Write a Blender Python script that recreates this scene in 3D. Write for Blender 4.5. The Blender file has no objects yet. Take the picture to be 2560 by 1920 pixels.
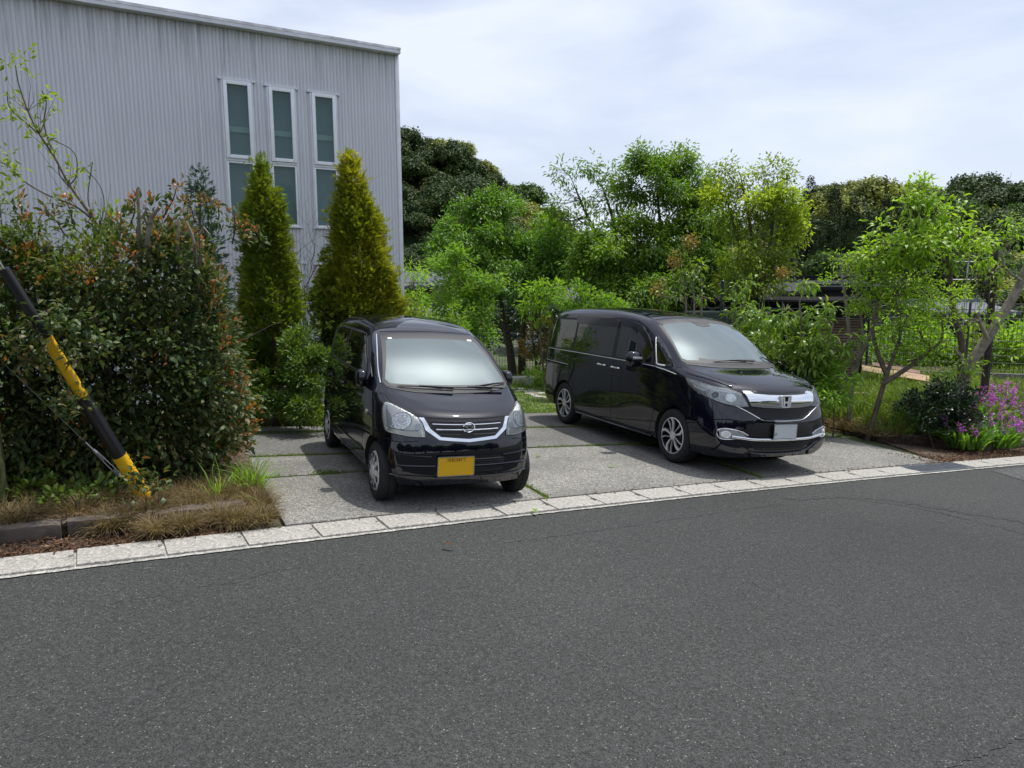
import bpy, bmesh, math, random
import numpy as np
from mathutils import Vector, Matrix, noise
from mathutils.bvhtree import BVHTree
from mathutils.geometry import delaunay_2d_cdt
R = math.radians
PI = math.pi
S = bpy.context.scene
# ---------------------------------------------------------------- camera, world, sun, exposure
CF, CP, CH, CR = 1806.0, 0.1418, 2.029, -0.004      # focal length in px at 2560 wide, pitch down, height, roll
GX, GY = -0.0518, -0.038                            # the street falls away to the right and to the back
cam = bpy.data.cameras.new('camera')
cam.sensor_width = 36.0
cam.lens = 36.0 * CF / 2560.0
cam.clip_start = 0.05
cam.clip_end = 2000
camo = bpy.data.objects.new('camera', cam)
S.collection.objects.link(camo)
camo.matrix_world = Matrix.Translation((0, 0, CH)) @ Matrix.Rotation(PI/2 - CP, 4, 'X') @ Matrix.Rotation(CR, 4, 'Z')
S.camera = camo
SUN = Vector((0.30, 0.214, 1.0)).normalized()
SUN_EL = math.asin(SUN.z)
SUN_AZ = math.atan2(SUN.x, SUN.y)
world = bpy.data.worlds.new('World')
S.world = world
world.use_nodes = True
wt = world.node_tree
for n in list(wt.nodes):
    wt.nodes.remove(n)
def wn(t, **k):
    n = wt.nodes.new(t)
    for a, b in k.items():
        setattr(n, a, b)
    return n
wo = wn('ShaderNodeOutputWorld')
wbg = wn('ShaderNodeBackground')
sky = wn('ShaderNodeTexSky', sky_type='NISHITA', sun_disc=False, sun_elevation=SUN_EL, sun_rotation=SUN_AZ, air_density=1.0, dust_density=1.6, ozone_density=1.2)
tc = wn('ShaderNodeTexCoord')
mp = wn('ShaderNodeMapping'); mp.inputs['Scale'].default_value = (1.0, 1.3, 3.2); mp.inputs['Rotation'].default_value = (0.1, 0.12, 0.6)
cn = wn('ShaderNodeTexNoise'); cn.inputs['Scale'].default_value = 2.3; cn.inputs['Detail'].default_value = 9; cn.inputs['Roughness'].default_value = 0.52; cn.inputs['Distortion'].default_value = 0.25
cr = wn('ShaderNodeValToRGB')
cr.color_ramp.elements[0].position = 0.42; cr.color_ramp.elements[0].color = (.58, .58, .58, 1)
cr.color_ramp.elements[1].position = 0.62; cr.color_ramp.elements[1].color = (1, 1, 1, 1)
mixc = wn('ShaderNodeMix', data_type='RGBA')
mixc.inputs[7].default_value = (6.5, 7.05, 8.3, 1)            # thin high cloud, before the strength below
vd = wn('ShaderNodeVectorMath', operation='DOT_PRODUCT'); vd.inputs[1].default_value = SUN
nrm = wn('ShaderNodeVectorMath', operation='NORMALIZE')
mx = wn('ShaderNodeMath', operation='MAXIMUM'); mx.inputs[1].default_value = 0
pw = wn('ShaderNodeMath', operation='POWER'); pw.inputs[1].default_value = 45
pw2 = wn('ShaderNodeMath', operation='POWER'); pw2.inputs[1].default_value = 5
ml = wn('ShaderNodeMath', operation='MULTIPLY_ADD'); ml.inputs[1].default_value = 23; 
ml2 = wn('ShaderNodeMath', operation='MULTIPLY'); ml2.inputs[1].default_value = 2.2
addc = wn('ShaderNodeMix', data_type='RGBA', blend_type='ADD'); addc.inputs[0].default_value = 1
L = wt.links.new
L(tc.outputs['Generated'], mp.inputs[0]); L(mp.outputs[0], cn.inputs['Vector']); L(cn.outputs['Fac'], cr.inputs[0])
L(cr.outputs[0], mixc.inputs[0]); L(sky.outputs[0], mixc.inputs[6])
L(tc.outputs['Generated'], nrm.inputs[0]); L(nrm.outputs[0], vd.inputs[0]); L(vd.outputs['Value'], mx.inputs[0])
L(mx.outputs[0], pw.inputs[0]); L(mx.outputs[0], pw2.inputs[0]); L(pw2.outputs[0], ml2.inputs[0]); L(pw.outputs[0], ml.inputs[0]); L(ml2.outputs[0], ml.inputs[2])
L(mixc.outputs[2], addc.inputs[6]); L(ml.outputs[0], addc.inputs[7])
L(addc.outputs[2], wbg.inputs['Color']); wbg.inputs['Strength'].default_value = 0.123
L(wbg.outputs[0], wo.inputs['Surface'])
sun = bpy.data.lights.new('sun', 'SUN')
sun.energy = 3.9; sun.angle = R(1.2); sun.color = (1.0, 0.965, 0.91)
suno = bpy.data.objects.new('sun', sun)
S.collection.objects.link(suno)
suno.rotation_euler = (-SUN).to_track_quat('-Z', 'Y').to_euler()
S.view_settings.view_transform = 'Standard'
S.view_settings.look = 'None'
S.view_settings.exposure = 0.08
S.view_settings.gamma = 1.0
S.render.engine = 'CYCLES'
S.cycles.max_bounces = 6; S.cycles.diffuse_bounces = 3; S.cycles.glossy_bounces = 3; S.cycles.transmission_bounces = 4; S.cycles.transparent_max_bounces = 6
S.cycles.caustics_reflective = False; S.cycles.caustics_refractive = False
S.cycles.sample_clamp_indirect = 4

# ---------------------------------------------------------------- plan helpers: a point of the survey photo and a distance give a place on site
def ray(u, v):                                       # u, v on a 2212 px wide print
    X0, Y0 = u*1.15732 - 1280, v*1.15732 - 960
    c, s = math.cos(CR), math.sin(CR)
    X, Y = c*X0 + s*Y0, -s*X0 + c*Y0
    d = (X/CF, 1.0, -Y/CF)
    cp, sp = math.cos(CP), math.sin(CP)
    return Vector((d[0], d[1]*cp + d[2]*sp, -d[1]*sp + d[2]*cp))
def PT(u, v, Y):
    d = ray(u, v); t = Y/d.y
    return Vector((0, 0, CH)) + t*d
def sat(x, lim):
    return x if abs(x) < lim else math.copysign(lim + (1 - math.exp(-(abs(x)-lim)/20))*20, x)
def gz(x, y):
    return GX*sat(x, 45) + GY*(sat(y, 45) - 6)
def GP(u, v, off=0):
    d = ray(u, v)
    t = (CH + 6*GY - off)/(GX*d.x + GY*d.y - d.z)
    return Vector((0, 0, CH)) + t*d
def GY_at(u, Y):                                     # ground point under column u at distance Y
    x = ray(u, 700).x/ray(u, 700).y*Y
    return Vector((x, Y, gz(x, Y)))

# ---------------------------------------------------------------- object helpers
def link(o, parent=None):
    S.collection.objects.link(o)
    if parent is not None:
        o.parent = parent
    return o
def tag(o, label=None, cat=None, group=None, kind=None):
    if label: o['label'] = label
    if cat: o['category'] = cat
    if group: o['group'] = group
    if kind: o['kind'] = kind
    return o
def empty(name, loc, label=None, cat=None, group=None, rz=0, parent=None):
    o = bpy.data.objects.new(name, None)
    o.empty_display_size = 0.2
    o.location = loc; o.rotation_euler = (0, 0, rz)
    link(o, parent)
    return tag(o, label, cat, group)
class MB:
    """mesh buffer: everything added becomes one mesh object"""
    def __init__(s):
        s.v = []; s.f = []; s.m = []; s.n = 0
    def add(s, vs, fs, mi=0):
        n = s.n
        s.v.extend([tuple(p) for p in vs]); s.n += len(vs)
        for f in fs:
            s.f.append(tuple(i+n for i in f)); s.m.append(mi)
    def box(s, c, size, rot=None, mi=0, taper=1.0):
        M = rot if rot is not None else Matrix.Identity(3)
        vs = []
        for z in (-.5, .5):
            k = 1.0 if z < 0 else taper
            for x, y in ((-.5, -.5), (.5, -.5), (.5, .5), (-.5, .5)):
                vs.append(Vector(c) + M @ Vector((x*size[0]*k, y*size[1]*k, z*size[2])))
        s.add(vs, [(3, 2, 1, 0), (4, 5, 6, 7), (0, 1, 5, 4), (1, 2, 6, 5), (2, 3, 7, 6), (3, 0, 4, 7)], mi)
    def tube(s, pts, rad, n=6, mi=0, cap=True):
        pts = [Vector(p) for p in pts]
        if not hasattr(rad, '__len__'): rad = [rad]*len(pts)
        rings = []
        up = Vector((0, 0, 1))
        prev = None
        vs = []
        for i, p in enumerate(pts):
            t = (pts[min(i+1, len(pts)-1)] - pts[max(i-1, 0)])
            if t.length < 1e-9: t = Vector((0, 0, 1))
            t.normalize()
            if prev is None:
                a = t.cross(Vector((0, 1, 0)) if abs(t.y) < .9 else Vector((1, 0, 0))).normalized()
            else:
                a = (prev - t*prev.dot(t))
                a = a.normalized() if a.length > 1e-6 else t.orthogonal().normalized()
            prev = a
            b = t.cross(a)
            for k in range(n):
                w = 2*PI*k/n
                vs.append(p + rad[i]*(math.cos(w)*a + math.sin(w)*b))
        fs = []
        for i in range(len(pts)-1):
            for k in range(n):
                k2 = (k+1) % n
                fs.append((i*n+k, i*n+k2, (i+1)*n+k2, (i+1)*n+k))
        if cap:
            fs.append(tuple(reversed(range(n))))
            fs.append(tuple((len(pts)-1)*n+k for k in range(n)))
        s.add(vs, fs, mi)
    def lathe(s, prof, n=32, mi=0, M=None):
        """prof: (r, y) about the y axis"""
        vs = []
        for k in range(n):
            w = 2*PI*k/n
            for r, y in prof:
                p = Vector((r*math.cos(w), y, r*math.sin(w)))
                vs.append(M @ p if M else p)
        m = len(prof); fs = []
        for k in range(n):
            k2 = (k+1) % n
            for i in range(m-1):
                fs.append((k*m+i, k*m+i+1, k2*m+i+1, k2*m+i))
        s.add(vs, fs, mi)
    def prism(s, poly, y0, y1, mi=0, M=None):
        """poly: (x, z) outline pushed along y"""
        n = len(poly)
        vs = [Vector((x, y0, z)) for x, z in poly] + [Vector((x, y1, z)) for x, z in poly]
        if M: vs = [M @ p for p in vs]
        s.add(vs, [tuple(range(n)), tuple(reversed(range(n, 2*n)))] + [(i, i+n, (i+1) % n + n, (i+1) % n) for i in range(n)], mi)
    def build(s, name, mats, parent=None, smooth=False, bevel=0, sharp=None):
        me = bpy.data.meshes.new(name)
        me.from_pydata(s.v, [], s.f)
        if not isinstance(mats, (list, tuple)): mats = [mats]
        for m in mats: me.materials.append(m)
        if len(mats) > 1: me.polygons.foreach_set('material_index', s.m)
        bm = bmesh.new(); bm.from_mesh(me)
        bmesh.ops.recalc_face_normals(bm, faces=bm.faces)
        if bevel:
            es = [e for e in bm.edges if len(e.link_faces) == 2 and e.calc_face_angle(0) > .6]
            bmesh.ops.bevel(bm, geom=es, offset=bevel, segments=2, affect='EDGES', profile=.6)
        bm.to_mesh(me); bm.free()
        if smooth or bevel:
            me.polygons.foreach_set('use_smooth', [True]*len(me.polygons))
            me.set_sharp_from_angle(angle=sharp if sharp else R(38))
        me.update()
        return link(bpy.data.objects.new(name, me), parent)
def copy_tree(o, parent=None):
    c = o.copy(); link(c); 
    if parent is not None: c.parent = parent
    for ch in o.children: copy_tree(ch, c)
    return c

# ---------------------------------------------------------------- materials
def newmat(name):
    m = bpy.data.materials.new(name); m.use_nodes = True
    return m, m.node_tree, m.node_tree.nodes['Principled BSDF']
def N(nt, t, **k):
    n = nt.nodes.new(t)
    for a, b in k.items(): setattr(n, a, b)
    return n
def ramp(nt, stops, interp='LINEAR'):
    n = nt.nodes.new('ShaderNodeValToRGB'); cr = n.color_ramp; cr.interpolation = interp
    while len(cr.elements) < len(stops): cr.elements.new(.5)
    for e, (p, c) in zip(cr.elements, stops):
        e.position = p; e.color = (*c, 1) if len(c) == 3 else c
    return n
def plain(name, col, rough=.5, metal=0, spec=.5, coat=0, coatr=.03, var=0, scale=8, bump=0, ior=None):
    m, nt, b = newmat(name)
    b.inputs['Base Color'].default_value = (*col, 1); b.inputs['Roughness'].default_value = rough
    b.inputs['Metallic'].default_value = metal; b.inputs['Specular IOR Level'].default_value = spec
    b.inputs['Coat IOR'].default_value = 1.62; b.inputs['Coat Weight'].default_value = coat; b.inputs['Coat Roughness'].default_value = coatr
    if ior: b.inputs['IOR'].default_value = ior
    if var or bump:
        t = N(nt, 'ShaderNodeTexCoord'); no = N(nt, 'ShaderNodeTexNoise')
        no.inputs['Scale'].default_value = scale; no.inputs['Detail'].default_value = 6
        nt.links.new(t.outputs['Object'], no.inputs['Vector'])
        if var:
            r = ramp(nt, [(.25, tuple(c*(1-var) for c in col)), (.75, tuple(min(1, c*(1+var)) for c in col))])
            nt.links.new(no.outputs['Fac'], r.inputs[0]); nt.links.new(r.outputs[0], b.inputs['Base Color'])
        if bump:
            bp = N(nt, 'ShaderNodeBump'); bp.inputs['Strength'].default_value = bump; bp.inputs['Distance'].default_value = .01
            nt.links.new(no.outputs['Fac'], bp.inputs['Height']); nt.links.new(bp.outputs[0], b.inputs['Normal'])
    return m
def aggregate(name, base, dark, light, scale, fleck, fl_amt, rough=.9, big=.25, bigscale=.5, bump=.5, stain=None):
    """stone-speckled surface: asphalt and exposed concrete"""
    m, nt, b = newmat(name); l = nt.links.new
    t = N(nt, 'ShaderNodeTexCoord')
    vo = N(nt, 'ShaderNodeTexVoronoi'); vo.inputs['Scale'].default_value = scale
    sep = N(nt, 'ShaderNodeSeparateColor')
    l(t.outputs['Object'], vo.inputs['Vector']); l(vo.outputs['Color'], sep.inputs[0])
    r = ramp(nt, [(0, dark), (.45, base), (.8, light), (1-fl_amt, light), (min(1, 1-fl_amt+.004), fleck)])
    l(sep.outputs[0], r.inputs[0])
    n2 = N(nt, 'ShaderNodeTexNoise'); n2.inputs['Scale'].default_value = scale*.22; n2.inputs['Detail'].default_value = 3
    l(t.outputs['Object'], n2.inputs['Vector'])
    r2 = ramp(nt, [(.3, (.72,)*3), (.7, (1.25,)*3)]); l(n2.outputs['Fac'], r2.inputs[0])
    n3 = N(nt, 'ShaderNodeTexNoise'); n3.inputs['Scale'].default_value = bigscale; n3.inputs['Detail'].default_value = 5; n3.inputs['Distortion'].default_value = .4
    l(t.outputs['Object'], n3.inputs['Vector'])
    r3 = ramp(nt, [(.3, (1-big, 1-big, 1-big)), (.7, (1+big, 1+big*.98, 1+big*.93))]); l(n3.outputs['Fac'], r3.inputs[0])
    m1 = N(nt, 'ShaderNodeMix', data_type='RGBA', blend_type='MULTIPLY'); m1.inputs[0].default_value = 1
    m2 = N(nt, 'ShaderNodeMix', data_type='RGBA', blend_type='MULTIPLY'); m2.inputs[0].default_value = 1
    l(r.outputs[0], m1.inputs[6]); l(r2.outputs[0], m1.inputs[7]); l(m1.outputs[2], m2.inputs[6]); l(r3.outputs[0], m2.inputs[7])
    out = m2.outputs[2]
    if stain:
        n4 = N(nt, 'ShaderNodeTexNoise'); n4.inputs['Scale'].default_value = stain[1]; n4.inputs['Detail'].default_value = 8; n4.inputs['Roughness'].default_value = .7
        l(t.outputs['Object'], n4.inputs['Vector'])
        r4 = ramp(nt, [(.52, (0, 0, 0)), (.66, (.8, .8, .8))]); l(n4.outputs['Fac'], r4.inputs[0])
        m4 = N(nt, 'ShaderNodeMix', data_type='RGBA'); m4.inputs[7].default_value = (*stain[0], 1)
        l(r4.outputs[0], m4.inputs[0]); l(out, m4.inputs[6]); out = m4.outputs[2]
    l(out, b.inputs['Base Color'])
    b.inputs['Roughness'].default_value = rough; b.inputs['Specular IOR Level'].default_value = .3
    bp = N(nt, 'ShaderNodeBump'); bp.inputs['Strength'].default_value = bump; bp.inputs['Distance'].default_value = .004
    l(vo.outputs['Distance'], bp.inputs['Height']); l(bp.outputs[0], b.inputs['Normal'])
    return m
def leafmat(name, stops, rough=.45, trans=.3, noise_scale=.9, spec=.4, nvar=.35):
    """stops: colours of the leaves, one picked per leaf; slow noise makes whole sprays older or younger"""
    m, nt, b = newmat(name); l = nt.links.new
    g = N(nt, 'ShaderNodeNewGeometry'); t = N(nt, 'ShaderNodeTexCoord')
    no = N(nt, 'ShaderNodeTexNoise'); no.inputs['Scale'].default_value = noise_scale; no.inputs['Detail'].default_value = 2
    l(t.outputs['Object'], no.inputs['Vector'])
    ma = N(nt, 'ShaderNodeMath', operation='MULTIPLY_ADD'); ma.inputs[1].default_value = 1-nvar
    mb = N(nt, 'ShaderNodeMath', operation='MULTIPLY_ADD'); mb.inputs[1].default_value = nvar*2.2; mb.inputs[2].default_value = -nvar*.6
    l(no.outputs['Fac'], mb.inputs[0]); l(g.outputs['Random Per Island'], ma.inputs[0]); l(mb.outputs[0], ma.inputs[2])
    r = ramp(nt, stops); l(ma.outputs[0], r.inputs[0])
    l(r.outputs[0], b.inputs['Base Color']); b.inputs['Roughness'].default_value = rough; b.inputs['Specular IOR Level'].default_value = spec
    tr = N(nt, 'ShaderNodeBsdfTranslucent')
    br = N(nt, 'ShaderNodeMix', data_type='RGBA', blend_type='MULTIPLY'); br.inputs[0].default_value = 1; br.inputs[7].default_value = (2.0, 2.1, .9, 1)
    l(r.outputs[0], br.inputs[6]); l(br.outputs[2], tr.inputs['Color'])
    mixs = N(nt, 'ShaderNodeMixShader'); mixs.inputs[0].default_value = trans
    out = nt.nodes['Material Output']
    l(b.outputs[0], mixs.inputs[1]); l(tr.outputs[0], mixs.inputs[2]); l(mixs.outputs[0], out.inputs['Surface'])
    return m
M = {}
M['asphalt'] = aggregate('asphalt', (.038, .0402, .0385), (.018, .019, .018), (.058, .0605, .058), 190, (.19, .187, .172), .011, big=.22, bigscale=.28, bump=.5)
M['asphalt_new'] = aggregate('asphalt_new', (.06, .061, .062), (.025, .026, .027), (.09, .09, .088), 110, (.4, .38, .35), .015, big=.1, bump=.7)
M['slab_light'] = aggregate('washed_concrete', (.185, .180, .162), (.085, .083, .076), (.255, .249, .228), 120, (.42, .41, .37), .04, big=.22, bigscale=1.1, bump=.7, stain=((.15, .148, .13), 1.7))
M['slab_dark'] = aggregate('old_concrete', (.128, .127, .118), (.09, .089, .082), (.158, .156, .146), 130, (.36, .35, .33), .03, big=.22, bigscale=.9, bump=.3, stain=((.11, .11, .098), 1.3))
M['kerb'] = aggregate('kerb_concrete', (.36, .345, .315), (.25, .24, .215), (.42, .405, .37), 150, (.18, .175, .16), .04, big=.16, bigscale=1.5, bump=.5, stain=((.27, .255, .22), 2.6))
M['mortar'] = aggregate('mortar', (.34, .33, .30), (.20, .195, .175), (.42, .41, .37), 90, (.2, .2, .18), .08, big=.2, bigscale=3, bump=.6)
M['soil'] = aggregate('soil', (.075, .052, .036), (.03, .022, .016), (.12, .085, .06), 45, (.22, .17, .12), .05, big=.35, bigscale=1.5, bump=1)
M['crack'] = plain('crack_tar', (.018, .018, .018), .9)
M['bark'] = plain('bark', (.115, .09, .068), .9, var=.45, scale=14, bump=.8)
M['bark_dark'] = plain('dark_bark', (.045, .035, .028), .9, var=.5, scale=14, bump=.8)
M['bark_pale'] = plain('pale_bark', (.22, .19, .15), .85, var=.45, scale=11, bump=.7)
M['timber'] = plain('weathered_timber', (.085, .068, .055), .9, var=.55, scale=9, bump=.9)
# ================================================================= ground, road, gutter, driveway
def sheet(name, poly, off, mat, kind='structure', sub=.6, thick=0, bevel=0):
    """polygon (x, y) laid on the slope, off above it"""
    pts = [Vector(p[:2]) for p in poly]
    if thick:
        mb = MB(); n = len(pts)
        top = [Vector((p.x, p.y, gz(p.x, p.y)+off)) for p in pts]
        bot = [Vector((p.x, p.y, gz(p.x, p.y)+off-thick)) for p in pts]
        mb.add(top+bot, [tuple(range(n))]+[(i, (i+1) % n, (i+1) % n+n, i+n) for i in range(n)])
        o = mb.build(name, mat, bevel=bevel)
    else:
        mb = MB(); mb.add([Vector((p.x, p.y, gz(p.x, p.y)+off)) for p in pts], [tuple(range(len(pts)))])
        o = mb.build(name, mat)
    if o.data.polygons[0].normal.z < 0: o.data.flip_normals()
    return tag(o, kind=kind)
def gridground():
    def axis(lim):
        a = [0.0]; st = .8
        while a[-1] < lim: a.append(a[-1]+st); st *= 1.13
        return [-x for x in reversed(a[1:])] + a
    xs, ys = axis(600), axis(600)
    vs = []; nx = len(xs)
    for y in ys:
        for x in xs:
            b = 0
            r = math.hypot(x, y)
            vs.append((x, y, gz(x, y) - .006 - (0 if r < 24 else 0)))
    fs = [(j*nx+i, j*nx+i+1, (j+1)*nx+i+1, (j+1)*nx+i) for j in range(len(ys)-1) for i in range(nx-1)]
    mb = MB(); mb.add(vs, fs)
    return tag(mb.build('ground', M['grassy_soil']), kind='structure')
def grassy():
    m, nt, b = newmat('grassy_soil'); l = nt.links.new
    t = N(nt, 'ShaderNodeTexCoord')
    a = N(nt, 'ShaderNodeTexNoise'); a.inputs['Scale'].default_value = .8; a.inputs['Detail'].default_value = 6
    c = N(nt, 'ShaderNodeTexNoise'); c.inputs['Scale'].default_value = 40; c.inputs['Detail'].default_value = 4
    l(t.outputs['Object'], a.inputs['Vector']); l(t.outputs['Object'], c.inputs['Vector'])
    r1 = ramp(nt, [(.35, (.06, .045, .03)), (.55, (.05, .07, .022)), (.75, (.075, .11, .03))]); l(a.outputs['Fac'], r1.inputs[0])
    r2 = ramp(nt, [(.3, (.6,)*3), (.7, (1.4,)*3)]); l(c.outputs['Fac'], r2.inputs[0])
    mm = N(nt, 'ShaderNodeMix', data_type='RGBA', blend_type='MULTIPLY'); mm.inputs[0].default_value = 1
    l(r1.outputs[0], mm.inputs[6]); l(r2.outputs[0], mm.inputs[7]); l(mm.outputs[2], b.inputs['Base Color']); b.inputs['Roughness'].default_value = .95
    return m
M['grassy_soil'] = grassy()
M['lawn'] = aggregate('lawn_soil', (.085, .13, .035), (.05, .075, .02), (.13, .19, .05), 60, (.18, .16, .07), .08, big=.3, bigscale=1.2, bump=.6)
gridground()
# kerb line (road-side edge of the gutter), from survey
KP = [(-31.0, -13.5), (-16.5, -4.3), (-8.0, 1.15), (-3.15, 4.22), (-1.44, 5.22), (0, 6.04), (3.02, 7.66), (7.04, 9.68), (12.6, 12.45), (24, 18.0), (45, 28.2)]
def crpts(P, n=12):
    out = []
    for i in range(len(P)-1):
        p0 = Vector(P[max(i-1, 0)]); p1 = Vector(P[i]); p2 = Vector(P[i+1]); p3 = Vector(P[min(i+2, len(P)-1)])
        if i == 0: p0 = 2*p1-p2
        if i == len(P)-2: p3 = 2*p2-p1
        d = (p2-p1).length
        m1 = (p2-p0)/((p2-p0).length)*d; m2 = (p3-p1)/((p3-p1).length)*d
        for k in range(n):
            t = k/n; t2 = t*t; t3 = t2*t
            out.append((2*t3-3*t2+1)*p1+(t3-2*t2+t)*m1+(-2*t3+3*t2)*p2+(t3-t2)*m2)
    out.append(Vector(P[-1]))
    return out
KL = crpts([Vector(p) for p in KP], 10)
KS = [0.0]
for a, b in zip(KL, KL[1:]): KS.append(KS[-1]+(b-a).length)
K0 = min(range(len(KL)), key=lambda i: (KL[i]-Vector((0, 6.04))).length)
K0 = KS[K0]
def kerb(s, d=0.0):
    """s metres along the gutter from the middle of the picture, d metres towards the houses"""
    s += K0
    i = max(0, min(len(KS)-2, next((k for k in range(len(KS)-1) if KS[k+1] >= s), len(KS)-2)))
    t = (s-KS[i])/(KS[i+1]-KS[i]); p = KL[i].lerp(KL[i+1], t)
    a = KL[i+1]-KL[i]; a.normalize()
    return Vector((p.x-a.y*d, p.y+a.x*d)), math.atan2(a.y, a.x)
def slope_matrix(x, y, yaw, off=0):
    n = Vector((-GX, -GY, 1)).normalized()
    F = Vector((math.cos(yaw), math.sin(yaw), 0)); F.z = GX*F.x+GY*F.y; F.normalize()
    Lv = n.cross(F)
    return Matrix(((F.x, Lv.x, n.x, x), (F.y, Lv.y, n.y, y), (F.z, Lv.z, n.z, gz(x, y)+off), (0, 0, 0, 1)))
SS = [i*1.0 for i in range(-30, 45)]
def strip_sheet(name, d0, d1, off, mat, s0=-30, s1=44, jag=0, seed=0, step=1.0):
    rnd = random.Random(seed); mb = MB(); n = int((s1-s0)/step)+1; vs = []
    for i in range(n):
        s = s0+(s1-s0)*i/(n-1)
        for d in (d0+(rnd.uniform(-jag, jag) if jag else 0), d1):
            p, _ = kerb(s, d); vs.append((p.x, p.y, gz(p.x, p.y)+off))
    mb.add(vs, [(2*i, 2*i+2, 2*i+3, 2*i+1) for i in range(n-1)])
    o = mb.build(name, mat)
    if o.data.polygons[0].normal.z < 0: o.data.flip_normals()
    return tag(o, kind='structure')
strip_sheet('road', -8.2, 0.02, .004, M['asphalt'])
strip_sheet('road_edge_mortar', -.028, .02, .012, M['mortar'], s0=-9, s1=16, jag=.006, step=.05, seed=3)
strip_sheet('gutter_bed', .0, .40, .010, M['mortar'], s0=-12, s1=22)
def ribbon(name, pts, w, off, mat, seed=0, jit=.02, sub=14, kind='structure'):
    rnd = random.Random(seed); P = crpts([Vector(p[:2]) for p in pts], sub); vs = []
    for i, p in enumerate(P):
        a = (P[min(i+1, len(P)-1)]-P[max(i-1, 0)]).normalized(); nn = Vector((-a.y, a.x))
        q = p+nn*rnd.uniform(-jit, jit); ww = w*rnd.uniform(.3, 1.3)
        if i in (0, len(P)-1): ww = w*.1
        for k in (-.5, .5):
            r = q+nn*ww*k; vs.append((r.x, r.y, gz(r.x, r.y)+off))
    mb = MB(); mb.add(vs, [(2*i, 2*i+2, 2*i+3, 2*i+1) for i in range(len(P)-1)])
    o = mb.build(name, mat)
    if o.data.polygons[0].normal.z < 0: o.data.flip_normals()
    return tag(o, kind=kind)
k = 1/1.15732
def g2(u, v):
    p = GP(u*k, v*k); return (p.x, p.y)
ribbon('road_crack', [g2(492, 1470), g2(600, 1456), g2(680, 1432), g2(764, 1420)], .005, .008, M['crack'], 1, .012)
ribbon('road_crack', [g2(240, 1520), g2(330, 1502), g2(420, 1490)], .004, .008, M['crack'], 7)
ribbon('road_crack', [g2(1250, 1362), g2(1450, 1335), g2(1627, 1308), g2(1830, 1279), g2(1960, 1262)], .006, .008, M['crack'], 2, .02, 30)
ribbon('road_crack', [g2(2150, 1252), g2(2270, 1268), g2(2380, 1291), g2(2560, 1337), g2(2640, 1372)], .012, .008, M['crack'], 4, .025, 22)
mdust = aggregate('dusty_asphalt', (.040, .043, .042), (.02, .022, .021), (.058, .061, .059), 170, (.25, .25, .23), .016, big=.1, bump=.8)
ribbon('road_scuff', [g2(1960, 1247), g2(2110, 1243), g2(2240, 1253), g2(2400, 1280), g2(2560, 1306), g2(2640, 1330)], .16, .007, mdust, 6, .01, 16)
ribbon('road_scuff', [g2(2330, 1935), g2(2440, 1890), g2(2560, 1842), g2(2640, 1815)], .03, .007, mdust, 5, .006, 16)
sheet('road_patch', [g2(2478, 1178), g2(2640, 1158), g2(2700, 1185), g2(2560, 1203)], .0085, M['asphalt_new'])
# gutter covers: concrete slabs with a lifting notch
mb = MB(); w_, l_ = .325, .515
nt_ = [(-l_/2, 0), (l_/2, 0), (l_/2, .12), (l_/2-.03, .135), (l_/2-.03, .215), (l_/2, .23), (l_/2, w_), (-l_/2, w_)]
mb.add([(x, y, z) for z in (.028, -.04) for x, y in nt_], [tuple(range(8)), tuple(range(15, 7, -1))]+[(i, i+8, (i+1) % 8+8, (i+1) % 8) for i in range(8)])
cover = mb.build('gutter_cover', M['kerb'], bevel=.005)
tag(cover, 'pale concrete gutter cover with a lifting notch, in the row along the road edge', 'gutter cover', 'concrete gutter covers along the road edge')
gs = G_S = None
joint0 = .47
nc = 0
rndk = random.Random(5)
mk = plain('rusty_grate', (.20, .22, .25), .5, .7, var=.3, scale=20)
for i in range(-16, 24):
    s = joint0+.53*(i+.5)
    if 5.75 < s < 6.75: continue
    p, yaw = kerb(s, .012)
    o = cover if nc == 0 else cover.copy()
    if nc: link(o)
    nc += 1
    k_ = (9-(i+1)) if s < 6.2 else (i-12+2)
    kn = int(round((5.75-s)/.53+.5)) if s < 6.2 else int(round((s-6.75)/.53+.5))
    ON = ['zeroth', 'first', 'second', 'third', 'fourth', 'fifth', 'sixth', 'seventh', 'eighth', 'ninth', 'tenth', 'eleventh', 'twelfth', 'thirteenth', 'fourteenth', 'fifteenth', 'sixteenth', 'seventeenth', 'eighteenth', 'nineteenth', 'twentieth', 'twenty-first', 'twenty-second', 'twenty-third', 'twenty-fourth', 'twenty-fifth', 'twenty-sixth', 'twenty-seventh', 'twenty-eighth', 'twenty-ninth', 'thirtieth']
    kn = max(1, min(30, kn))
    o['label'] = '%s pale concrete gutter cover to the %s of the steel drain grating' % (ON[kn], 'left' if s < 6.2 else 'right')
    o.matrix_world = slope_matrix(p.x, p.y, yaw+rndk.uniform(-.006, .006), rndk.uniform(-.002, .002))
# steel grating
pg, yawg = kerb(6.27, .012)
gr = empty('drain_grate', (0, 0, 0), 'galvanised steel drain grating let into the gutter at the right', 'drain grate')
gr.matrix_world = slope_matrix(pg.x, pg.y, yawg)
mb = MB()
for sx in (-.53, .53): mb.box((sx, .165, .0), (.02, .33, .05))
for sy in (.01, .32): mb.box((0, sy, .0), (1.04, .02, .0498))
mb.build('frame', mk, gr)
mb = MB()
for i in range(52): mb.box((-.51+i*.02, .165, .002), (.006, .29, .04))
for j in range(5): mb.box((0, .05+j*.058, .006), (1.03, .005, .036))
mb.build('bars', mk, gr)
mb = MB(); mb.box((0, .165, -.035), (1.04, .31, .004)); mb.build('pit', plain('pit_dark', (.02, .02, .02), .9), gr)

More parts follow.
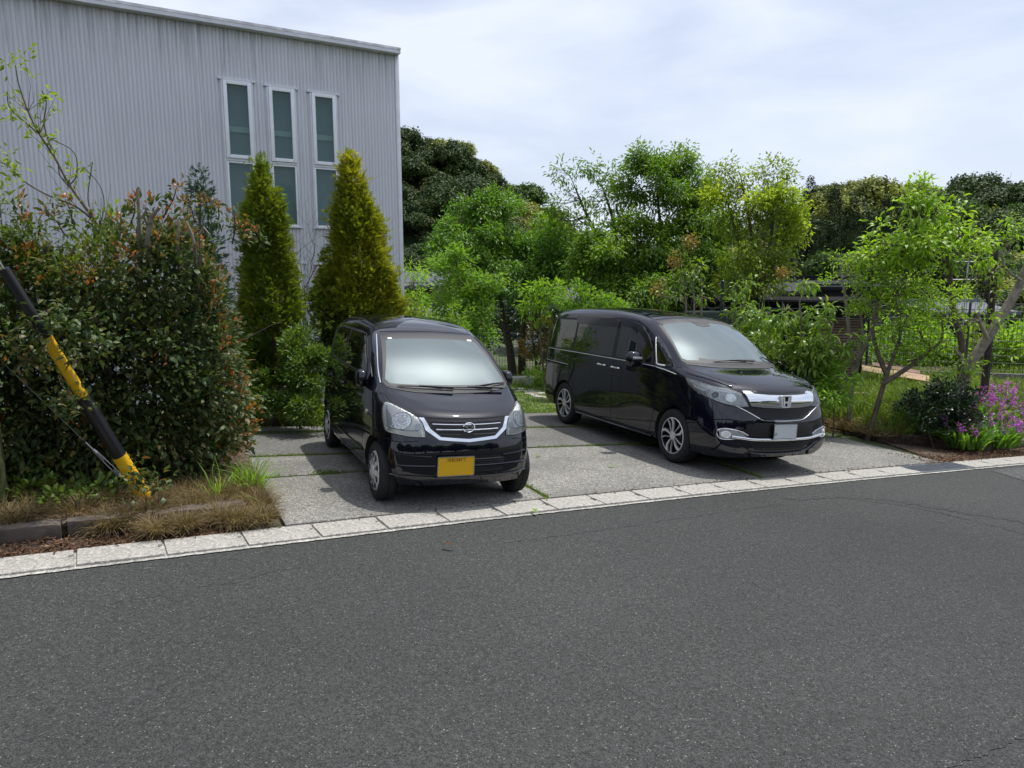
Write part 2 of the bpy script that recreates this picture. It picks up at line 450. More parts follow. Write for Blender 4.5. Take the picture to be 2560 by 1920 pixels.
# driveway slabs; u runs along the kerb-parallel joints, columns split by grass joints D and E
du = Vector((math.cos(R(22.5)), math.sin(R(22.5))))
def lineX(p, d, q, e):
    """intersection of p + t d and q + s e"""
    den = d.x*e.y-d.y*e.x
    t = ((q.x-p.x)*e.y-(q.y-p.y)*e.x)/den
    return p+d*t
Bp = Vector((-.5, 8.80)); Ap = Vector((0.3, 10.72)); Zp = Vector((0.24, 12.25))
Dp = Vector((.11, 7.16)); Dd = Vector((-.40, .917)); Ep = Vector((2.5, 8.77)); Ed = Vector((-.375, .927))
Lp = Vector((-2.2, 6.25)); Ld = Vector((-.44, .90)); Rp = Vector((5.47, 10.35)); Rd = Vector((-.36, .933))
def kx(p, d, off=.352):
    """where a joint meets the gutter"""
    best = None
    for s in np.arange(-4, 9, .02):
        q, _ = kerb(float(s), off)
        w = abs((q-p).x*d.y-(q-p).y*d.x)
        if best is None or w < best[0]: best = (w, q)
    return best[1]
def quad(name, c00, c10, c11, c01, mat, off=.030, gap=.022):
    pts = [c00, c10, c11, c01]; cen = sum(pts, Vector((0, 0)))/4
    out = []
    for i in range(4):
        a, b, c = pts[i-1], pts[i], pts[(i+1) % 4]
        e1 = (a-b).normalized(); e2 = (c-b).normalized()
        sn = abs(e1.x*e2.y-e1.y*e2.x)
        out.append(b+(e1+e2)*gap/max(sn, .3))
    o = sheet(name, out, off, mat, thick=.06, bevel=.006)
    return o
def X(p, d, q): return lineX(p, d, q, du)
Ck = X(Dp, Dd, Vector((-1.54, 7.38)))
# front row
kD, kE, kR, kLq = kx(Dp, Dd), kx(Ep, Ed), kx(Rp, Rd), kx(Vector((-1.75, 5.35)), Ld)
LC = lineX(Lp, Ld, Vector((-1.54, 7.38)), Vector((.88, .47)))
CD = lineX(Dp, Dd, Vector((-1.54, 7.38)), Vector((.88, .47)))
quad('concrete_slab', kLq, kD, CD, LC, M['slab_light'])
quad('concrete_slab', LC, CD, X(Dp, Dd, Bp), X(Lp, Ld, Bp), M['slab_light'])
quad('concrete_slab', kD, kE, X(Ep, Ed, Bp), X(Dp, Dd, Bp), M['slab_light'])
quad('concrete_slab', kE, kR, X(Rp, Rd, Bp), X(Ep, Ed, Bp), M['slab_light'])
quad('concrete_slab', X(Lp, Ld, Bp), X(Dp, Dd, Bp), X(Dp, Dd, Ap), X(Lp, Ld, Ap), M['slab_dark'], gap=.05)
quad('concrete_slab', X(Dp, Dd, Bp), X(Ep, Ed, Bp), X(Ep, Ed, Ap), X(Dp, Dd, Ap), M['slab_dark'], gap=.05)
quad('concrete_slab', X(Ep, Ed, Bp), X(Rp, Rd, Bp), X(Rp, Rd, Ap), X(Ep, Ed, Ap), M['slab_dark'], gap=.05)
quad('concrete_slab', X(Dp, Dd, Ap), X(Ep, Ed, Ap), X(Ep, Ed, Zp), X(Dp, Dd, Zp), M['slab_dark'], gap=.05)
quad('concrete_slab', X(Ep, Ed, Ap), X(Rp, Rd, Ap), X(Rp, Rd, Zp), X(Ep, Ed, Zp), M['slab_dark'], gap=.05)
Yp = Ap+Vector((-.17, .42))
quad('kerb_stone', X(Lp, Ld, Ap), X(Dp, Dd, Ap), X(Dp, Dd, Yp), X(Lp, Ld, Yp), M['slab_dark'], off=.045, gap=.07)

# planting beds
TL = [g2(-160, 1378), g2(0, 1362), g2(330, 1327), g2(613, 1296)]      # timber edging, left
TL = [Vector(p) for p in TL]
leftbed = TL + [Vector((-2.22, 6.2)), Vector((-3.6, 9.3)), Vector((-9, 6)), Vector((-9, 1.2))]
sheet('planting_bed', leftbed, .11, M['soil'], thick=.13)
TR = [Vector(g2(2035, 1062)), Vector(g2(2193, 1103)), Vector(g2(2420, 1132)), Vector(g2(2560, 1118)), Vector(g2(2760, 1098))]
rightbed = TR + [Vector((14, 17)), Vector((4.2, 14.4))]
def bed_d(x, y):
    """metres behind the edging timber of the right-hand bed (negative in front of it)"""
    best = None; p = Vector((x, y))
    for a, b in zip(TR, TR[1:]+[TR[-1]+(TR[-1]-TR[-2])*8]):
        ab = b-a; t = max(0, min(1, (p-a).dot(ab)/ab.length_squared)); q = a+ab*t; dd = (p-q).length
        sg_ = 1 if (ab.x*(p-a).y-ab.y*(p-a).x) > 0 else -1
        if best is None or dd < best[0]-1e-6: best = (dd, sg_)
    return best[0]*best[1]
BED_LEVEL = -.08
def bedz(x, y):
    d = bed_d(x, y); low = gz(x, y)+.13
    t = max(0, min(1, d/1.3)); t = t*t*(3-2*t)
    return low+(max(BED_LEVEL, low)-low)*t if d > 0 else gz(x, y)
def BP(u, v):
    r_ = ray(u, v); Y = 8.0
    while Y < 24:
        p = Vector((0, 0, CH))+r_*(Y/r_.y)
        if p.z <= bedz(p.x, p.y): return p
        Y += .04
    return p
mb = MB(); NU, ND = 34, 14; TRX = TR+[TR[-1]+(TR[-1]-TR[-2])*8]
lens_ = [0.0]
for a, b in zip(TRX, TRX[1:]): lens_.append(lens_[-1]+(b-a).length)
vs = []
for i in range(NU+1):
    s_ = lens_[-1]*(i/NU)**1.2
    j = max(k_ for k_ in range(len(TRX)-1) if lens_[k_] <= s_+1e-9); p = TRX[j].lerp(TRX[j+1], min(1, (s_-lens_[j])/(lens_[j+1]-lens_[j])))
    for q in range(ND+1):
        d = 9.0*(q/ND)**1.7; w = p+Vector((-.40, .917))*d
        vs.append((w.x, w.y, bedz(w.x, w.y) if q else gz(w.x, w.y)+.13))
mb.add(vs, [(i*(ND+1)+q, (i+1)*(ND+1)+q, (i+1)*(ND+1)+q+1, i*(ND+1)+q+1) for i in range(NU) for q in range(ND)])
bo = mb.build('planting_bed', M['soil'], smooth=True)
if bo.data.polygons[0].normal.z < 0: bo.data.flip_normals()
tag(bo, kind='structure')
# strips of litter-covered earth between timber and gutter
sheet('earth_strip', [kerb(-9, .345)[0], kerb(-2.35, .345)[0], TL[3]+Vector((.1, -.02)), TL[0]], .014, M['soil'])
sheet('earth_strip', [kerb(6.75, .345)[0], kerb(14, .345)[0], TR[4], TR[3], TR[2], TR[1]], .014, M['soil'])
def timber(a, b, off, h, w=.11, seed=0, label=None):
    rnd = random.Random(seed); d = (b-a); n = 14; mbt = MB(); vs = []
    e = d.normalized(); nn = Vector((-e.y, e.x))
    for i in range(n+1):
        p = a.lerp(b, i/n); j = [rnd.uniform(-.006, .006) for _ in range(4)]
        z0 = gz(p.x, p.y)+off
        for kx_, (s_, z_) in enumerate(((-.5, -h), (.5, -h), (.5, 0), (.08, .006), (-.5, -.004))):
            q = p+nn*(s_*w+j[kx_ % 4]); vs.append((q.x, q.y, z0+z_+j[(kx_+1) % 4]))
    fs = [tuple(range(5)), tuple(n*5+4-q for q in range(5))]
    for i in range(n):
        for q in range(5): fs.append((i*5+q, i*5+(q+1) % 5, (i+1)*5+(q+1) % 5, (i+1)*5+q))
    mbt.add(vs, fs); o = mbt.build('edging_timber', M['timber'], bevel=.004)
    return tag(o, label, 'edging timber')
timber(TL[0], TL[1].lerp(TL[2], .45), .125, .13, .13, 1, 'weathered grey edging timber at the left edge, below the dry grass')
timber(TL[1].lerp(TL[2], .50), TL[3], .135, .14, .13, 2, 'weathered edging timber ending in a split end beside the driveway')
timber(TR[0], TR[1], .12, .12, .12, 3, 'dark edging timber beside the front corner of the minivan')
timber(TR[1], TR[2].lerp(TR[3], .1), .15, .15, .12, 4, 'long dark edging timber below the dark round shrub')
timber(TR[2].lerp(TR[3], .2), TR[4], .14, .14, .12, 5, 'edging timber under the purple flowers')
# lawn behind the driveway
lawn = [X(Dp, Dd, Zp)+Vector((-1.2, .1)), X(Ep, Ed, Zp)+Vector((.2, .1)), Vector((2.2, 17)), Vector((1.6, 21)), Vector((-1.5, 21)), Vector((-2.3, 15))]
sheet('lawn', lawn, .010, M['lawn'])
mst = aggregate('stepping_stone', (.36, .34, .29), (.24, .225, .19), (.46, .44, .39), 50, (.55, .53, .48), .1, big=.2, bigscale=4, bump=1)
rnd = random.Random(11)
for i in range(22):
    t = i/21
    c = Vector(g2(1290+rnd.uniform(-30, 60)+t*30, 975)).lerp(Vector(g2(1400, 1000)), t) if i < 12 else Vector(g2(1330, 985)).lerp(Vector(g2(1390, 1008)), (i-12)/9)
    c += Vector((rnd.uniform(-.15, .15), rnd.uniform(-.1, .1)))
    r_ = rnd.uniform(.06, .16); n = 7
    poly = [c+Vector((math.cos(2*PI*q/n), math.sin(2*PI*q/n)))*r_*rnd.uniform(.75, 1.2) for q in range(n)]
    o = sheet('stepping_stone', poly, .03, mst, kind='thing', thick=.04, bevel=.006)
    tag(o, 'flat pale stone in the garden path across the lawn behind the cars', 'stone', 'stones of the garden path')
    o['kind'] = 'thing'

# ================================================================= corrugated building
def wallmat():
    m, nt, b = newmat('corrugated_metal'); l = nt.links.new
    t = N(nt, 'ShaderNodeTexCoord'); mpp = N(nt, 'ShaderNodeMapping'); mpp.inputs['Scale'].default_value = (9, 9, .35)
    l(t.outputs['Object'], mpp.inputs[0])
    n1 = N(nt, 'ShaderNodeTexNoise'); n1.inputs['Scale'].default_value = 2.2; n1.inputs['Detail'].default_value = 7; n1.inputs['Roughness'].default_value = .65
    l(mpp.outputs[0], n1.inputs['Vector'])
    n2 = N(nt, 'ShaderNodeTexNoise'); n2.inputs['Scale'].default_value = .7; n2.inputs['Detail'].default_value = 4
    l(t.outputs['Object'], n2.inputs['Vector'])
    sp = N(nt, 'ShaderNodeSeparateXYZ'); l(t.outputs['Object'], sp.inputs[0])
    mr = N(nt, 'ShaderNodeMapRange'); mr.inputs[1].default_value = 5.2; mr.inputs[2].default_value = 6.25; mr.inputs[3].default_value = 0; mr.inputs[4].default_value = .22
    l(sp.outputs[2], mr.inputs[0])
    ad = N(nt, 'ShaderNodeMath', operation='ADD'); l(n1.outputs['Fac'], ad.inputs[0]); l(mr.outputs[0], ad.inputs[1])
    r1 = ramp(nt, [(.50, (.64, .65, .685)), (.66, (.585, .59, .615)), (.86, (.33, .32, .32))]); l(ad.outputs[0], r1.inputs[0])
    r2 = ramp(nt, [(.3, (.93, .93, .94)), (.7, (1.05, 1.05, 1.05))]); l(n2.outputs['Fac'], r2.inputs[0])
    mm = N(nt, 'ShaderNodeMix', data_type='RGBA', blend_type='MULTIPLY'); mm.inputs[0].default_value = 1
    l(r1.outputs[0], mm.inputs[6]); l(r2.outputs[0], mm.inputs[7])
    # grime caught in the grooves
    md = N(nt, 'ShaderNodeMath', operation='GREATER_THAN'); md.inputs[1].default_value = -.003
    l(sp.outputs[1], md.inputs[0])
    mg = N(nt, 'ShaderNodeMath', operation='MULTIPLY'); mg.inputs[1].default_value = .16; l(md.outputs[0], mg.inputs[0])
    m3 = N(nt, 'ShaderNodeMix', data_type='RGBA'); m3.inputs[7].default_value = (.22, .22, .23, 1)
    l(mg.outputs[0], m3.inputs[0]); l(mm.outputs[2], m3.inputs[6])
    l(m3.outputs[2], b.inputs['Base Color']); b.inputs['Roughness'].default_value = .5; b.inputs['Metallic'].default_value = 0
    return m
M['wall'] = wallmat()
M['trim'] = plain('wall_trim', (.66, .67, .70), .45, var=.12, scale=5)
M['winframe'] = plain('window_frame_white', (.82, .84, .87), .4, var=.05, scale=6)
M['gasket'] = plain('gasket', (.03, .03, .03), .6)
def glassmat():
    m, nt, b = newmat('window_glass'); l = nt.links.new
    b.inputs['Base Color'].default_value = (.16, .24, .245, 1); b.inputs['Roughness'].default_value = .03; b.inputs['IOR'].default_value = 1.6
    tr = N(nt, 'ShaderNodeBsdfTransparent'); tr.inputs['Color'].default_value = (.62, .78, .76, 1)
    mx_ = N(nt, 'ShaderNodeMixShader'); mx_.inputs[0].default_value = .62
    l(b.outputs[0], mx_.inputs[1]); l(tr.outputs[0], mx_.inputs[2]); l(mx_.outputs[0], nt.nodes['Material Output'].inputs['Surface'])
    return m
M['winglass'] = glassmat()
M['blind'] = plain('roller_blind', (.34, .42, .42), .9, var=.06, scale=3)
M['lamp_strip'] = plain('lamp_housing', (.75, .80, .74), .5)
BC = Vector((-2.008, 13.5)); bdir = R(30.3)
bz = gz(BC.x, BC.y)
bld = empty('corrugated_building', (BC.x, BC.y, bz), 'two-storey building clad in pale grey corrugated metal with slit windows', 'building', rz=bdir)
HT = 6.11-bz
ZO = -bz
wins = [(-2.97, -2.54, 2.96+ZO, 5.20+ZO), (-2.27, -1.86, 2.96+ZO, 5.18+ZO), (-1.57, -1.16, 2.96+ZO, 5.17+ZO), (-2.27, -1.86, .95+ZO, 2.33+ZO), (-1.57, -1.16, .95+ZO, 2.31+ZO)]
per = .058
mb = MB(); s = -.055; idx = 0
while s > -6.0:
    for (x0, x1, y0, y1) in ((0, .24, 0, 0), (.26, .38, 0, -.006), (.38, .88, -.006, -.006), (.88, 1.0, -.006, 0)):
        a, b = s-x0*per, s-x1*per; mid = (a+b)/2
        iv = [(-.6, HT-.02)]
        for (w0, w1, z0, z1) in wins:
            if w0-.01 < mid < w1+.01:
                nv = []
                for (p, q) in iv:
                    if z0 > p and z1 < q: nv += [(p, z0), (z1, q)]
                    else: nv.append((p, q))
                iv = nv
        for p, q in iv:
            mb.add([(b, y1, p), (a, y0, p), (a, y0, q), (b, y1, q)], [(0, 1, 2, 3)])
    s -= per
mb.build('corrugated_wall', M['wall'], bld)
mb = MB(); 
mb.box((-7.9, .1, HT/2-.3), (3.7, .2, HT+.6)); mb.build('smooth_wall', M['trim'], bld)
mb = MB()
mb.box((-.02, .02, HT/2-.3), (.075, .075, HT+.58)); mb.build('corner_trim', M['trim'], bld, bevel=.006)
mb = MB(); mb.box((0, 4.5, HT/2-.32), (.02, 8.9, HT+.55)); mb.box((-4.9, 9.0, HT/2-.32), (9.8, .05, HT+.55)); mb.build('side_wall', M['trim'], bld)
mb = MB(); mb.box((-4.8, 4.4, HT-.10), (9.6, 9.1, .05)); mb.build('roof', M['trim'], bld)
mb = MB(); mb.box((-4.88, -.005, HT-.008), (9.86, .08, .038)); mb.box((.035, 4.55, HT-.009), (.09, 9.0, .036)); mb.build('roof_coping', plain('coping', (.40, .41, .43), .5, var=.35, scale=7), bld, bevel=.006)
mb = MB(); mb.box((-3.32, -.016, HT/2), (.03, .012, HT-.1)); mb.build('wall_joint', M['trim'], bld)
for wi, (x0, x1, z0, z1) in enumerate(wins):
    cx = (x0+x1)/2; w = x1-x0; t = .028
    two = wi < 3
    zm = z0+1.0 if two else None
    wr = MB()                                       # outer trim
    for sx in (x0-t/2, x1+t/2): wr.box((sx, -.012, (z0+z1)/2), (t, .05, z1-z0+.0))
    wr.box((cx, -.016, z1+.018), (w+.14, .058, .036)); wr.box((cx, -.016, z0-.015), (w+.09, .062, .03))
    if two: wr.box((cx, -.012, zm+.02), (w, .05, .04))
    wob = wr.build('window', M['trim'], bld, bevel=.003)
    parts = [(z0, zm-.002, .028, 0), (zm+.042, z1-.004, .055, -.03)] if two else [(z0, z1, .045, -.005)]
    for (a, b, ft, dy) in parts:
        fr = MB()
        for sx in (x0+ft/2+.002, x1-ft/2-.002): fr.box((sx, dy, (a+b)/2), (ft, .055, b-a))
        for sz in (a+ft/2, b-ft/2): fr.box((cx, dy, sz), (w-2*ft-.006, .0545, ft))
        fr.build('frame', M['winframe'], wob, bevel=.004)
        gk = MB(); gk.box((cx, dy+.012, (a+b)/2), (w-2*ft+.004, .008, b-a-2*ft+.004)); 
        pn = MB(); pn.add([(x0+ft, dy-.004, a+ft), (x1-ft, dy-.004, a+ft), (x1-ft, dy-.004, b-ft), (x0+ft, dy-.004, b-ft)], [(0, 1, 2, 3)])
        pn.build('pane', M['winglass'], wob)
    bl = MB(); bl.box((cx, .16, (z0+z1)/2), (w+.06, .02, z1-z0+.06)); bl.build('blind', M['blind'], wob)
    if two:
        lb = MB(); lb.box((cx+.05, .12, z0+1.52), (w*1.3, .03, .085)); lb.build('lamp_strip', M['lamp_strip'], wob)
wl = empty('wall_lamp', bld.matrix_basis @ Vector((0, 0, 0)), 'small dark wall lamp near the top left corner of the corrugated building', 'wall lamp', rz=bdir)
wl.location = (BC.x+math.cos(bdir)*-6.0+math.sin(bdir)*.02, BC.y+math.sin(bdir)*-6.0-math.cos(bdir)*.02, PT(2, 52, 10.5).z)
mb = MB(); mb.box((0, -.03, 0), (.08, .05, .16)); mb.build('base', M['gasket'], wl, bevel=.008)
mb = MB(); mb.box((0, -.11, -.02), (.11, .12, .07), taper=.7); mb.build('lamp_head', M['gasket'], wl, bevel=.01)
# ================================================================= cars
M['paint'] = plain('black_paint', (.0035, .004, .009), .6, 0, .0, coat=1.0, coatr=.032, ior=1.5)
M['paint2'] = plain('black_pearl_paint', (.0035, .004, .011), .6, 0, .0, coat=1.0, coatr=.03, ior=1.5)
M['plastic'] = plain('black_plastic', (.018, .018, .019), .55)
M['well'] = plain('wheel_well', (.008, .008, .008), .95)
M['chrome'] = plain('chrome', (.82, .83, .85), .07, 1.0)
M['silver'] = plain('silver_paint', (.66, .67, .68), .32, .5, var=.08, scale=10)
M['rimblack'] = plain('rim_black', (.02, .02, .022), .3, .3)
M['tyre'] = plain('tyre_rubber', (.012, .012, .0125), .85, var=.25, scale=25, bump=.2)
M['screen'] = plain('windscreen_glass', (.175, .205, .203), .035, .60, spec=.8, ior=1.9)
M['screen'].node_tree.nodes['Principled BSDF'].inputs['Specular Tint'].default_value = (.92, 1.0, 1.0, 1)
M['glass'] = plain('privacy_glass', (.008, .009, .010), .015, ior=1.95)
M['visor'] = plain('smoked_visor', (.014, .014, .015), .12)
M['seam'] = plain('panel_gap', (.0015, .0015, .0015), .9)
M['reflector'] = plain('lamp_reflector', (.95, .96, .94), .30, .55, var=.04, scale=70, bump=1.0)
M['lens'] = plain('lamp_inner', (.74, .76, .75), .2, .15)
M['bowl'] = plain('lamp_bowl', (.85, .87, .87), .14, .9, var=.15, scale=60, bump=.9)
M['lensdark'] = plain('lamp_shadow', (.10, .105, .11), .12, .6)
M['lens2'] = plain('lamp_inner_grey', (.42, .44, .45), .2, .35, var=.3, scale=25)
M['indicator'] = plain('indicator_lens', (.62, .60, .52), .2, .3)
M['plate_y'] = plain('plate_yellow', (.74, .42, .012), .45)
M['plate_w'] = plain('plate_white', (.60, .63, .64), .45)
M['ink'] = plain('plate_ink', (.02, .02, .02), .5)
M['ink_r'] = plain('plate_ink_brown', (.12, .035, .02), .5)
M['grilleblack'] = plain('grille_black', (.008, .008, .009), .4)
M['white'] = plain('white_plastic', (.75, .75, .72), .3)
M['cover'] = None
def lampglass():
    m, nt, b = newmat('lamp_cover'); l = nt.links.new
    b.inputs['Base Color'].default_value = (.9, .9, .9, 1); b.inputs['Roughness'].default_value = .03
    tr = N(nt, 'ShaderNodeBsdfTransparent'); tr.inputs['Color'].default_value = (.93, .94, .93, 1)
    gl = N(nt, 'ShaderNodeBsdfGlossy'); gl.inputs['Roughness'].default_value = .03
    fr = N(nt, 'ShaderNodeFresnel'); fr.inputs[0].default_value = 1.5
    mx_ = N(nt, 'ShaderNodeMixShader'); l(fr.outputs[0], mx_.inputs[0]); l(tr.outputs[0], mx_.inputs[1]); l(gl.outputs[0], mx_.inputs[2])
    l(mx_.outputs[0], nt.nodes['Material Output'].inputs['Surface'])
    return m
M['cover'] = lampglass()

def catmull(P, seg, closed=False):
    P = [Vector(p) for p in P]; out = []
    for i in range(len(P)-1):
        p1, p2 = P[i], P[i+1]
        p0 = P[i-1] if i else 2*p1-p2
        p3 = P[i+2] if i+2 < len(P) else 2*p2-p1
        d = max((p2-p1).length, 1e-6)
        m1 = (p2-p0)/max((p2-p0).length, 1e-6)*d; m2 = (p3-p1)/max((p3-p1).length, 1e-6)*d
        for k in range(seg):
            t = k/seg; t2 = t*t; t3 = t2*t
            out.append((2*t3-3*t2+1)*p1+(t3-2*t2+t)*m1+(-2*t3+3*t2)*p2+(t3-t2)*m2)
    out.append(P[-1])
    return out
def mirror_half(ring):                              # half ring rear centre .. front centre (b >= 0) -> smooth half ring
    R_ = [Vector(p) for p in ring]
    g0 = Vector((R_[1].x, -R_[1].y, R_[1].z)); g1 = Vector((R_[-2].x, -R_[-2].y, R_[-2].z))
    full = catmull([g0]+R_+[g1], 7)
    return full[7:-7]
def bodymesh(rings, arches, name, mats, parent, vseg=6, crease=()):
    H = [mirror_half(r) for r in rings]
    n = len(H[0]); cols = []
    for j in range(n):
        col = [H[i][j] for i in range(len(H))]
        cuts = [0]+list(crease)+[len(col)-1]; res = []
        for a, b in zip(cuts, cuts[1:]):
            res += catmull(col[a:b+1], vseg)[:-1]
        res.append(col[-1]); cols.append(res)
    m = len(cols[0]); vs = []; fs = []
    full = cols + [[Vector((p.x, -p.y, p.z)) for p in c] for c in cols[-2:0:-1]]
    for c in full: vs += [tuple(p) for p in c]
    N_ = len(full)
    for j in range(N_):
        j2 = (j+1) % N_
        for i in range(m-1): fs.append((j*m+i, j2*m+i, j2*m+i+1, j*m+i+1))
    me = bpy.data.meshes.new(name); me.from_pydata(vs, [], fs)
    for mm in mats: me.materials.append(mm)
    bm = bmesh.new(); bm.from_mesh(me)
    bmesh.ops.remove_doubles(bm, verts=bm.verts, dist=.0015)
    # close roof spine and floor
    bmesh.ops.holes_fill(bm, edges=[e for e in bm.edges if e.is_boundary], sides=0)
    bmesh.ops.recalc_face_normals(bm, faces=bm.faces)
    bm.to_mesh(me); bm.free()
    bvh = BVHTree.FromPolygons([v.co.copy() for v in me.vertices], [tuple(p.vertices) for p in me.polygons])
    o = bpy.data.objects.new(name, me); link(o)
    cut = []
    for (a, z, r, b0, b1) in arches:
        cb = MB()
        k = 40
        cb.prism([(a+r*math.cos(2*PI*q/k), z+r*math.sin(2*PI*q/k)) for q in range(k)], b0, b1)
        c = cb.build('arch_cutter', [M['well']])
        md = o.modifiers.new('cut', 'BOOLEAN'); md.object = c; md.operation = 'DIFFERENCE'; md.solver = 'EXACT'; md.material_mode = 'TRANSFER'
        cut.append(c)
    dg = bpy.context.evaluated_depsgraph_get()
    me2 = bpy.data.meshes.new_from_object(o.evaluated_get(dg), depsgraph=dg)
    bpy.data.objects.remove(o)
    for c in cut: bpy.data.objects.remove(c)
    me2.name = name
    o = link(bpy.data.objects.new(name, me2), parent)
    me2.polygons.foreach_set('use_smooth', [True]*len(me2.polygons))
    me2.set_sharp_from_angle(angle=R(50))
    return o, bvh
def hit(bvh, p, d):
    """first surface of the body met from outside along d through p"""
    p = Vector(p); d = Vector(d).normalized()
    h_ = bvh.ray_cast(p-d*3.0, d)
    return (h_[0], h_[1]) if h_[0] is not None else (None, None)
def smooth_normal(bvh, p, d, e=.012):
    n0 = Vector((0, 0, 0)); d = Vector(d).normalized(); u = d.orthogonal().normalized(); v = d.cross(u)
    for a, b in ((0, 0), (e, 0), (-e, 0), (0, e), (0, -e)):
        q, n = hit(bvh, p+u*a+v*b, d)
        if q is not None and (q-Vector(p)).length < .4:
            n0 += n if n.dot(d) < 0 else -n
    return n0.normalized() if n0.length > 1e-6 else -d
def patch(bvh, pts, d, off, mat, name, parent, res=.04, curve=0, skirt=.006, inset=None, smooth=True, matr=None):
    """a panel that follows the body: outline pts pushed along d on to the surface, lying off above it"""
    d = Vector(d).normalized()
    u = Vector((0, 0, 1)); u = (u-d*u.dot(d)).normalized(); v = d.cross(u)
    P = [Vector(p) for p in pts]
    if curve: P = catmull(P+[P[0]], curve)[:-1]
    fine = []
    for i in range(len(P)):
        a, b = P[i], P[(i+1) % len(P)]; k_ = max(1, int((b-a).length/res))
        for q in range(k_): fine.append(a.lerp(b, q/k_))
    uv = [Vector((p.dot(u), p.dot(v))) for p in fine]; n = len(uv)
    x0 = min(p.x for p in uv); x1 = max(p.x for p in uv); y0 = min(p.y for p in uv); y1 = max(p.y for p in uv)
    inner = []
    def inside(q):
        c = False
        for i in range(n):
            a, b = uv[i], uv[i-1]
            if (a.y > q.y) != (b.y > q.y) and q.x < (b.x-a.x)*(q.y-a.y)/(b.y-a.y)+a.x: c = not c
        return c
    def dist(q): return min((q-p).length for p in uv)
    x = x0+res/2; row = 0
    while x < x1:
        y = y0+(res/2 if row % 2 else 0)
        while y < y1:
            q = Vector((x, y))
            if inside(q) and dist(q) > res*.45: inner.append(q)
            y += res
        x += res*.9; row += 1
    allp = uv+inner
    r = delaunay_2d_cdt(allp, [(i, (i+1) % n) for i in range(n)], [], 1, 1e-6)
    vs2, fs = r[0], r[2]
    c = sum(P, Vector())/len(P); dc = c.dot(d)
    pos = []
    for q in vs2:
        p = u*q.x+v*q.y+d*dc
        h_, nn = hit(bvh, p, d)
        if h_ is None: h_ = p; nn = -d
        if nn.dot(d) > 0: nn = -nn
        pos.append(h_+nn*(off(p) if callable(off) else off))
    mb = MB(); mb.add(pos, [tuple(f) for f in fs])
    # skirt along the outline
    orig = r[3]
    bidx = {}
    for i, os_ in enumerate(orig):
        for o_ in os_:
            if o_ < n: bidx[o_] = i
    ring = [bidx[i] for i in range(n) if i in bidx]
    if skirt:
        base = mb.n
        low = [pos[i]+d*((.02 if callable(off) else off)+skirt) for i in ring]
        mb.add(low, [])
        m_ = len(ring)
        for i in range(m_):
            mb.f.append((ring[i], ring[(i+1) % m_], base+(i+1) % m_, base+i)); mb.m.append(0)
    me = bpy.data.meshes.new(name); me.from_pydata([tuple(p) for p in mb.v], [], mb.f); me.materials.append(mat)
    # consistent outward orientation
    bm = bmesh.new(); bm.from_mesh(me); bmesh.ops.recalc_face_normals(bm, faces=bm.faces)
    bm.faces.ensure_lookup_table()
    if sum((f.normal.dot(d)*f.calc_area() for f in bm.faces)) > 0: bmesh.ops.reverse_faces(bm, faces=bm.faces)
    bm.to_mesh(me); bm.free()
    me.polygons.foreach_set('use_smooth', [smooth]*len(me.polygons)); me.set_sharp_from_angle(angle=R(40))
    return link(bpy.data.objects.new(name, me), parent)
def line_on(bvh, pts, d, w, off, mat, name, parent, seg=8, round_=0, curve=True):
    """a strip or bead following the body along pts; round_ makes it a moulding of that height"""
    d = Vector(d).normalized()
    P = catmull(pts, seg) if curve else [Vector(a).lerp(Vector(b), t/seg) for a, b in zip(pts, pts[1:]) for t in range(seg)]+[Vector(pts[-1])]
    Q = []
    for p in P:
        h_, nn = hit(bvh, p, d)
        if h_ is None: h_ = p; nn = -d
        if nn.dot(d) > 0: nn = -nn
        Q.append((h_+nn*off, nn))
    mb = MB(); vs = []; prof = [(-.5, 0), (.5, 0)] if not round_ else [(-.5, -.4), (-.42, .6), (-.15, 1), (.15, 1), (.42, .6), (.5, -.4)]
    m_ = len(prof)
    for i, (q, nn) in enumerate(Q):
        t = (Q[min(i+1, len(Q)-1)][0]-Q[max(i-1, 0)][0]).normalized(); s_ = t.cross(nn).normalized()
        for a, b in prof: vs.append(q+s_*a*w+nn*b*round_)
    fs = [(i*m_+k_, i*m_+k_+1, (i+1)*m_+k_+1, (i+1)*m_+k_) for i in range(len(Q)-1) for k_ in range(m_-1)]
    if round_: fs += [tuple(range(m_)), tuple((len(Q)-1)*m_+k_ for k_ in range(m_-1, -1, -1))]
    mb.add(vs, fs)
    o = mb.build(name, mat, parent, smooth=bool(round_))
    return o
def join_into(objs, name, parent, mats=None):
    """merge several freshly built meshes into one part"""
    mb = MB(); ms = []
    for o in objs:
        me = o.data
        for mm in me.materials:
            if mm not in ms: ms.append(mm)
    for o in objs:
        me = o.data; base = mb.n
        mb.v += [tuple(o.matrix_basis @ v.co) for v in me.vertices]; mb.n += len(me.vertices)
        for p in me.polygons:
            mb.f.append(tuple(i+base for i in p.vertices)); mb.m.append(ms.index(me.materials[p.material_index]))
    for o in objs: bpy.data.objects.remove(o)
    me = bpy.data.meshes.new(name); me.from_pydata(mb.v, [], mb.f)
    for mm in ms: me.materials.append(mm)
    me.polygons.foreach_set('material_index', mb.m)
    me.polygons.foreach_set('use_smooth', [True]*len(me.polygons)); me.set_sharp_from_angle(angle=R(40))
    return link(bpy.data.objects.new(name, me), parent)
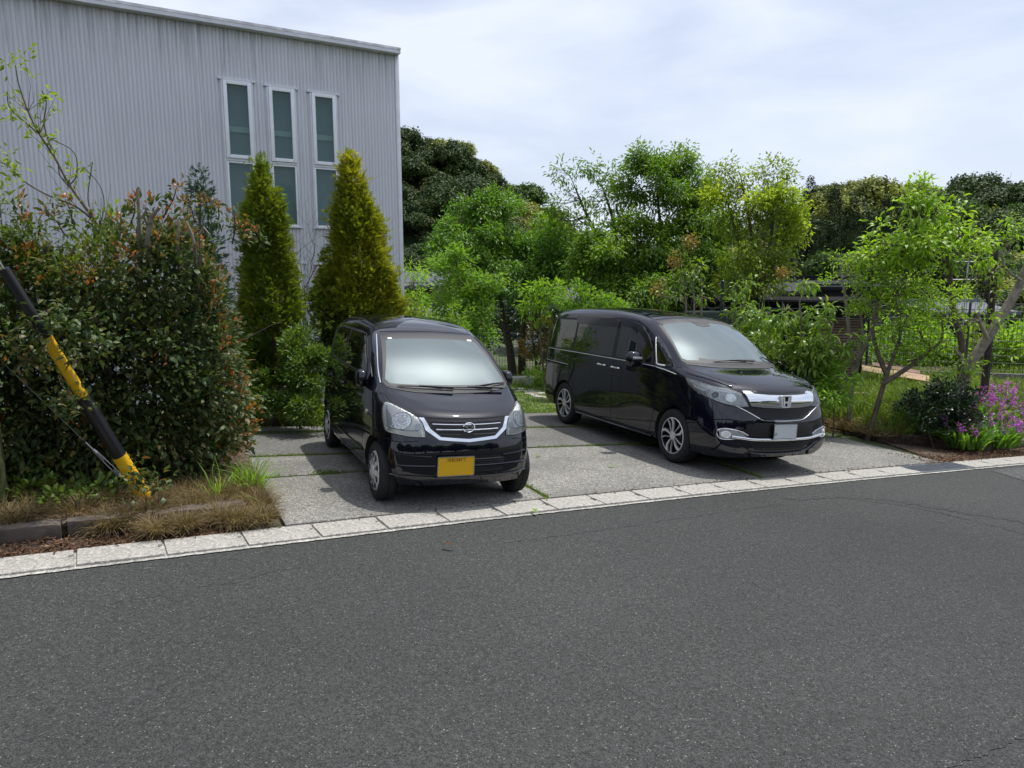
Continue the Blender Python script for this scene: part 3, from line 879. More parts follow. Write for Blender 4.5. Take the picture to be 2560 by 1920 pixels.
def text_mesh(txt, size, mat, name, parent, Mx, thick=.0006, sx=1.0):
    cu = bpy.data.curves.new(name, 'FONT'); cu.body = txt; cu.size = size; cu.align_x = 'CENTER'; cu.align_y = 'CENTER'; cu.extrude = thick
    o = bpy.data.objects.new(name, cu); link(o)
    dg = bpy.context.evaluated_depsgraph_get()
    me = bpy.data.meshes.new_from_object(o.evaluated_get(dg), depsgraph=dg)
    bpy.data.objects.remove(o)
    me.materials.clear(); me.materials.append(mat)
    me.transform(Mx @ Matrix.Diagonal((sx, 1, 1, 1)))
    return link(bpy.data.objects.new(name, me), parent)
def front_frame(p, yaw=0, tilt=0):
    """local x -> car's left seen from the front as picture right, local y -> up, z -> forward"""
    B = Matrix(((0, 0, 1, 0), (1, 0, 0, 0), (0, 1, 0, 0), (0, 0, 0, 1)))
    return Matrix.Translation(p) @ Matrix.Rotation(yaw, 4, 'Z') @ Matrix.Rotation(tilt, 4, 'Y') @ B
def ellipse(cx, cz, rx, rz, n=20, a0=0):
    return [(cx+rx*math.cos(2*PI*k/n+a0), cz+rz*math.sin(2*PI*k/n+a0)) for k in range(n)]
def wheel(parent, a, b, z, R_, W_, rimR, style, steer=0):
    sgn = 1 if b > 0 else -1
    w = empty('wheel', (a, b, z), parent=parent, rz=steer)
    if sgn < 0: w.rotation_euler = (0, 0, PI+steer)
    # outward is +y
    o = .5*W_
    t = MB()
    sh = .022
    t.lathe([(rimR-.012, -o*.9), (rimR+.01, -o), (R_-sh*1.6, -o), (R_-.004, -o+.02), (R_, -o+.045), (R_, -.004), (R_-.006, -.003), (R_-.006, .003), (R_, .004), (R_, o-.045), (R_-.004, o-.02), (R_-sh*1.6, o+.002), ((R_+rimR)/2, o+.004), (rimR+.014, o-.004), (rimR+.004, o-.012), (rimR-.012, o-.03)], 48)
    t.build('tyre', M['tyre'], w, smooth=True, sharp=R(60))
    if style == 'cap':
        r = MB()
        r.lathe([(rimR+.003, o-.016), (rimR-.004, o-.004), (rimR-.016, o+.002), (rimR-.03, o-.004), (rimR*.62, o+.006), (rimR*.36, o+.010), (.062, o+.012), (.05, o+.004), (.047, o+.012), (0.001, o+.015)], 54)
        ro = r.build('hub_cap', M['silver'], w, smooth=True, sharp=R(50))
        h_ = MB()
        for k_ in range(9):
            an = 2*PI*k_/9
            Mr = Matrix.Rotation(an, 4, 'Y')
            h_.prism([(rimR*.66, -.012), (rimR*.90, -.026), (rimR*.93, 0), (rimR*.90, .026), (rimR*.66, .012)], o-.004, o+.0085, M=Mr)
            h_.prism([(rimR*.34, -.0035), (rimR*.64, -.0045), (rimR*.64, .0045), (rimR*.34, .0035)], o+.002, o+.0105, M=Mr)
        h_.build('slots', M['rimblack'], w)
    else:
        r = MB()
        r.lathe([(rimR+.004, o-.02), (rimR+.004, o-.006), (rimR-.003, o-.001), (rimR-.008, o-.004)], 54)
        ro = r.build('rim', M['silver'], w, smooth=True, sharp=R(45))
        h_ = MB()
        h_.lathe([(rimR-.008, o-.0045), (rimR-.014, o-.03), (rimR-.02, -o*.3), (.05, -o*.2), (.001, -o*.2)], 40)
        h_.build('brake_shadow', M['rimblack'], w)
        sp = MB(); sb = MB()
        for k_ in range(5):
            an = 2*PI*k_/5
            for q, (da, wd0, wd1, sk) in enumerate(((-.15, .010, .040, .36), (.26, .004, .010, .36))):
                Mr = Matrix.Rotation(an+da, 4, 'Y')
                # swept spoke: outline of a curved blade
                inn, out = .05, rimR-.008
                L1 = []; L2 = []
                for t_ in range(9):
                    f = t_/8; r_ = inn+(out-inn)*f
                    ph = sk*(1-f)*(f)*1.6*(1 if q == 0 else .7)-(.10*(1-f) if q else -.1*(1-f))
                    wd = (wd0*(1-f)+wd1*f)/2
                    L1.append((r_*math.cos(ph)-wd*-math.sin(ph), r_*math.sin(ph)-wd*math.cos(ph)))
                    L2.append((r_*math.cos(ph)+wd*-math.sin(ph), r_*math.sin(ph)+wd*math.cos(ph)))
                poly = L1+L2[::-1]
                # slice into quads
                for i in range(8):
                    qd = [L1[i], L1[i+1], L2[i+1], L2[i]]
                    (sp if True else sb).prism(qd, o-.022+.012*i/8*0, o-.004, M=Mr)
                    if True:
                        c_ = [(x*1.0, z_) for x, z_ in qd]
                        sb.prism([(x, z_+(-.010 if j_ in (0, 1) else .010)) for j_, (x, z_) in enumerate(c_)], o-.045, o-.0225, M=Mr)
        sp.lathe([(.052, o-.02), (.052, o-.008), (.045, o-.004), (.034, o-.004), (.033, o-.010), (.001, o-.010)], 24)
        for k_ in range(5):
            an = 2*PI*(k_+.5)/5
            sp.box((.039*math.cos(an), o-.006, .039*math.sin(an)), (.012, .01, .012))
        sp.build('spokes', M['silver'], w)
        sb.build('spoke_backs', M['rimblack'], w)
    return w
def plate(parent, p, yaw, tilt, mat, matink, top=None, side=None):
    Mx = front_frame(p, yaw, tilt)
    mb = MB(); mb.prism([(x, z) for x, z in ((-.165, -.0825), (.165, -.0825), (.165, .0825), (-.165, .0825))], -.002, .0)
    o = MB()
    r_ = .012; pts = []
    for cx, cy, a0 in ((.153, .0705, 0), (-.153, .0705, 90), (-.153, -.0705, 180), (.153, -.0705, 270)):
        for k_ in range(4): pts.append((cx+r_*math.cos(R(a0+30*k_)), cy+r_*math.sin(R(a0+30*k_))))
    n = len(pts)
    o.add([Mx @ Vector((x, y, zz)) for zz in (0, .003) for x, y in pts], [tuple(range(n-1, -1, -1)), tuple(range(n, 2*n))]+[(i, (i+1) % n, (i+1) % n+n, i+n) for i in range(n)])
    po = o.build('licence_plate', mat, parent)
    fr = MB()
    big = [(x*1.022, y*1.045) for x, y in pts]
    vs = [Mx @ Vector((x, y, .0055)) for x, y in big]+[Mx @ Vector((x*.985, y*.965, .0055)) for x, y in pts]+[Mx @ Vector((x, y, -.004)) for x, y in big]
    fr.add(vs, [(i, (i+1) % n, (i+1) % n+n, i+n) for i in range(n)]+[(i, (i+1) % n, (i+1) % n+2*n, i+2*n) for i in range(n)])
    fr.build('plate_frame', M['chrome'], po)
    if top: text_mesh(top, .040, matink, 'plate_writing', po, Mx @ Matrix.Translation((.005, .055, .0036)))
    if side: text_mesh(side, .042, matink, 'plate_writing', po, Mx @ Matrix.Translation((-.142, -.03, .0036)))
    return po
def mirror_part(parent, bvh, a, z, sgn, b_in, b_out, size, mat):
    """door mirror: rounded housing on a short foot"""
    mb = MB()
    prof = []
    nA, nB = 12, 8; vs = []
    cy = sgn*(b_in+b_out)/2; hw = (b_out-b_in)/2
    for i in range(nB+1):
        f = i/nB; y = -1+2*f
        rr = (1-abs(y)**3.2)**(1/3.2) if abs(y) < 1 else 0
        rr = max(rr, .05)
        for k_ in range(nA):
            w = 2*PI*k_/nA
            cx, cz = math.cos(w), math.sin(w)
            ex = math.copysign(abs(cx)**.75, cx); ez = math.copysign(abs(cz)**.7, cz)
            front = .62 if ex < 0 else 1.0
            vs.append((a+size[0]*ex*rr*front, cy+sgn*hw*y, z+size[1]*ez*rr))
    fs = [(i*nA+k_, i*nA+(k_+1) % nA, (i+1)*nA+(k_+1) % nA, (i+1)*nA+k_) for i in range(nB) for k_ in range(nA)]
    fs += [tuple(range(nA)), tuple(nB*nA+k_ for k_ in range(nA))]
    mb.add(vs, fs)
    o = mb.build('door_mirror', mat, parent, smooth=True, sharp=R(70))
    g = MB(); g.prism([(y_, z_) for y_, z_ in ellipse(0, 0, hw*.86, size[1]*.78, 18)], -.001, .001, M=Matrix.Translation((a-size[0]*.60, cy, z)) @ Matrix.Rotation(PI/2, 4, 'Z'))
    g.build('mirror_glass', M['chrome'], o)
    f_ = MB(); f_.tube([(a-.01, sgn*(b_in-.07), z-size[1]*.95), (a, sgn*(b_in+.02), z-size[1]*.6), (a, cy, z-size[1]*.3)], [.035, .028, .03], 8)
    f_.build('mirror_foot', M['plastic'], o, smooth=True)
    return o
def handle(parent, bvh, a, z, sgn, mat, ln=.19):
    h_, nn = hit(bvh, (a, sgn*1.5, z), (0, -sgn, 0))
    y = h_.y
    rc = MB(); rc.prism(ellipse(a, z, ln*.36, .028, 20), y+sgn*.0015, y+sgn*.003)
    ro = rc.build('handle_recess', M['seam'], parent)
    mb = MB(); P = []
    for t_ in range(9):
        f = t_/8; P.append((a+ln*(f-.5), y+sgn*(.012+.022*math.sin(PI*f)**.6), z+.004*math.sin(PI*f)))
    mb.tube(P, [.009]+[.0135]*7+[.009], 8)
    o = mb.build('door_handle', mat, parent, smooth=True)
    ro.parent = o
    return o
def wiper(parent, bvh, base, tip, mid_off=.02, bl=1.0):
    d = Vector((-1, 0, -.9)).normalized()
    def on(p, o_):
        h_, nn = hit(bvh, p, d)
        if h_ is None: return Vector(p)
        return h_+(nn if nn.dot(d) < 0 else -nn)*o_
    a, b = Vector(base), Vector(tip)
    mb = MB()
    arm = [on(a.lerp(b, t), .03) for t in (0, .25, .5, .62)]
    mb.tube(arm, [.011, .008, .006, .005], 6)
    P = [on(a.lerp(b, .18+.82*t/10), .014+.01*math.sin(PI*t/10)) for t in range(11)]
    mb.tube(P, [.004]+[.008]*9+[.004], 5)
    return mb.build('wiper', M['plastic'], parent, smooth=True)

# ---------------------------------------------------------------- the small black car
KEI = empty('parked_car', (0, 0, 0), 'small black hatchback with a yellow licence plate, parked beside the hedge', 'car')
KEI.matrix_world = slope_matrix(-1.597, 8.857, -1.1588, .034)
def side_cols(b, z, av=(-.15, .1, .7, 1.25, 1.8, 2.3)):
    b = b if hasattr(b, '__len__') else [b]*6; z = z if hasattr(z, '__len__') else [z]*6
    return [(a, bb, zz) for a, bb, zz in zip(av, b, z)]
FL = [(-.30, 0, .215), (-.30, .42, .215), (-.24, .60, .215)]+side_cols([.62, .64, .66, .66, .66, .64], .215)+[(2.55, .60, .215), (2.74, .54, .215), (2.84, .34, .215), (2.87, 0, .215)]
K_R = [
 [(p[0]*.96+.05, p[1]*.9, .225) for p in FL],
 [(-.33, 0, .27), (-.33, .42, .27), (-.27, .63, .26)]+side_cols([.685, .70, .705, .705, .705, .70], [.245, .235, .225, .225, .225, .225])+[(2.58, .675, .215), (2.78, .585, .205), (2.885, .36, .205), (2.915, 0, .21)],
 [(-.37, 0, .36), (-.365, .43, .36), (-.30, .66, .355)]+side_cols([.725, .732, .72, .72, .722, .732], .335)+[(2.60, .715, .32), (2.825, .605, .31), (2.935, .37, .305), (2.965, 0, .305)],
 [(-.385, 0, .5), (-.38, .43, .5), (-.31, .665, .5)]+side_cols([.732, .7375, .733, .733, .733, .7375], [.5, .52, .5, .5, .5, .53])+[(2.58, .722, .50), (2.82, .615, .49), (2.945, .375, .48), (2.99, 0, .475)],
 [(-.37, 0, .68), (-.365, .43, .68), (-.30, .66, .68)]+side_cols([.728, .733, .735, .735, .735, .733], .68)+[(2.54, .715, .68), (2.78, .605, .665), (2.915, .37, .64), (2.965, 0, .63)],
 [(-.35, 0, .85), (-.345, .43, .85), (-.285, .65, .85)]+side_cols([.718, .724, .728, .728, .726, .722], .84)+[(2.48, .70, .835), (2.71, .585, .815), (2.85, .35, .80), (2.905, 0, .79)],
 [(-.335, 0, .98), (-.33, .43, .98), (-.27, .635, .98)]+side_cols([.700, .707, .712, .712, .708, .700], [.97, .97, .965, .96, .955, .945])+[(2.37, .665, .955), (2.53, .56, .93), (2.66, .335, .90), (2.72, 0, .885)],
 [(-.325, 0, 1.08), (-.32, .42, 1.08), (-.26, .62, 1.08)]+side_cols([.682, .688, .692, .692, .688, .672], [1.08, 1.075, 1.065, 1.055, 1.045, 1.03], (-.15, .1, .7, 1.25, 1.75, 2.15))+[(2.28, .648, 1.02), (2.36, .58, 1.01), (2.41, .34, .995), (2.43, 0, .985)],
 [(-.295, 0, 1.30), (-.29, .40, 1.30), (-.235, .585, 1.29)]+side_cols([.642, .648, .652, .652, .648, .63], 1.28, (-.14, .1, .68, 1.2, 1.58, 1.84))+[(1.935, .595, 1.28), (1.985, .54, 1.275), (2.03, .33, 1.265), (2.055, 0, 1.26)],
 [(-.26, 0, 1.48), (-.255, .38, 1.475), (-.20, .54, 1.46)]+side_cols([.585, .592, .596, .594, .588, .572], [1.47, 1.485, 1.49, 1.485, 1.47, 1.455], (-.11, .1, .66, 1.05, 1.32, 1.50))+[(1.575, .545, 1.452), (1.61, .49, 1.458), (1.645, .31, 1.475), (1.665, 0, 1.482)],
 [(-.20, 0, 1.575), (-.195, .30, 1.57), (-.15, .42, 1.56)]+side_cols([.47, .48, .485, .48, .47, .455], [1.565, 1.58, 1.59, 1.585, 1.565, 1.55], (-.06, .12, .64, .95, 1.18, 1.32))+[(1.38, .43, 1.535), (1.41, .39, 1.535), (1.45, .25, 1.545), (1.47, 0, 1.55)],
 [(-.10, 0, 1.60), (-.08, 0, 1.602), (-.04, 0, 1.605), (.0, 0, 1.61), (.14, 0, 1.62), (.6, 0, 1.636), (.85, 0, 1.634), (1.02, 0, 1.625), (1.12, 0, 1.615), (1.17, 0, 1.608), (1.2, 0, 1.60), (1.23, 0, 1.595), (1.25, 0, 1.59)],
]
kb, kbvh = bodymesh(K_R, [(2.49, .27, .315, .50, .9), (2.49, .27, .315, -.9, -.50), (0, .27, .31, .50, .9), (0, .27, .31, -.9, -.50)], 'body', [M['paint'], M['well']], KEI, crease=(1,))
F_ = (-1, 0, 0)
wsb = [(2.4, -.615, 1.035), (2.4, -.585, 1.005), (2.4, -.35, .995), (2.4, 0, .990), (2.4, .35, .995), (2.4, .585, 1.005), (2.4, .615, 1.035)]
wst = [(1.6, .50, 1.435), (1.6, .47, 1.452), (1.6, .30, 1.464), (1.6, 0, 1.470), (1.6, -.30, 1.464), (1.6, -.47, 1.452), (1.6, -.50, 1.435)]
DW = (-.75, 0, -.66)
patch(kbvh, wsb+wst, F_, .003, M['gasket'], 'windscreen_seal', KEI, res=.05)
ws2 = [Vector((p[0], p[1]*.955, p[2]+.026)) for p in wsb]+[Vector((p[0], p[1]*.945, p[2]-.050)) for p in wst]
wo_ = patch(kbvh, ws2, F_, .0045, M['screen'], 'windscreen', KEI, res=.05, skirt=0)
def side_poly(pts, sg): return [(a, sg, z) for a, z in pts]
for sg in (-1, 1):
    D_ = (0, -sg, 0)
    win_r = [(.20, 1.115), (.80, 1.10), (.80, 1.455), (.45, 1.465), (.20, 1.455), (.06, 1.39), (.03, 1.25), (.08, 1.14)]
    win_f = [(.86, 1.10), (1.62, 1.085), (1.90, 1.08), (1.83, 1.18), (1.62, 1.34), (1.47, 1.42), (1.30, 1.445), (.86, 1.455)]
    patch(kbvh, side_poly([(.78, 1.08), (1.95, 1.062), (1.86, 1.20), (1.64, 1.37), (1.47, 1.445), (1.28, 1.465), (.8, 1.478), (.42, 1.485), (.17, 1.47), (.03, 1.40), (0, 1.25), (.05, 1.12), (.18, 1.095)], sg), D_, .0015, M['gasket'], 'window_surround', KEI, res=.05)
    patch(kbvh, side_poly(win_r, sg), D_, .003, M['glass'], 'side_window', KEI, res=.05)
    patch(kbvh, side_poly(win_f, sg), D_, .003, M['glass'], 'side_window', KEI, res=.05)
    patch(kbvh, side_poly([(1.97, 1.075), (2.10, 1.07), (2.0, 1.15), (1.93, 1.19)], sg), D_, .003, M['glass'], 'quarter_window', KEI, res=.04)
    line_on(kbvh, [(-.02, sg, 1.08), (.2, sg, 1.075), (.8, sg, 1.065), (1.4, sg, 1.058), (2.0, sg, 1.048)], D_, .014, .002, M['chrome' if sg < 0 else 'plastic'], 'window_moulding', KEI, round_=.005)
    line_on(kbvh, [(.83, sg, 1.47), (.83, sg, 1.1), (.84, sg, .6), (.84, sg, .3), (.85, sg, .255)], D_, .006, .0012, M['seam'], 'door_gap', KEI)
    line_on(kbvh, [(2.02, sg, 1.06), (2.07, sg, .9), (2.08, sg, .6), (2.05, sg, .34), (1.98, sg, .27)], D_, .006, .0012, M['seam'], 'door_gap', KEI)
    line_on(kbvh, [(.02, sg, 1.05), (.20, sg, .75), (.33, sg, .55), (.37, sg, .40), (.38, sg, .27)], D_, .006, .0012, M['seam'], 'door_gap', KEI)
    line_on(kbvh, [(.38, sg, .27), (1.0, sg, .262), (2.0, sg, .268)], D_, .007, .0012, M['seam'], 'sill_gap', KEI)
    line_on(kbvh, [(.40, sg, .36), (1.0, sg, .37), (2.05, sg, .38)], D_, .02, .001, M['paint'], 'side_crease', KEI, round_=.008)
    handle(KEI, kbvh, 1.02, .90, sg, M['paint'], .17); handle(KEI, kbvh, .30, .91, sg, M['paint'], .15)
    wv = patch(kbvh, [(2.20+.035*math.cos(w), sg, .76+.022*math.sin(w)) for w in [2*PI*q/14 for q in range(14)]], D_, .008, M['indicator'], 'side_repeater', KEI, res=.02)
    mirror_part(KEI, kbvh, 1.98, 1.045, sg, .695, .80, (.105, .088), M['paint'])
    # roof gutter line
    line_on(kbvh, [(-.1, sg*.50, 2), (.4, sg*.515, 2), (1.0, sg*.51, 2), (1.35, sg*.50, 2), (1.52, sg*.49, 2)], (0, 0, -1), .012, .001, M['seam'], 'roof_moulding', KEI)
    # A-pillar trims beside the glass
    line_on(kbvh, [(2.40, sg*.63, 1.03), (2.2, sg*.62, 1.13), (2.0, sg*.595, 1.25), (1.8, sg*.56, 1.36), (1.63, sg*.525, 1.445)], F_, .014, .003, M['chrome' if sg < 0 else 'gasket'], 'pillar_trim', KEI, round_=.004)
# bonnet shut lines
line_on(kbvh, [(2.9, -.40, .795), (2.9, -.2, .79), (2.9, 0, .788), (2.9, .2, .79), (2.9, .40, .795)], F_, .010, .002, M['seam'], 'bonnet_gap', KEI)
for sg in (-1, 1):
    line_on(kbvh, [(2.88, sg*.41, .80), (2.78, sg*.52, .875), (2.62, sg*.595, .94), (2.45, sg*.635, .99)], (-.7, 0, -.7), .007, .0012, M['seam'], 'bonnet_gap', KEI)
    line_on(kbvh, [(2.95, sg*.47, .60), (2.85, sg*.62, .585), (2.75, sg*.70, .60)], (-.8, -sg*.6, 0), .006, .0012, M['seam'], 'bumper_gap', KEI)
    # headlight
    dL = Vector((-.86, -sg*.5, -.10))
    out = [(2.93, .385, .635), (2.92, .395, .70), (2.89, .425, .770), (2.84, .50, .822), (2.75, .60, .868), (2.64, .672, .898), (2.62, .698, .888), (2.64, .708, .81), (2.68, .70, .72), (2.73, .685, .665), (2.83, .60, .645), (2.90, .48, .632)]
    out = [(a, sg*b, z) for a, b, z in out]
    hl = patch(kbvh, out, dL, .003, M['reflector'], 'headlight', KEI, res=.03, curve=3)
    def disc(c, ru, rv, off, mat, nm, pr_):
        q, nn = hit(kbvh, c, dL); nn = nn if nn.dot(dL) < 0 else -nn
        e1 = Vector((0, 0, 1)); e1 = (e1-nn*e1.dot(nn)).normalized(); e2 = nn.cross(e1)
        pts = [q+e1*rv*math.sin(2*PI*k_/22)+e2*ru*math.cos(2*PI*k_/22) for k_ in range(22)]
        return patch(kbvh, pts, dL, off, mat, nm, pr_, res=.025)
    disc((2.80, sg*.570, .757), .094, .080, .0045, M['lensdark'], 'bowl_rim', hl)
    disc((2.80, sg*.570, .757), .089, .075, .0060, M['bowl'], 'bowl', hl)
    disc((2.81, sg*.575, .768), .034, .030, .0085, M['reflector'], 'bulb_cap', hl)
    disc((2.90, sg*.455, .715), .030, .034, .0050, M['lens'], 'side_lamp', hl)
    for q_ in range(7): line_on(kbvh, [(2.66-.0*q_, sg*(.690-.009*q_), .875-.012*q_), (2.70, sg*(.688-.009*q_), .80), (2.74, sg*(.682-.009*q_), .715)], dL, .003, .005, M['lens'], 'lamp_flute', hl, seg=4, round_=.003)
    ind = [(2.92, sg*.415, .640), (2.9, sg*.42, .675), (2.84, sg*.55, .680), (2.75, sg*.665, .700), (2.735, sg*.675, .672), (2.83, sg*.585, .652), (2.9, sg*.47, .640)]
    patch(kbvh, ind, dL, .006, M['indicator'], 'indicator', hl, res=.03)
    line_on(kbvh, out+[out[0]], dL, .007, .0125, M['gasket'], 'lamp_edge', hl, seg=3)
    line_on(kbvh, [(2.90, sg*.44, .690), (2.84, sg*.53, .682), (2.76, sg*.64, .694), (2.72, sg*.68, .712)], dL, .006, .0075, M['lensdark'], 'lamp_divider', hl)
    patch(kbvh, out, dL, .012, M['cover'], 'cover', hl, res=.035, curve=3, skirt=0)
# grille
gp = [(2.9, -.375, .785), (2.9, -.345, .70), (2.9, -.265, .635), (2.9, 0, .615), (2.9, .265, .635), (2.9, .345, .70), (2.9, .375, .785), (2.9, .2, .782), (2.9, 0, .780), (2.9, -.2, .782)]
gk = patch(kbvh, gp, F_, .002, M['grilleblack'], 'grille', KEI, res=.04)
for zz, hw_ in ((.742, .315), (.700, .285)):
    line_on(kbvh, [(2.9, -hw_, zz), (2.9, -hw_/2, zz-.003), (2.9, 0, zz-.004), (2.9, hw_/2, zz-.003), (2.9, hw_, zz)], F_, .011, .005, M['chrome'], 'grille_bar', gk, round_=.007)
for zz, hw_ in ((.765, .33), (.722, .30), (.680, .275), (.660, .26)):
    line_on(kbvh, [(2.9, -hw_, zz), (2.9, 0, zz-.004), (2.9, hw_, zz)], F_, .006, .003, M['plastic'], 'grille_rib', gk, round_=.004)
ch = [(2.9, -.420, .790), (2.9, -.372, .690), (2.9, -.262, .612), (2.9, 0, .592), (2.9, .262, .612), (2.9, .372, .690), (2.9, .420, .790), (2.9, .378, .790), (2.9, .335, .705), (2.9, .250, .637), (2.9, 0, .618), (2.9, -.250, .637), (2.9, -.335, .705), (2.9, -.378, .790)]
patch(kbvh, ch, F_, .010, M['chrome'], 'grille_surround', KEI, res=.03, skirt=.008)
# emblem: oval ring with a slanted open D
q, nn = hit(kbvh, (2.9, 0, .718), F_)
Em = front_frame(q+Vector((.012, 0, 0)), 0, 0)
em = MB()
ro_, ri_ = (.058, .045), (.049, .036)
vs = []
for k_ in range(28):
    w = 2*PI*k_/28
    for (rx, ry, zz) in ((ro_[0], ro_[1], -.006), (ro_[0], ro_[1], .004), ((ro_[0]+ri_[0])/2, (ro_[1]+ri_[1])/2, .008), (ri_[0], ri_[1], .003)):
        vs.append(Em @ Vector((rx*math.cos(w), ry*math.sin(w), zz)))
em.add(vs, [(k_*4+i, k_*4+i+1, ((k_+1) % 28)*4+i+1, ((k_+1) % 28)*4+i) for k_ in range(28) for i in range(3)])
def bar2(mbx, P, w, z0, z1, Mx):
    for a, b in zip(P, P[1:]):
        a, b = Vector(a), Vector(b); t = (b-a).normalized(); nn_ = Vector((-t.y, t.x))*w/2; e_ = t*w*.3
        qd = [a-e_-nn_, b+e_-nn_, b+e_+nn_, a-e_+nn_]
        mbx.add([Mx @ Vector((p.x, p.y, zz)) for zz in (z0, z1) for p in qd], [(3, 2, 1, 0), (4, 5, 6, 7), (0, 1, 5, 4), (1, 2, 6, 5), (2, 3, 7, 6), (3, 0, 4, 7)])
bar2(em, [(-.040, .012), (-.012, .016), (.020, .014), (.042, .008)], .008, -.002, .005, Em)
bar2(em, [(.042, .006), (.022, -.006), (-.014, -.024)], .008, -.002, .0045, Em)
bar2(em, [(-.036, .010), (-.018, -.006), (-.015, -.020)], .0065, -.002, .004, Em)
bar2(em, [(-.018, .010), (-.004, -.010)], .006, -.002, .0042, Em)
em.build('emblem', M['chrome'], KEI)
# bumper
patch(kbvh, [(2.9, -.56, .405), (2.9, -.56, .335), (2.9, -.30, .318), (2.9, .30, .318), (2.9, .56, .335), (2.9, .56, .405), (2.9, .30, .455), (2.9, -.30, .455)], F_, .002, M['paint'], 'bumper_panel', KEI, res=.05)
patch(kbvh, [(2.9, .07, .325), (2.9, .33, .33), (2.9, .36, .44), (2.9, .31, .462), (2.9, .07, .468), (2.9, -.30, .465), (2.9, -.30, .325)], F_, .004, M['grilleblack'], 'air_intake', KEI, res=.05)
for zz in (.345, .365, .405, .425, .445):
    line_on(kbvh, [(2.9, .05, zz), (2.9, .19, zz), (2.9, .335, zz)], F_, .007, .006, M['plastic'], 'intake_bar', KEI, round_=.004)
line_on(kbvh, [(2.9, -.60, .385), (2.9, -.3, .388), (2.9, 0, .388), (2.9, .3, .388), (2.9, .60, .385)], F_, .022, .004, M['paint'], 'bumper_bar', KEI, round_=.014)
line_on(kbvh, [(2.9, -.64, .30), (2.9, -.3, .292), (2.9, 0, .29), (2.9, .3, .292), (2.9, .64, .30)], F_, .014, .003, M['paint'], 'bumper_lip', KEI, round_=.012)
for sg in (-1, 1):
    line_on(kbvh, [(2.9, sg*.33, .470), (2.9, sg*.48, .475), (2.9, sg*.60, .48)], F_, .010, .002, M['paint'], 'bumper_crease', KEI, round_=.008)
plate(KEI, Vector((3.012, -.125, .392)), 0, 0, M['plate_y'], M['ink_r'], top='浜松583て')
wheel(KEI, 2.49, -.640, .266, .266, .155, .178, 'cap', steer=R(0)); wheel(KEI, 2.49, .640, .266, .266, .155, .178, 'cap')
wheel(KEI, 0, -.640, .266, .266, .155, .178, 'cap'); wheel(KEI, 0, .640, .266, .266, .155, .178, 'cap')
patch(kbvh, [(2.4, -.60, 1.00), (2.4, -.35, .965), (2.4, 0, .955), (2.4, .35, .965), (2.4, .60, 1.00), (2.4, .58, 1.012), (2.4, .35, .998), (2.4, 0, .992), (2.4, -.35, .998), (2.4, -.58, 1.012)], F_, .0035, M['plastic'], 'cowl_panel', KEI, res=.04)
wiper(KEI, kbvh, (2.46, .02, 1.0), (2.44, -.50, 1.055)); wiper(KEI, kbvh, (2.46, .52, 1.0), (2.46, -.06, 1.04))
wiper(KEI, kbvh, (2.42, .25, .995), (2.40, .58, 1.09))
patch(kbvh, [(1.7, -.44, 1.405), (1.7, -.40, 1.407), (1.7, -.40, 1.42), (1.7, -.44, 1.418)], F_, .0055, M['white'], 'sticker', KEI, res=.02, skirt=0)
patch(kbvh, [(1.7, .39, 1.405), (1.7, .44, 1.403), (1.7, .44, 1.418), (1.7, .39, 1.42)], F_, .0055, M['white'], 'sticker', KEI, res=.02, skirt=0)
line_on(kbvh, [(1.62, -.49, 1.47), (1.6, -.3, 1.484), (1.6, 0, 1.490), (1.6, .3, 1.484), (1.62, .49, 1.47)], F_, .010, .0015, M['seam'], 'roof_front_gap', KEI)

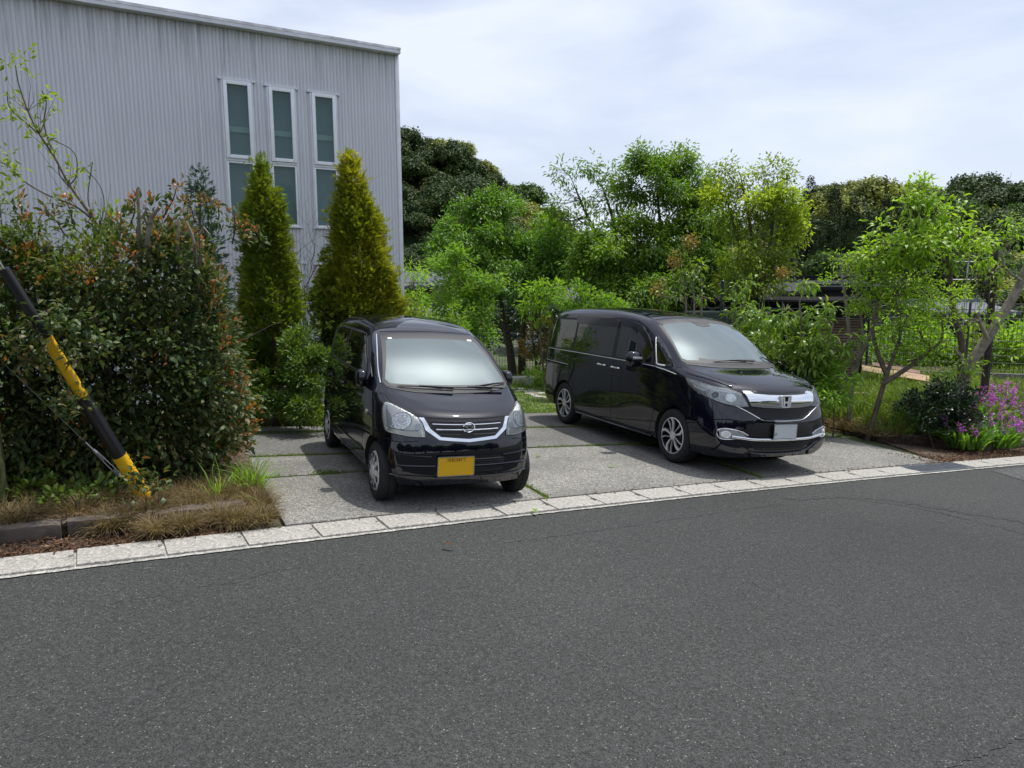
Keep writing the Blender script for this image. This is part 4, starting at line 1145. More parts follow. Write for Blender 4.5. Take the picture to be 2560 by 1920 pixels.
# ---------------------------------------------------------------- the black minivan
VAN = empty('minivan', (0, 0, 0), 'long black minivan with a chrome grille bar and dark side windows', 'minivan')
VAN.matrix_world = slope_matrix(1.570, 11.558, -1.1731, .034)
va = (-.55, 0, .7, 1.4, 2.1, 2.85)
def sv(b, z, av=va): return side_cols(b, z, av)
VF = [(-.78, 0, .24), (-.78, .5, .24), (-.72, .70, .24)]+sv([.74, .76, .76, .76, .76, .75], .235)+[(3.25, .73, .23), (3.5, .64, .225), (3.66, .40, .225), (3.72, 0, .225)]
V_R = [
 [(p[0]*.97+.05, p[1]*.92, .25) for p in VF],
 [(-.82, 0, .30), (-.815, .5, .30), (-.77, .74, .29)]+sv([.81, .82, .815, .815, .815, .82], [.27, .26, .235, .235, .235, .24])+[(3.3, .80, .215), (3.58, .70, .205), (3.71, .43, .215), (3.77, 0, .225)],
 [(-.875, 0, .42), (-.87, .5, .42), (-.82, .775, .41)]+sv([.84, .845, .83, .83, .83, .845], [.39, .36, .33, .33, .33, .36])+[(3.38, .838, .35), (3.67, .765, .34), (3.78, .465, .34), (3.815, 0, .34)],
 [(-.885, 0, .60), (-.88, .5, .60), (-.83, .79, .60)]+sv([.848, .85, .837, .837, .837, .85], [.60, .60, .56, .56, .56, .60])+[(3.38, .848, .57), (3.67, .775, .56), (3.79, .47, .55), (3.83, 0, .545)],
 [(-.87, 0, .82), (-.865, .5, .82), (-.82, .78, .82)]+sv([.842, .846, .843, .843, .843, .845], [.82, .82, .78, .78, .78, .82])+[(3.34, .835, .79), (3.63, .755, .76), (3.76, .46, .74), (3.80, 0, .735)],
 [(-.86, 0, 1.0), (-.855, .5, 1.0), (-.81, .77, 1.0)]+sv([.834, .84, .842, .842, .842, .83], [1.0, 1.0, .98, .98, .98, 1.0])+[(3.24, .80, 1.01), (3.52, .71, .995), (3.68, .44, .975), (3.735, 0, .965)],
 [(-.85, 0, 1.10), (-.845, .5, 1.10), (-.80, .76, 1.10)]+sv([.826, .832, .834, .834, .832, .815], [1.10, 1.10, 1.09, 1.085, 1.08, 1.10], (-.55, 0, .7, 1.4, 2.08, 2.74))+[(3.05, .76, 1.105), (3.28, .66, 1.10), (3.43, .41, 1.095), (3.48, 0, 1.09)],
 [(-.84, 0, 1.20), (-.835, .5, 1.20), (-.79, .745, 1.20)]+sv([.812, .818, .82, .82, .815, .79], [1.19, 1.19, 1.18, 1.175, 1.17, 1.175], (-.55, 0, .7, 1.4, 2.05, 2.60))+[(2.80, .745, 1.185), (2.89, .665, 1.195), (2.98, .41, 1.205), (3.02, 0, 1.21)],
 [(-.80, 0, 1.48), (-.795, .48, 1.48), (-.75, .70, 1.47)]+sv([.768, .775, .778, .778, .77, .74], 1.47, (-.54, 0, .7, 1.35, 1.88, 2.24))+[(2.37, .70, 1.475), (2.44, .63, 1.48), (2.51, .40, 1.49), (2.55, 0, 1.495)],
 [(-.76, 0, 1.74), (-.755, .46, 1.735), (-.70, .64, 1.72)]+sv([.705, .715, .72, .718, .70, .675], [1.72, 1.735, 1.74, 1.735, 1.715, 1.695], (-.52, 0, .7, 1.25, 1.66, 1.88))+[(1.96, .645, 1.69), (2.00, .60, 1.70), (2.04, .40, 1.735), (2.07, 0, 1.75)],
 [(-.68, 0, 1.80), (-.675, .38, 1.795), (-.62, .52, 1.79)]+sv([.585, .60, .605, .60, .58, .555], [1.79, 1.815, 1.825, 1.815, 1.79, 1.77], (-.45, 0, .7, 1.15, 1.5, 1.68))+[(1.74, .52, 1.762), (1.78, .47, 1.765), (1.83, .31, 1.785), (1.86, 0, 1.795)],
 [(-.55, 0, 1.815), (-.52, 0, 1.818), (-.46, 0, 1.82), (-.35, 0, 1.83), (.05, 0, 1.85), (.7, 0, 1.868), (1.05, 0, 1.862), (1.3, 0, 1.85), (1.45, 0, 1.84), (1.52, 0, 1.835), (1.56, 0, 1.832), (1.6, 0, 1.828), (1.63, 0, 1.825)],
]
vb, vbvh = bodymesh(V_R, [(2.89, .335, .365, .58, 1.0), (2.89, .335, .365, -1.0, -.58), (0, .335, .36, .58, 1.0), (0, .335, .36, -1.0, -.58)], 'body', [M['paint2'], M['well']], VAN, crease=(1,))
wsb = [(2.9, -.70, 1.225), (2.9, -.66, 1.208), (2.9, -.40, 1.215), (2.9, 0, 1.220), (2.9, .40, 1.215), (2.9, .66, 1.208), (2.9, .70, 1.225)]
wst = [(2.0, .615, 1.665), (2.0, .585, 1.692), (2.0, .35, 1.728), (2.0, 0, 1.740), (2.0, -.35, 1.728), (2.0, -.585, 1.692), (2.0, -.615, 1.665)]
patch(vbvh, wsb+wst, F_, .003, M['gasket'], 'windscreen_seal', VAN, res=.06)
ws2 = [Vector((p[0], p[1]*.97, p[2]+.03)) for p in wsb]+[Vector((p[0], p[1]*.965, p[2]-.045)) for p in wst]
patch(vbvh, ws2, F_, .0045, M['screen'], 'windscreen', VAN, res=.06, skirt=0)
patch(vbvh, [(2.1, -.13, 1.70), (2.1, -.10, 1.655), (2.1, 0, 1.645), (2.1, .10, 1.655), (2.1, .13, 1.70)], F_, .007, M['plastic'], 'camera_housing', VAN, res=.04)
for sg in (-1, 1):
    D_ = (0, -sg, 0)
    patch(vbvh, side_poly([(-.72, 1.165), (2.36, 1.145), (2.32, 1.30), (2.16, 1.47), (1.96, 1.60), (1.74, 1.652), (1.3, 1.672), (0, 1.672), (-.64, 1.655), (-.69, 1.50)], sg), D_, .0015, M['plastic'], 'window_surround', VAN, res=.06)
    patch(vbvh, side_poly([(-.69, 1.185), (.16, 1.182), (.16, 1.640), (-.60, 1.632), (-.655, 1.50)], sg), D_, .003, M['glass'], 'side_window', VAN, res=.06)
    patch(vbvh, side_poly([(.22, 1.180), (1.36, 1.172), (1.36, 1.640), (.22, 1.645)], sg), D_, .003, M['glass'], 'side_window', VAN, res=.06)
    patch(vbvh, side_poly([(1.45, 1.170), (2.30, 1.160), (2.25, 1.31), (2.10, 1.46), (1.91, 1.575), (1.72, 1.622), (1.45, 1.638)], sg), D_, .003, M['glass'], 'side_window', VAN, res=.06)
    patch(vbvh, side_poly([(2.40, 1.150), (2.77, 1.150), (2.62, 1.275), (2.44, 1.41), (2.28, 1.51), (2.33, 1.36)], sg), D_, .002, M['glass'], 'quarter_window', VAN, res=.05)
    line_on(vbvh, [(2.26, sg, 1.49), (2.33, sg, 1.35), (2.40, sg, 1.21), (2.43, sg, 1.165), (2.50, sg, 1.155), (2.60, sg, 1.155)], D_, .020, .004, M['reflector'], 'quarter_trim', VAN, round_=.004)
    patch(vbvh, side_poly([(.14, 1.70), (1.28, 1.695), (1.40, 1.66), (1.40, 1.575), (.14, 1.59)], sg), D_, .014, M['visor'], 'door_visor', VAN, res=.06)
    patch(vbvh, side_poly([(1.43, 1.665), (1.70, 1.665), (1.93, 1.62), (2.12, 1.50), (2.28, 1.34), (2.23, 1.31), (2.06, 1.45), (1.88, 1.55), (1.70, 1.585), (1.43, 1.60)], sg), D_, .014, M['visor'], 'door_visor', VAN, res=.05)
    line_on(vbvh, [(-.72, sg, 1.155), (0, sg, 1.152), (1.0, sg, 1.146), (1.9, sg, 1.138), (2.42, sg, 1.128)], D_, .010, .003, M['silver'], 'belt_moulding', VAN, round_=.005)
    line_on(vbvh, [(2.44, sg, 1.122), (2.65, sg, 1.102), (2.86, sg, 1.072)], D_, .012, .003, M['silver'], 'belt_moulding', VAN, round_=.006)
    line_on(vbvh, [(-.74, sg, .945), (-.4, sg, .935), (.08, sg, .925)], D_, .026, .001, M['seam'], 'sliding_rail', VAN)
    line_on(vbvh, [(-.74, sg, .965), (-.4, sg, .955), (.08, sg, .945)], D_, .008, .002, M['silver'], 'rail_trim', VAN, round_=.004)
    line_on(vbvh, [(.19, sg, 1.70), (.185, sg, 1.16), (.16, sg, 1.0), (.13, sg, .80), (.24, sg, .69), (.34, sg, .58), (.39, sg, .44), (.41, sg, .30), (.41, sg, .26)], D_, .007, .0012, M['seam'], 'door_gap', VAN)
    line_on(vbvh, [(1.405, sg, 1.71), (1.405, sg, 1.15), (1.42, sg, .7), (1.42, sg, .35), (1.42, sg, .28)], D_, .007, .0012, M['seam'], 'door_gap', VAN)
    line_on(vbvh, [(2.52, sg, 1.11), (2.55, sg, .95), (2.50, sg, .70), (2.44, sg, .45), (2.40, sg, .30)], D_, .007, .0012, M['seam'], 'door_gap', VAN)
    line_on(vbvh, [(.41, sg, .29), (1.4, sg, .285), (2.42, sg, .285)], D_, .009, .0012, M['seam'], 'sill_gap', VAN)
    line_on(vbvh, [(.40, sg, .245), (1.4, sg, .24), (2.45, sg, .245)], D_, .03, .001, M['paint2'], 'side_skirt', VAN, round_=.02)
    line_on(vbvh, [(-.75, sg, .47), (-.5, sg, .47), (-.38, sg, .45)], D_, .02, .001, M['paint2'], 'rear_crease', VAN, round_=.008)
    line_on(vbvh, [(2.86, sg*.77, 1.17), (2.80, sg*.80, 1.12), (2.92, sg*.82, .98), (3.12, sg*.82, .80), (3.25, sg, .72)], D_, .007, .0012, M['seam'], 'wing_gap', VAN)
    handle(VAN, vbvh, 1.12, 1.035, sg, M['chrome'], .25); handle(VAN, vbvh, 1.50, 1.028, sg, M['chrome'], .25)
    mo = mirror_part(VAN, vbvh, 2.14, 1.195, sg, .865, 1.07, (.09, .105), M['paint2'])
    mb = MB(); mb.box((2.232, sg*.97, 1.215), (.012, .14, .03)); mb.build('mirror_indicator', M['silver'], mo, bevel=.005)
    line_on(vbvh, [(-.6, sg*.62, 2.5), (0, sg*.635, 2.5), (.7, sg*.64, 2.5), (1.3, sg*.63, 2.5), (1.75, sg*.60, 2.5), (1.95, sg*.585, 2.5)], (0, 0, -1), .014, .001, M['seam'], 'roof_moulding', VAN)
    # bonnet edge and wing
    line_on(vbvh, [(3.56, sg*.50, 1.0), (3.40, sg*.62, 1.045), (3.20, sg*.685, 1.10), (2.98, sg*.715, 1.17), (2.88, sg*.72, 1.2)], (-.5, 0, -.85), .008, .0012, M['seam'], 'bonnet_gap', VAN)
    line_on(vbvh, [(3.60, sg*.58, 1.0), (3.42, sg*.675, 1.05), (3.20, sg*.735, 1.095), (3.02, sg*.765, 1.13)], (-.35, 0, -.93), .05, .0, M['paint2'], 'bonnet_crease', VAN, round_=.010)
    # headlight
    dL = Vector((-.72, -sg*.69, 0))
    out = [(3.72, .42, .800), (3.70, .44, .86), (3.66, .50, .945), (3.56, .60, .985), (3.42, .70, 1.000), (3.22, .79, 1.035), (3.06, .825, 1.050), (3.13, .825, .985), (3.25, .82, .925), (3.36, .80, .895), (3.46, .77, .865), (3.60, .655, .815), (3.68, .52, .790)]
    out = [(a, sg*b, z) for a, b, z in out]
    hl = patch(vbvh, out, dL, .003, M['lens2'], 'headlight', VAN, res=.035)
    def disc2(c, ru, rv, off, mat, nm):
        q, nn = hit(vbvh, c, dL); nn = nn if nn.dot(dL) < 0 else -nn
        e1 = Vector((0, 0, 1)); e1 = (e1-nn*e1.dot(nn)).normalized(); e2 = nn.cross(e1)
        return patch(vbvh, [q+e1*rv*math.sin(2*PI*k_/20)+e2*ru*math.cos(2*PI*k_/20) for k_ in range(20)], dL, off, mat, nm, hl, res=.025)
    disc2((3.62, sg*.60, .888), .066, .058, .006, M['lens'], 'lamp_ring'); disc2((3.62, sg*.60, .888), .054, .048, .008, M['bowl'], 'lamp_bowl')
    disc2((3.50, sg*.72, .905), .056, .052, .006, M['lens'], 'lamp_ring'); disc2((3.50, sg*.72, .905), .044, .040, .008, M['lensdark'], 'lamp_bowl')
    patch(vbvh, [(3.64, sg*.55, .955), (3.42, sg*.70, .978), (3.22, sg*.80, 1.010), (3.14, sg*.82, 1.020), (3.18, sg*.815, .985), (3.40, sg*.71, .955), (3.62, sg*.56, .935)], dL, .006, M['silver'], 'lamp_brow', hl, res=.035)
    patch(vbvh, [(3.36, sg*.77, .93), (3.24, sg*.81, .955), (3.20, sg*.82, .985), (3.30, sg*.79, .97), (3.40, sg*.74, .95)], dL, .007, M['reflector'], 'indicator', hl, res=.03)
    line_on(vbvh, [(3.70, sg*.45, .803), (3.60, sg*.645, .823), (3.46, sg*.76, .872), (3.30, sg*.81, .905)], dL, .010, .007, M['silver'], 'light_guide', hl, round_=.004)
    line_on(vbvh, out+[out[0]], dL, .007, .0145, M['gasket'], 'lamp_edge', hl, seg=2, curve=False)
    patch(vbvh, out, dL, .014, M['cover'], 'cover', hl, res=.04, skirt=0)
    # fog lamp, its chrome and the lower wing of the bumper
    patch(vbvh, [(3.6, sg*.78, .545), (3.6, sg*.70, .560), (3.7, sg*.54, .52), (3.7, sg*.47, .485), (3.7, sg*.50, .455), (3.6, sg*.66, .43), (3.6, sg*.765, .432)], F_, .003, M['lens2'], 'fog_surround', VAN, res=.04)
    line_on(vbvh, [(3.7, sg*.47, .485), (3.7, sg*.54, .52), (3.6, sg*.70, .553), (3.6, sg*.775, .54), (3.6, sg*.79, .49), (3.6, sg*.765, .44), (3.6, sg*.66, .437), (3.7, sg*.50, .458)], F_, .011, .006, M['chrome'], 'fog_trim', VAN, round_=.006)
    patch(vbvh, [(3.6, sg*(.715+.045*math.cos(w)), .49+.04*math.sin(w)) for w in [2*PI*q/16 for q in range(16)]], F_, .010, M['reflector'], 'fog_lamp', VAN, res=.03)
    patch(vbvh, [(3.6, sg*(.715+.028*math.cos(w)), .49+.025*math.sin(w)) for w in [2*PI*q/16 for q in range(16)]], F_, .014, M['lens'], 'fog_lens', VAN, res=.03)
    patch(vbvh, [(3.6, sg*.74, .415), (3.6, sg*.60, .41), (3.7, sg*.45, .30), (3.6, sg*.50, .235), (3.6, sg*.72, .235), (3.5, sg*.78, .30)], F_, .022, M['paint2'], 'bumper_wing', VAN, res=.05, skirt=.02)
    line_on(vbvh, [(3.6, sg*.80, .64), (3.6, sg*.70, .655), (3.7, sg*.50, .63), (3.75, sg*.40, .60)], F_, .012, .002, M['seam'], 'bumper_crease', VAN)
# front: black slot, chrome bar, honeycomb, chrome bead
patch(vbvh, [(3.7, -.50, .985), (3.7, -.50, .93), (3.7, 0, .905), (3.7, .50, .93), (3.7, .50, .985), (3.7, .3, .972), (3.7, 0, .962), (3.7, -.3, .972)], F_, .002, M['grilleblack'], 'bonnet_slot', VAN, res=.05)
gr_v = patch(vbvh, [(3.7, -.56, .80), (3.7, -.42, .735), (3.7, -.30, .675), (3.7, 0, .655), (3.7, .30, .675), (3.7, .42, .735), (3.7, .56, .80), (3.7, 0, .80)], F_, .002, M['grilleblack'], 'grille', VAN, res=.05)
for j in range(5):
    for i in range(-9, 10):
        bx = i*.05+(j % 2)*.025; zz = .685+j*.024
        if abs(bx) > .25+j*.055: continue
        hp, nn = hit(vbvh, (3.7, bx, zz), F_)
        if i % 3 == 0 and False: continue
for j in range(6):
    zz = .678+j*.021; hw_ = .27+j*.048
    line_on(vbvh, [(3.7, -hw_+.02*i_+(.0), zz+(.006 if i_ % 2 else -.004)) for i_ in range(int(hw_*2/.02)+1)], F_, .005, .004, M['plastic'], 'grille_mesh', gr_v, seg=1, round_=.004)
bar_ = [(3.7, -.435, .805), (3.7, -.47, .885), (3.7, -.50, .955), (3.7, -.44, .968), (3.7, -.38, .935), (3.7, -.20, .925), (3.7, 0, .922), (3.7, .20, .925), (3.7, .38, .935), (3.7, .44, .968), (3.7, .50, .955), (3.7, .47, .885), (3.7, .435, .805), (3.7, .25, .790), (3.7, 0, .785), (3.7, -.25, .790)]
patch(vbvh, bar_, F_, lambda p: .010+.030*math.sin(max(0, min(1, (p.z-.775)/.20))*PI)**.7, M['chrome'], 'grille_bar', VAN, res=.02, skirt=.02)
line_on(vbvh, [(3.7, -.40, .845), (3.7, -.2, .835), (3.7, 0, .83), (3.7, .2, .835), (3.7, .40, .845)], F_, .005, .044, M['seam'], 'bar_crease', VAN)
line_on(vbvh, [(3.6, -.60, .805), (3.7, -.46, .738), (3.7, -.36, .685), (3.7, -.28, .655), (3.7, -.12, .645), (3.7, 0, .643), (3.7, .12, .645), (3.7, .28, .655), (3.7, .36, .685), (3.7, .46, .738), (3.6, .60, .805)], F_, .014, .004, M['chrome'], 'grille_bead', VAN, round_=.010)
patch(vbvh, [(3.7, -.50, .60), (3.7, -.36, .625), (3.7, 0, .618), (3.7, .36, .625), (3.7, .50, .60), (3.7, .46, .47), (3.7, 0, .455), (3.7, -.46, .47)], F_, .002, M['grilleblack'], 'upper_intake', VAN, res=.05)
patch(vbvh, [(3.7, -.46, .425), (3.7, 0, .410), (3.7, .46, .425), (3.7, .36, .32), (3.7, .25, .295), (3.7, -.25, .295), (3.7, -.36, .32)], F_, .002, M['grilleblack'], 'lower_intake', VAN, res=.05)
for zz in (.39, .365, .34, .318): line_on(vbvh, [(3.7, -.36, zz), (3.7, 0, zz-.006), (3.7, .36, zz)], F_, .006, .004, M['plastic'], 'intake_bar', VAN, round_=.005)
line_on(vbvh, [(3.6, -.66, .470), (3.7, -.52, .452), (3.7, -.40, .440), (3.7, -.2, .436), (3.7, 0, .434), (3.7, .2, .436), (3.7, .40, .440), (3.7, .52, .452), (3.6, .66, .470)], F_, .030, .010, M['chrome'], 'bumper_chrome', VAN, round_=.014)
line_on(vbvh, [(3.6, -.66, .40), (3.7, -.52, .375), (3.7, -.40, .300), (3.7, -.28, .278), (3.7, 0, .272), (3.7, .28, .278), (3.7, .40, .300), (3.7, .52, .375), (3.6, .66, .40)], F_, .018, .006, M['paint2'], 'bumper_lip', VAN, round_=.018)
# emblem: rounded trapezoid with an H
q, nn = hit(vbvh, (3.7, 0, .868), F_)
Em = front_frame(q+Vector((.058, 0, 0)), 0, -.02)
def rr_poly(w0, w1, h_, r_=.018):
    P = [(-w0, -h_), (w0, -h_), (w1, h_), (-w1, h_)]; out_ = []
    for i in range(4):
        a, b, c = Vector(P[i-1]), Vector(P[i]), Vector(P[(i+1) % 4]); e1 = (a-b).normalized()*r_; e2 = (c-b).normalized()*r_
        for t in (0, .33, .66, 1): out_.append((b+e1)*(1-t)**2+2*b*t*(1-t)+(b+e2)*t*t)
    return out_
em = MB(); po = rr_poly(.060, .074, .068); pi_ = rr_poly(.048, .061, .056, .016); n = len(po)
em.add([Em @ Vector((p.x, p.y, -.028)) for p in po]+[Em @ Vector((p.x, p.y, .006)) for p in po]+[Em @ Vector((p.x, p.y, .006)) for p in pi_]+[Em @ Vector((p.x, p.y, -.003)) for p in pi_],
       [(a*n+i, a*n+(i+1) % n, (a+1)*n+(i+1) % n, (a+1)*n+i) for a in range(3) for i in range(n)])
for s_ in (-1, 1):
    em.add([Em @ Vector((x*s_, y, z)) for z in (-.002, .006) for x, y in ((.018, -.052), (.036, -.052), (.050, .052), (.030, .052))], [(3, 2, 1, 0), (4, 5, 6, 7), (0, 1, 5, 4), (1, 2, 6, 5), (2, 3, 7, 6), (3, 0, 4, 7)])
em.add([Em @ Vector((x, y, z)) for z in (-.002, .0055) for x, y in ((-.024, -.020), (.024, -.020), (.028, .0), (-.028, .0))], [(3, 2, 1, 0), (4, 5, 6, 7), (0, 1, 5, 4), (1, 2, 6, 5), (2, 3, 7, 6), (3, 0, 4, 7)])
emo = em.build('emblem', M['white'], VAN)
eb = MB(); eb.add([Em @ Vector((p.x, p.y, -.0025)) for p in pi_], [tuple(range(len(pi_)))]); eb.build('emblem_field', M['seam'], emo)
plate(VAN, Vector((3.862, 0, .530)), 0, 0, M['plate_w'], M['ink'], side='ほ')
for (a, b) in ((2.89, -.735), (2.89, .735), (0, -.735), (0, .735)): wheel(VAN, a, b, .328, .328, .205, .218, 'alloy')
patch(vbvh, [(2.9, -.69, 1.195), (2.9, -.40, 1.175), (2.9, 0, 1.175), (2.9, .40, 1.175), (2.9, .69, 1.195), (2.9, .68, 1.215), (2.9, .40, 1.213), (2.9, 0, 1.218), (2.9, -.40, 1.213), (2.9, -.68, 1.215)], F_, .004, M['plastic'], 'cowl_panel', VAN, res=.05)
wiper(VAN, vbvh, (2.98, .25, 1.25), (2.98, -.35, 1.262)); wiper(VAN, vbvh, (2.9, .66, 1.22), (2.8, .50, 1.30))
line_on(vbvh, [(2.0, -.60, 1.705), (2.0, -.35, 1.745), (2.0, 0, 1.757), (2.0, .35, 1.745), (2.0, .60, 1.705)], F_, .010, .0015, M['seam'], 'roof_front_gap', VAN)
# rear spoiler
mb = MB(); vs = []
for b_ in np.linspace(-.60, .60, 13):
    e = 1-abs(b_)/.60; k_ = .09*min(1, e*4+.55)
    for (a_, z_) in ((-.60, 1.80), (-.72, 1.812), (-.80-k_, 1.775), (-.80-k_, 1.755), (-.72, 1.745), (-.60, 1.76)): vs.append((a_, b_, z_-.03*(abs(b_)/.6)**3))
mb.add(vs, [(i*6+q_, i*6+(q_+1) % 6, (i+1)*6+(q_+1) % 6, (i+1)*6+q_) for i in range(12) for q_ in range(6)]+[tuple(range(6)), tuple(12*6+5-q_ for q_ in range(6))])
mb.build('rear_spoiler', M['paint2'], VAN, smooth=True)
for sg in (-1, 1):
    patch(vbvh, [(-.8, sg*.72, 1.15), (-.8, sg*.745, .80), (-.8, sg*.62, .80), (-.8, sg*.62, 1.15)], (1, 0, 0), .006, plain('tail_lamp', (.25, .02, .02), .15), 'tail_lamp', VAN, res=.05)
mb = MB(); mb.add([(-.82, -.6, 1.19), (-.82, .6, 1.19)], [])
patch(vbvh, [(-.8, -.60, 1.22), (-.8, .60, 1.22), (-.8, .56, 1.62), (-.8, -.56, 1.62)], (1, 0, 0), .003, M['glass'], 'rear_window', VAN, res=.06)
patch(kbvh, [(-.3, -.50, 1.12), (-.3, .50, 1.12), (-.3, .44, 1.42), (-.3, -.44, 1.42)], (1, 0, 0), .003, M['glass'], 'rear_window', KEI, res=.06)
# ================================================================= plants
T_OVAL = (np.array([[0, 0, 0], [.33, .5, .10], [.36, -.5, .10], [.72, .36, .06], [.74, -.36, .06], [1, 0, -.12]]), np.array([[0, 2, 1], [1, 2, 4], [1, 4, 3], [3, 4, 5]]))
T_LEAF = (np.array([[0, 0, 0], [.42, .5, .12], [.45, -.5, .12], [1, 0, -.10]]), np.array([[0, 2, 3], [0, 3, 1]]))
T_TRI = (np.array([[0, -.5, 0], [0, .5, 0], [1, 0, 0]]), np.array([[0, 1, 2]]))
T_BLADE = (np.array([[0, -.5, 0], [0, .5, 0], [.5, -.38, .06], [.5, .38, .06], [1, 0, -.10]]), np.array([[0, 1, 3], [0, 3, 2], [2, 3, 4]]))
T_LONG = (np.array([[0, -.12, 0], [0, .12, 0], [.3, .5, .10], [.3, -.5, .10], [.65, .42, .06], [.65, -.42, .06], [1, 0, -.22]]), np.array([[0, 1, 2], [0, 2, 3], [3, 2, 4], [3, 4, 5], [5, 4, 6]]))
# a small spray: five leaflets in one plane
def _spray(n=5, ang=1.0, w=.16, ll=.62):
    vs, fs = [], []
    for i in range(n):
        a = (i-(n-1)/2)*ang/(n-1)*2; r0 = .15+.3*(1-abs(i-(n-1)/2)/((n-1)/2))
        c, s = math.cos(a), math.sin(a); b = len(vs)
        o = np.array([r0*.6, s*.08, 0]); L_ = ll*(1-.25*abs(a))
        for x, y, z in ((0, 0, 0), (.45, w, .03), (.45, -w, .03), (1, 0, -.08)):
            vs.append([o[0]+c*x*L_-s*y, o[1]+s*x*L_+c*y, z])
        fs += [[b, b+2, b+3], [b, b+3, b+1]]
    return np.array(vs), np.array(fs)
T_SPRAY = _spray()
T_FAN = _spray(7, 1.5, .09, .7)
def unit(v): return v/np.maximum(np.linalg.norm(v, axis=1, keepdims=True), 1e-9)
class Foliage:
    def __init__(s): s.V = []; s.F = []; s.Mi = []; s.n = 0
    def leaves(s, P, D, Nn, Lg, Wd, T, mi=0):
        P = np.asarray(P, float); D = unit(np.asarray(D, float)); Nn = np.asarray(Nn, float)
        n = len(P)
        if n == 0: return
        Lg = np.broadcast_to(Lg, (n,))[:, None, None]; Wd = np.broadcast_to(Wd, (n,))[:, None, None]
        Sd = unit(np.cross(D, Nn)); N2 = np.cross(Sd, D)
        tv, tf = T
        V = P[:, None, :]+Lg*tv[None, :, 0:1]*D[:, None, :]+Wd*tv[None, :, 1:2]*Sd[:, None, :]+Lg*tv[None, :, 2:3]*N2[:, None, :]
        k_ = len(tv)
        F = (np.arange(n)*k_)[:, None, None]+tf[None]+s.n
        s.V.append(V.reshape(-1, 3)); s.F.append(F.reshape(-1, 3)); s.Mi.append(np.full(n*len(tf), mi)); s.n += n*k_
    def build(s, name, mats, parent=None):
        V = np.concatenate(s.V); F = np.concatenate(s.F); mi = np.concatenate(s.Mi)
        if parent is not None:
            inv = np.array(parent.matrix_basis.inverted())
            V = V @ inv[:3, :3].T+inv[:3, 3]
        me = bpy.data.meshes.new(name)
        me.vertices.add(len(V)); me.vertices.foreach_set('co', V.astype(np.float32).ravel())
        me.loops.add(len(F)*3); me.loops.foreach_set('vertex_index', F.astype(np.int32).ravel())
        me.polygons.add(len(F)); me.polygons.foreach_set('loop_start', np.arange(0, len(F)*3, 3, dtype=np.int32)); me.polygons.foreach_set('loop_total', np.full(len(F), 3, dtype=np.int32))
        if not isinstance(mats, (list, tuple)): mats = [mats]
        for m in mats: me.materials.append(m)
        me.polygons.foreach_set('material_index', mi.astype(np.int32))
        me.update(calc_edges=True)
        return link(bpy.data.objects.new(name, me), parent)
def bnoise(P, sc, seed=0):
    """cheap smooth noise, about -1..1"""
    P = P*sc+seed*7.31
    return (np.sin(P[:, 0]*1.7+1.3*np.sin(P[:, 1]*1.1+P[:, 2]*.7))+np.sin(P[:, 1]*1.9+1.1*np.sin(P[:, 2]*1.3+P[:, 0]*.9+2))+np.sin(P[:, 2]*1.6+1.2*np.sin(P[:, 0]*1.2+P[:, 1]*.8+4)))/3
def clusters(fo, C, rng, per, Lg, Wd, T, spread=.12, out=None, droop=.3, outw=.8, up=0., mi=0, lvar=.3, flat=.5, shell=False):
    """leaves round each cluster centre C; out = outward direction of the crown at C"""
    n = len(C)
    P = np.repeat(C, per, axis=0)+rng.normal(0, spread, (n*per, 3))
    O = np.repeat(out if out is not None else rng.normal(size=(n, 3)), per, axis=0)
    loc_ = P-np.repeat(C, per, axis=0)
    D = unit(O)*outw+unit(loc_)*.7+rng.normal(0, .45, (n*per, 3)); D[:, 2] += up-droop
    Nn = rng.normal(0, flat, (n*per, 3)); Nn[:, 2] += 1.0; Nn += unit(O)*.35
    if shell:
        Nn = unit(O)+rng.normal(0, .28, (n*per, 3)); D = rng.normal(0, 1, (n*per, 3)); D -= Nn*np.sum(D*unit(Nn), axis=1, keepdims=True)
    s_ = 1+rng.uniform(-lvar, lvar, n*per)
    fo.leaves(P, D, Nn, Lg*s_, Wd*s_, T, mi)
def lobe_points(rng, c, r, n, hollow=.55, cut=-.35, nsc=None, seed=0, bottom=-1):
    c = np.array(c); r = np.array(r)
    nsc = nsc or 2.2/max(r)
    out = []; tot = 0
    while tot < n:
        d = unit(rng.normal(size=(n*2, 3)))
        rad = (hollow**3+(1-hollow**3)*rng.uniform(0, 1, n*2))**(1/3)
        rad *= 1+.22*bnoise(d, 3.3, seed+3)
        p = d*rad[:, None]
        w = c+p*r
        k_ = (bnoise(w, nsc, seed) > cut) & (d[:, 2] > bottom)
        out.append((w[k_], d[k_])); tot += k_.sum()
    W = np.concatenate([o[0] for o in out])[:n]; D = np.concatenate([o[1] for o in out])[:n]
    return W, D
def clump_points(rng, c, r, n, hollow, cut, seed, dens=.62):
    """points on the tops of leaf clumps that are themselves scattered over a crown lobe"""
    rs = float(np.clip(.30*max(r), .13, .42))
    K = max(5, int(dens*4*(r[0]*r[1]*r[2])**(2/3)/rs**2))
    C, CD = lobe_points(rng, c, r, K, max(hollow, .45), cut, seed=seed)
    k_ = rng.integers(0, K, n)
    sc = rng.uniform(.65, 1.25, K)[k_][:, None]*rs
    d = rng.normal(size=(n, 3)); d[:, 2] = np.abs(d[:, 2])*.9-.25; d = unit(d+.5*CD[k_])
    W = C[k_]+d*sc*np.array([1, 1, .62])*(rng.uniform(.25, 1, n)**.5)[:, None]
    return W, unit(d+CD[k_]*.5)
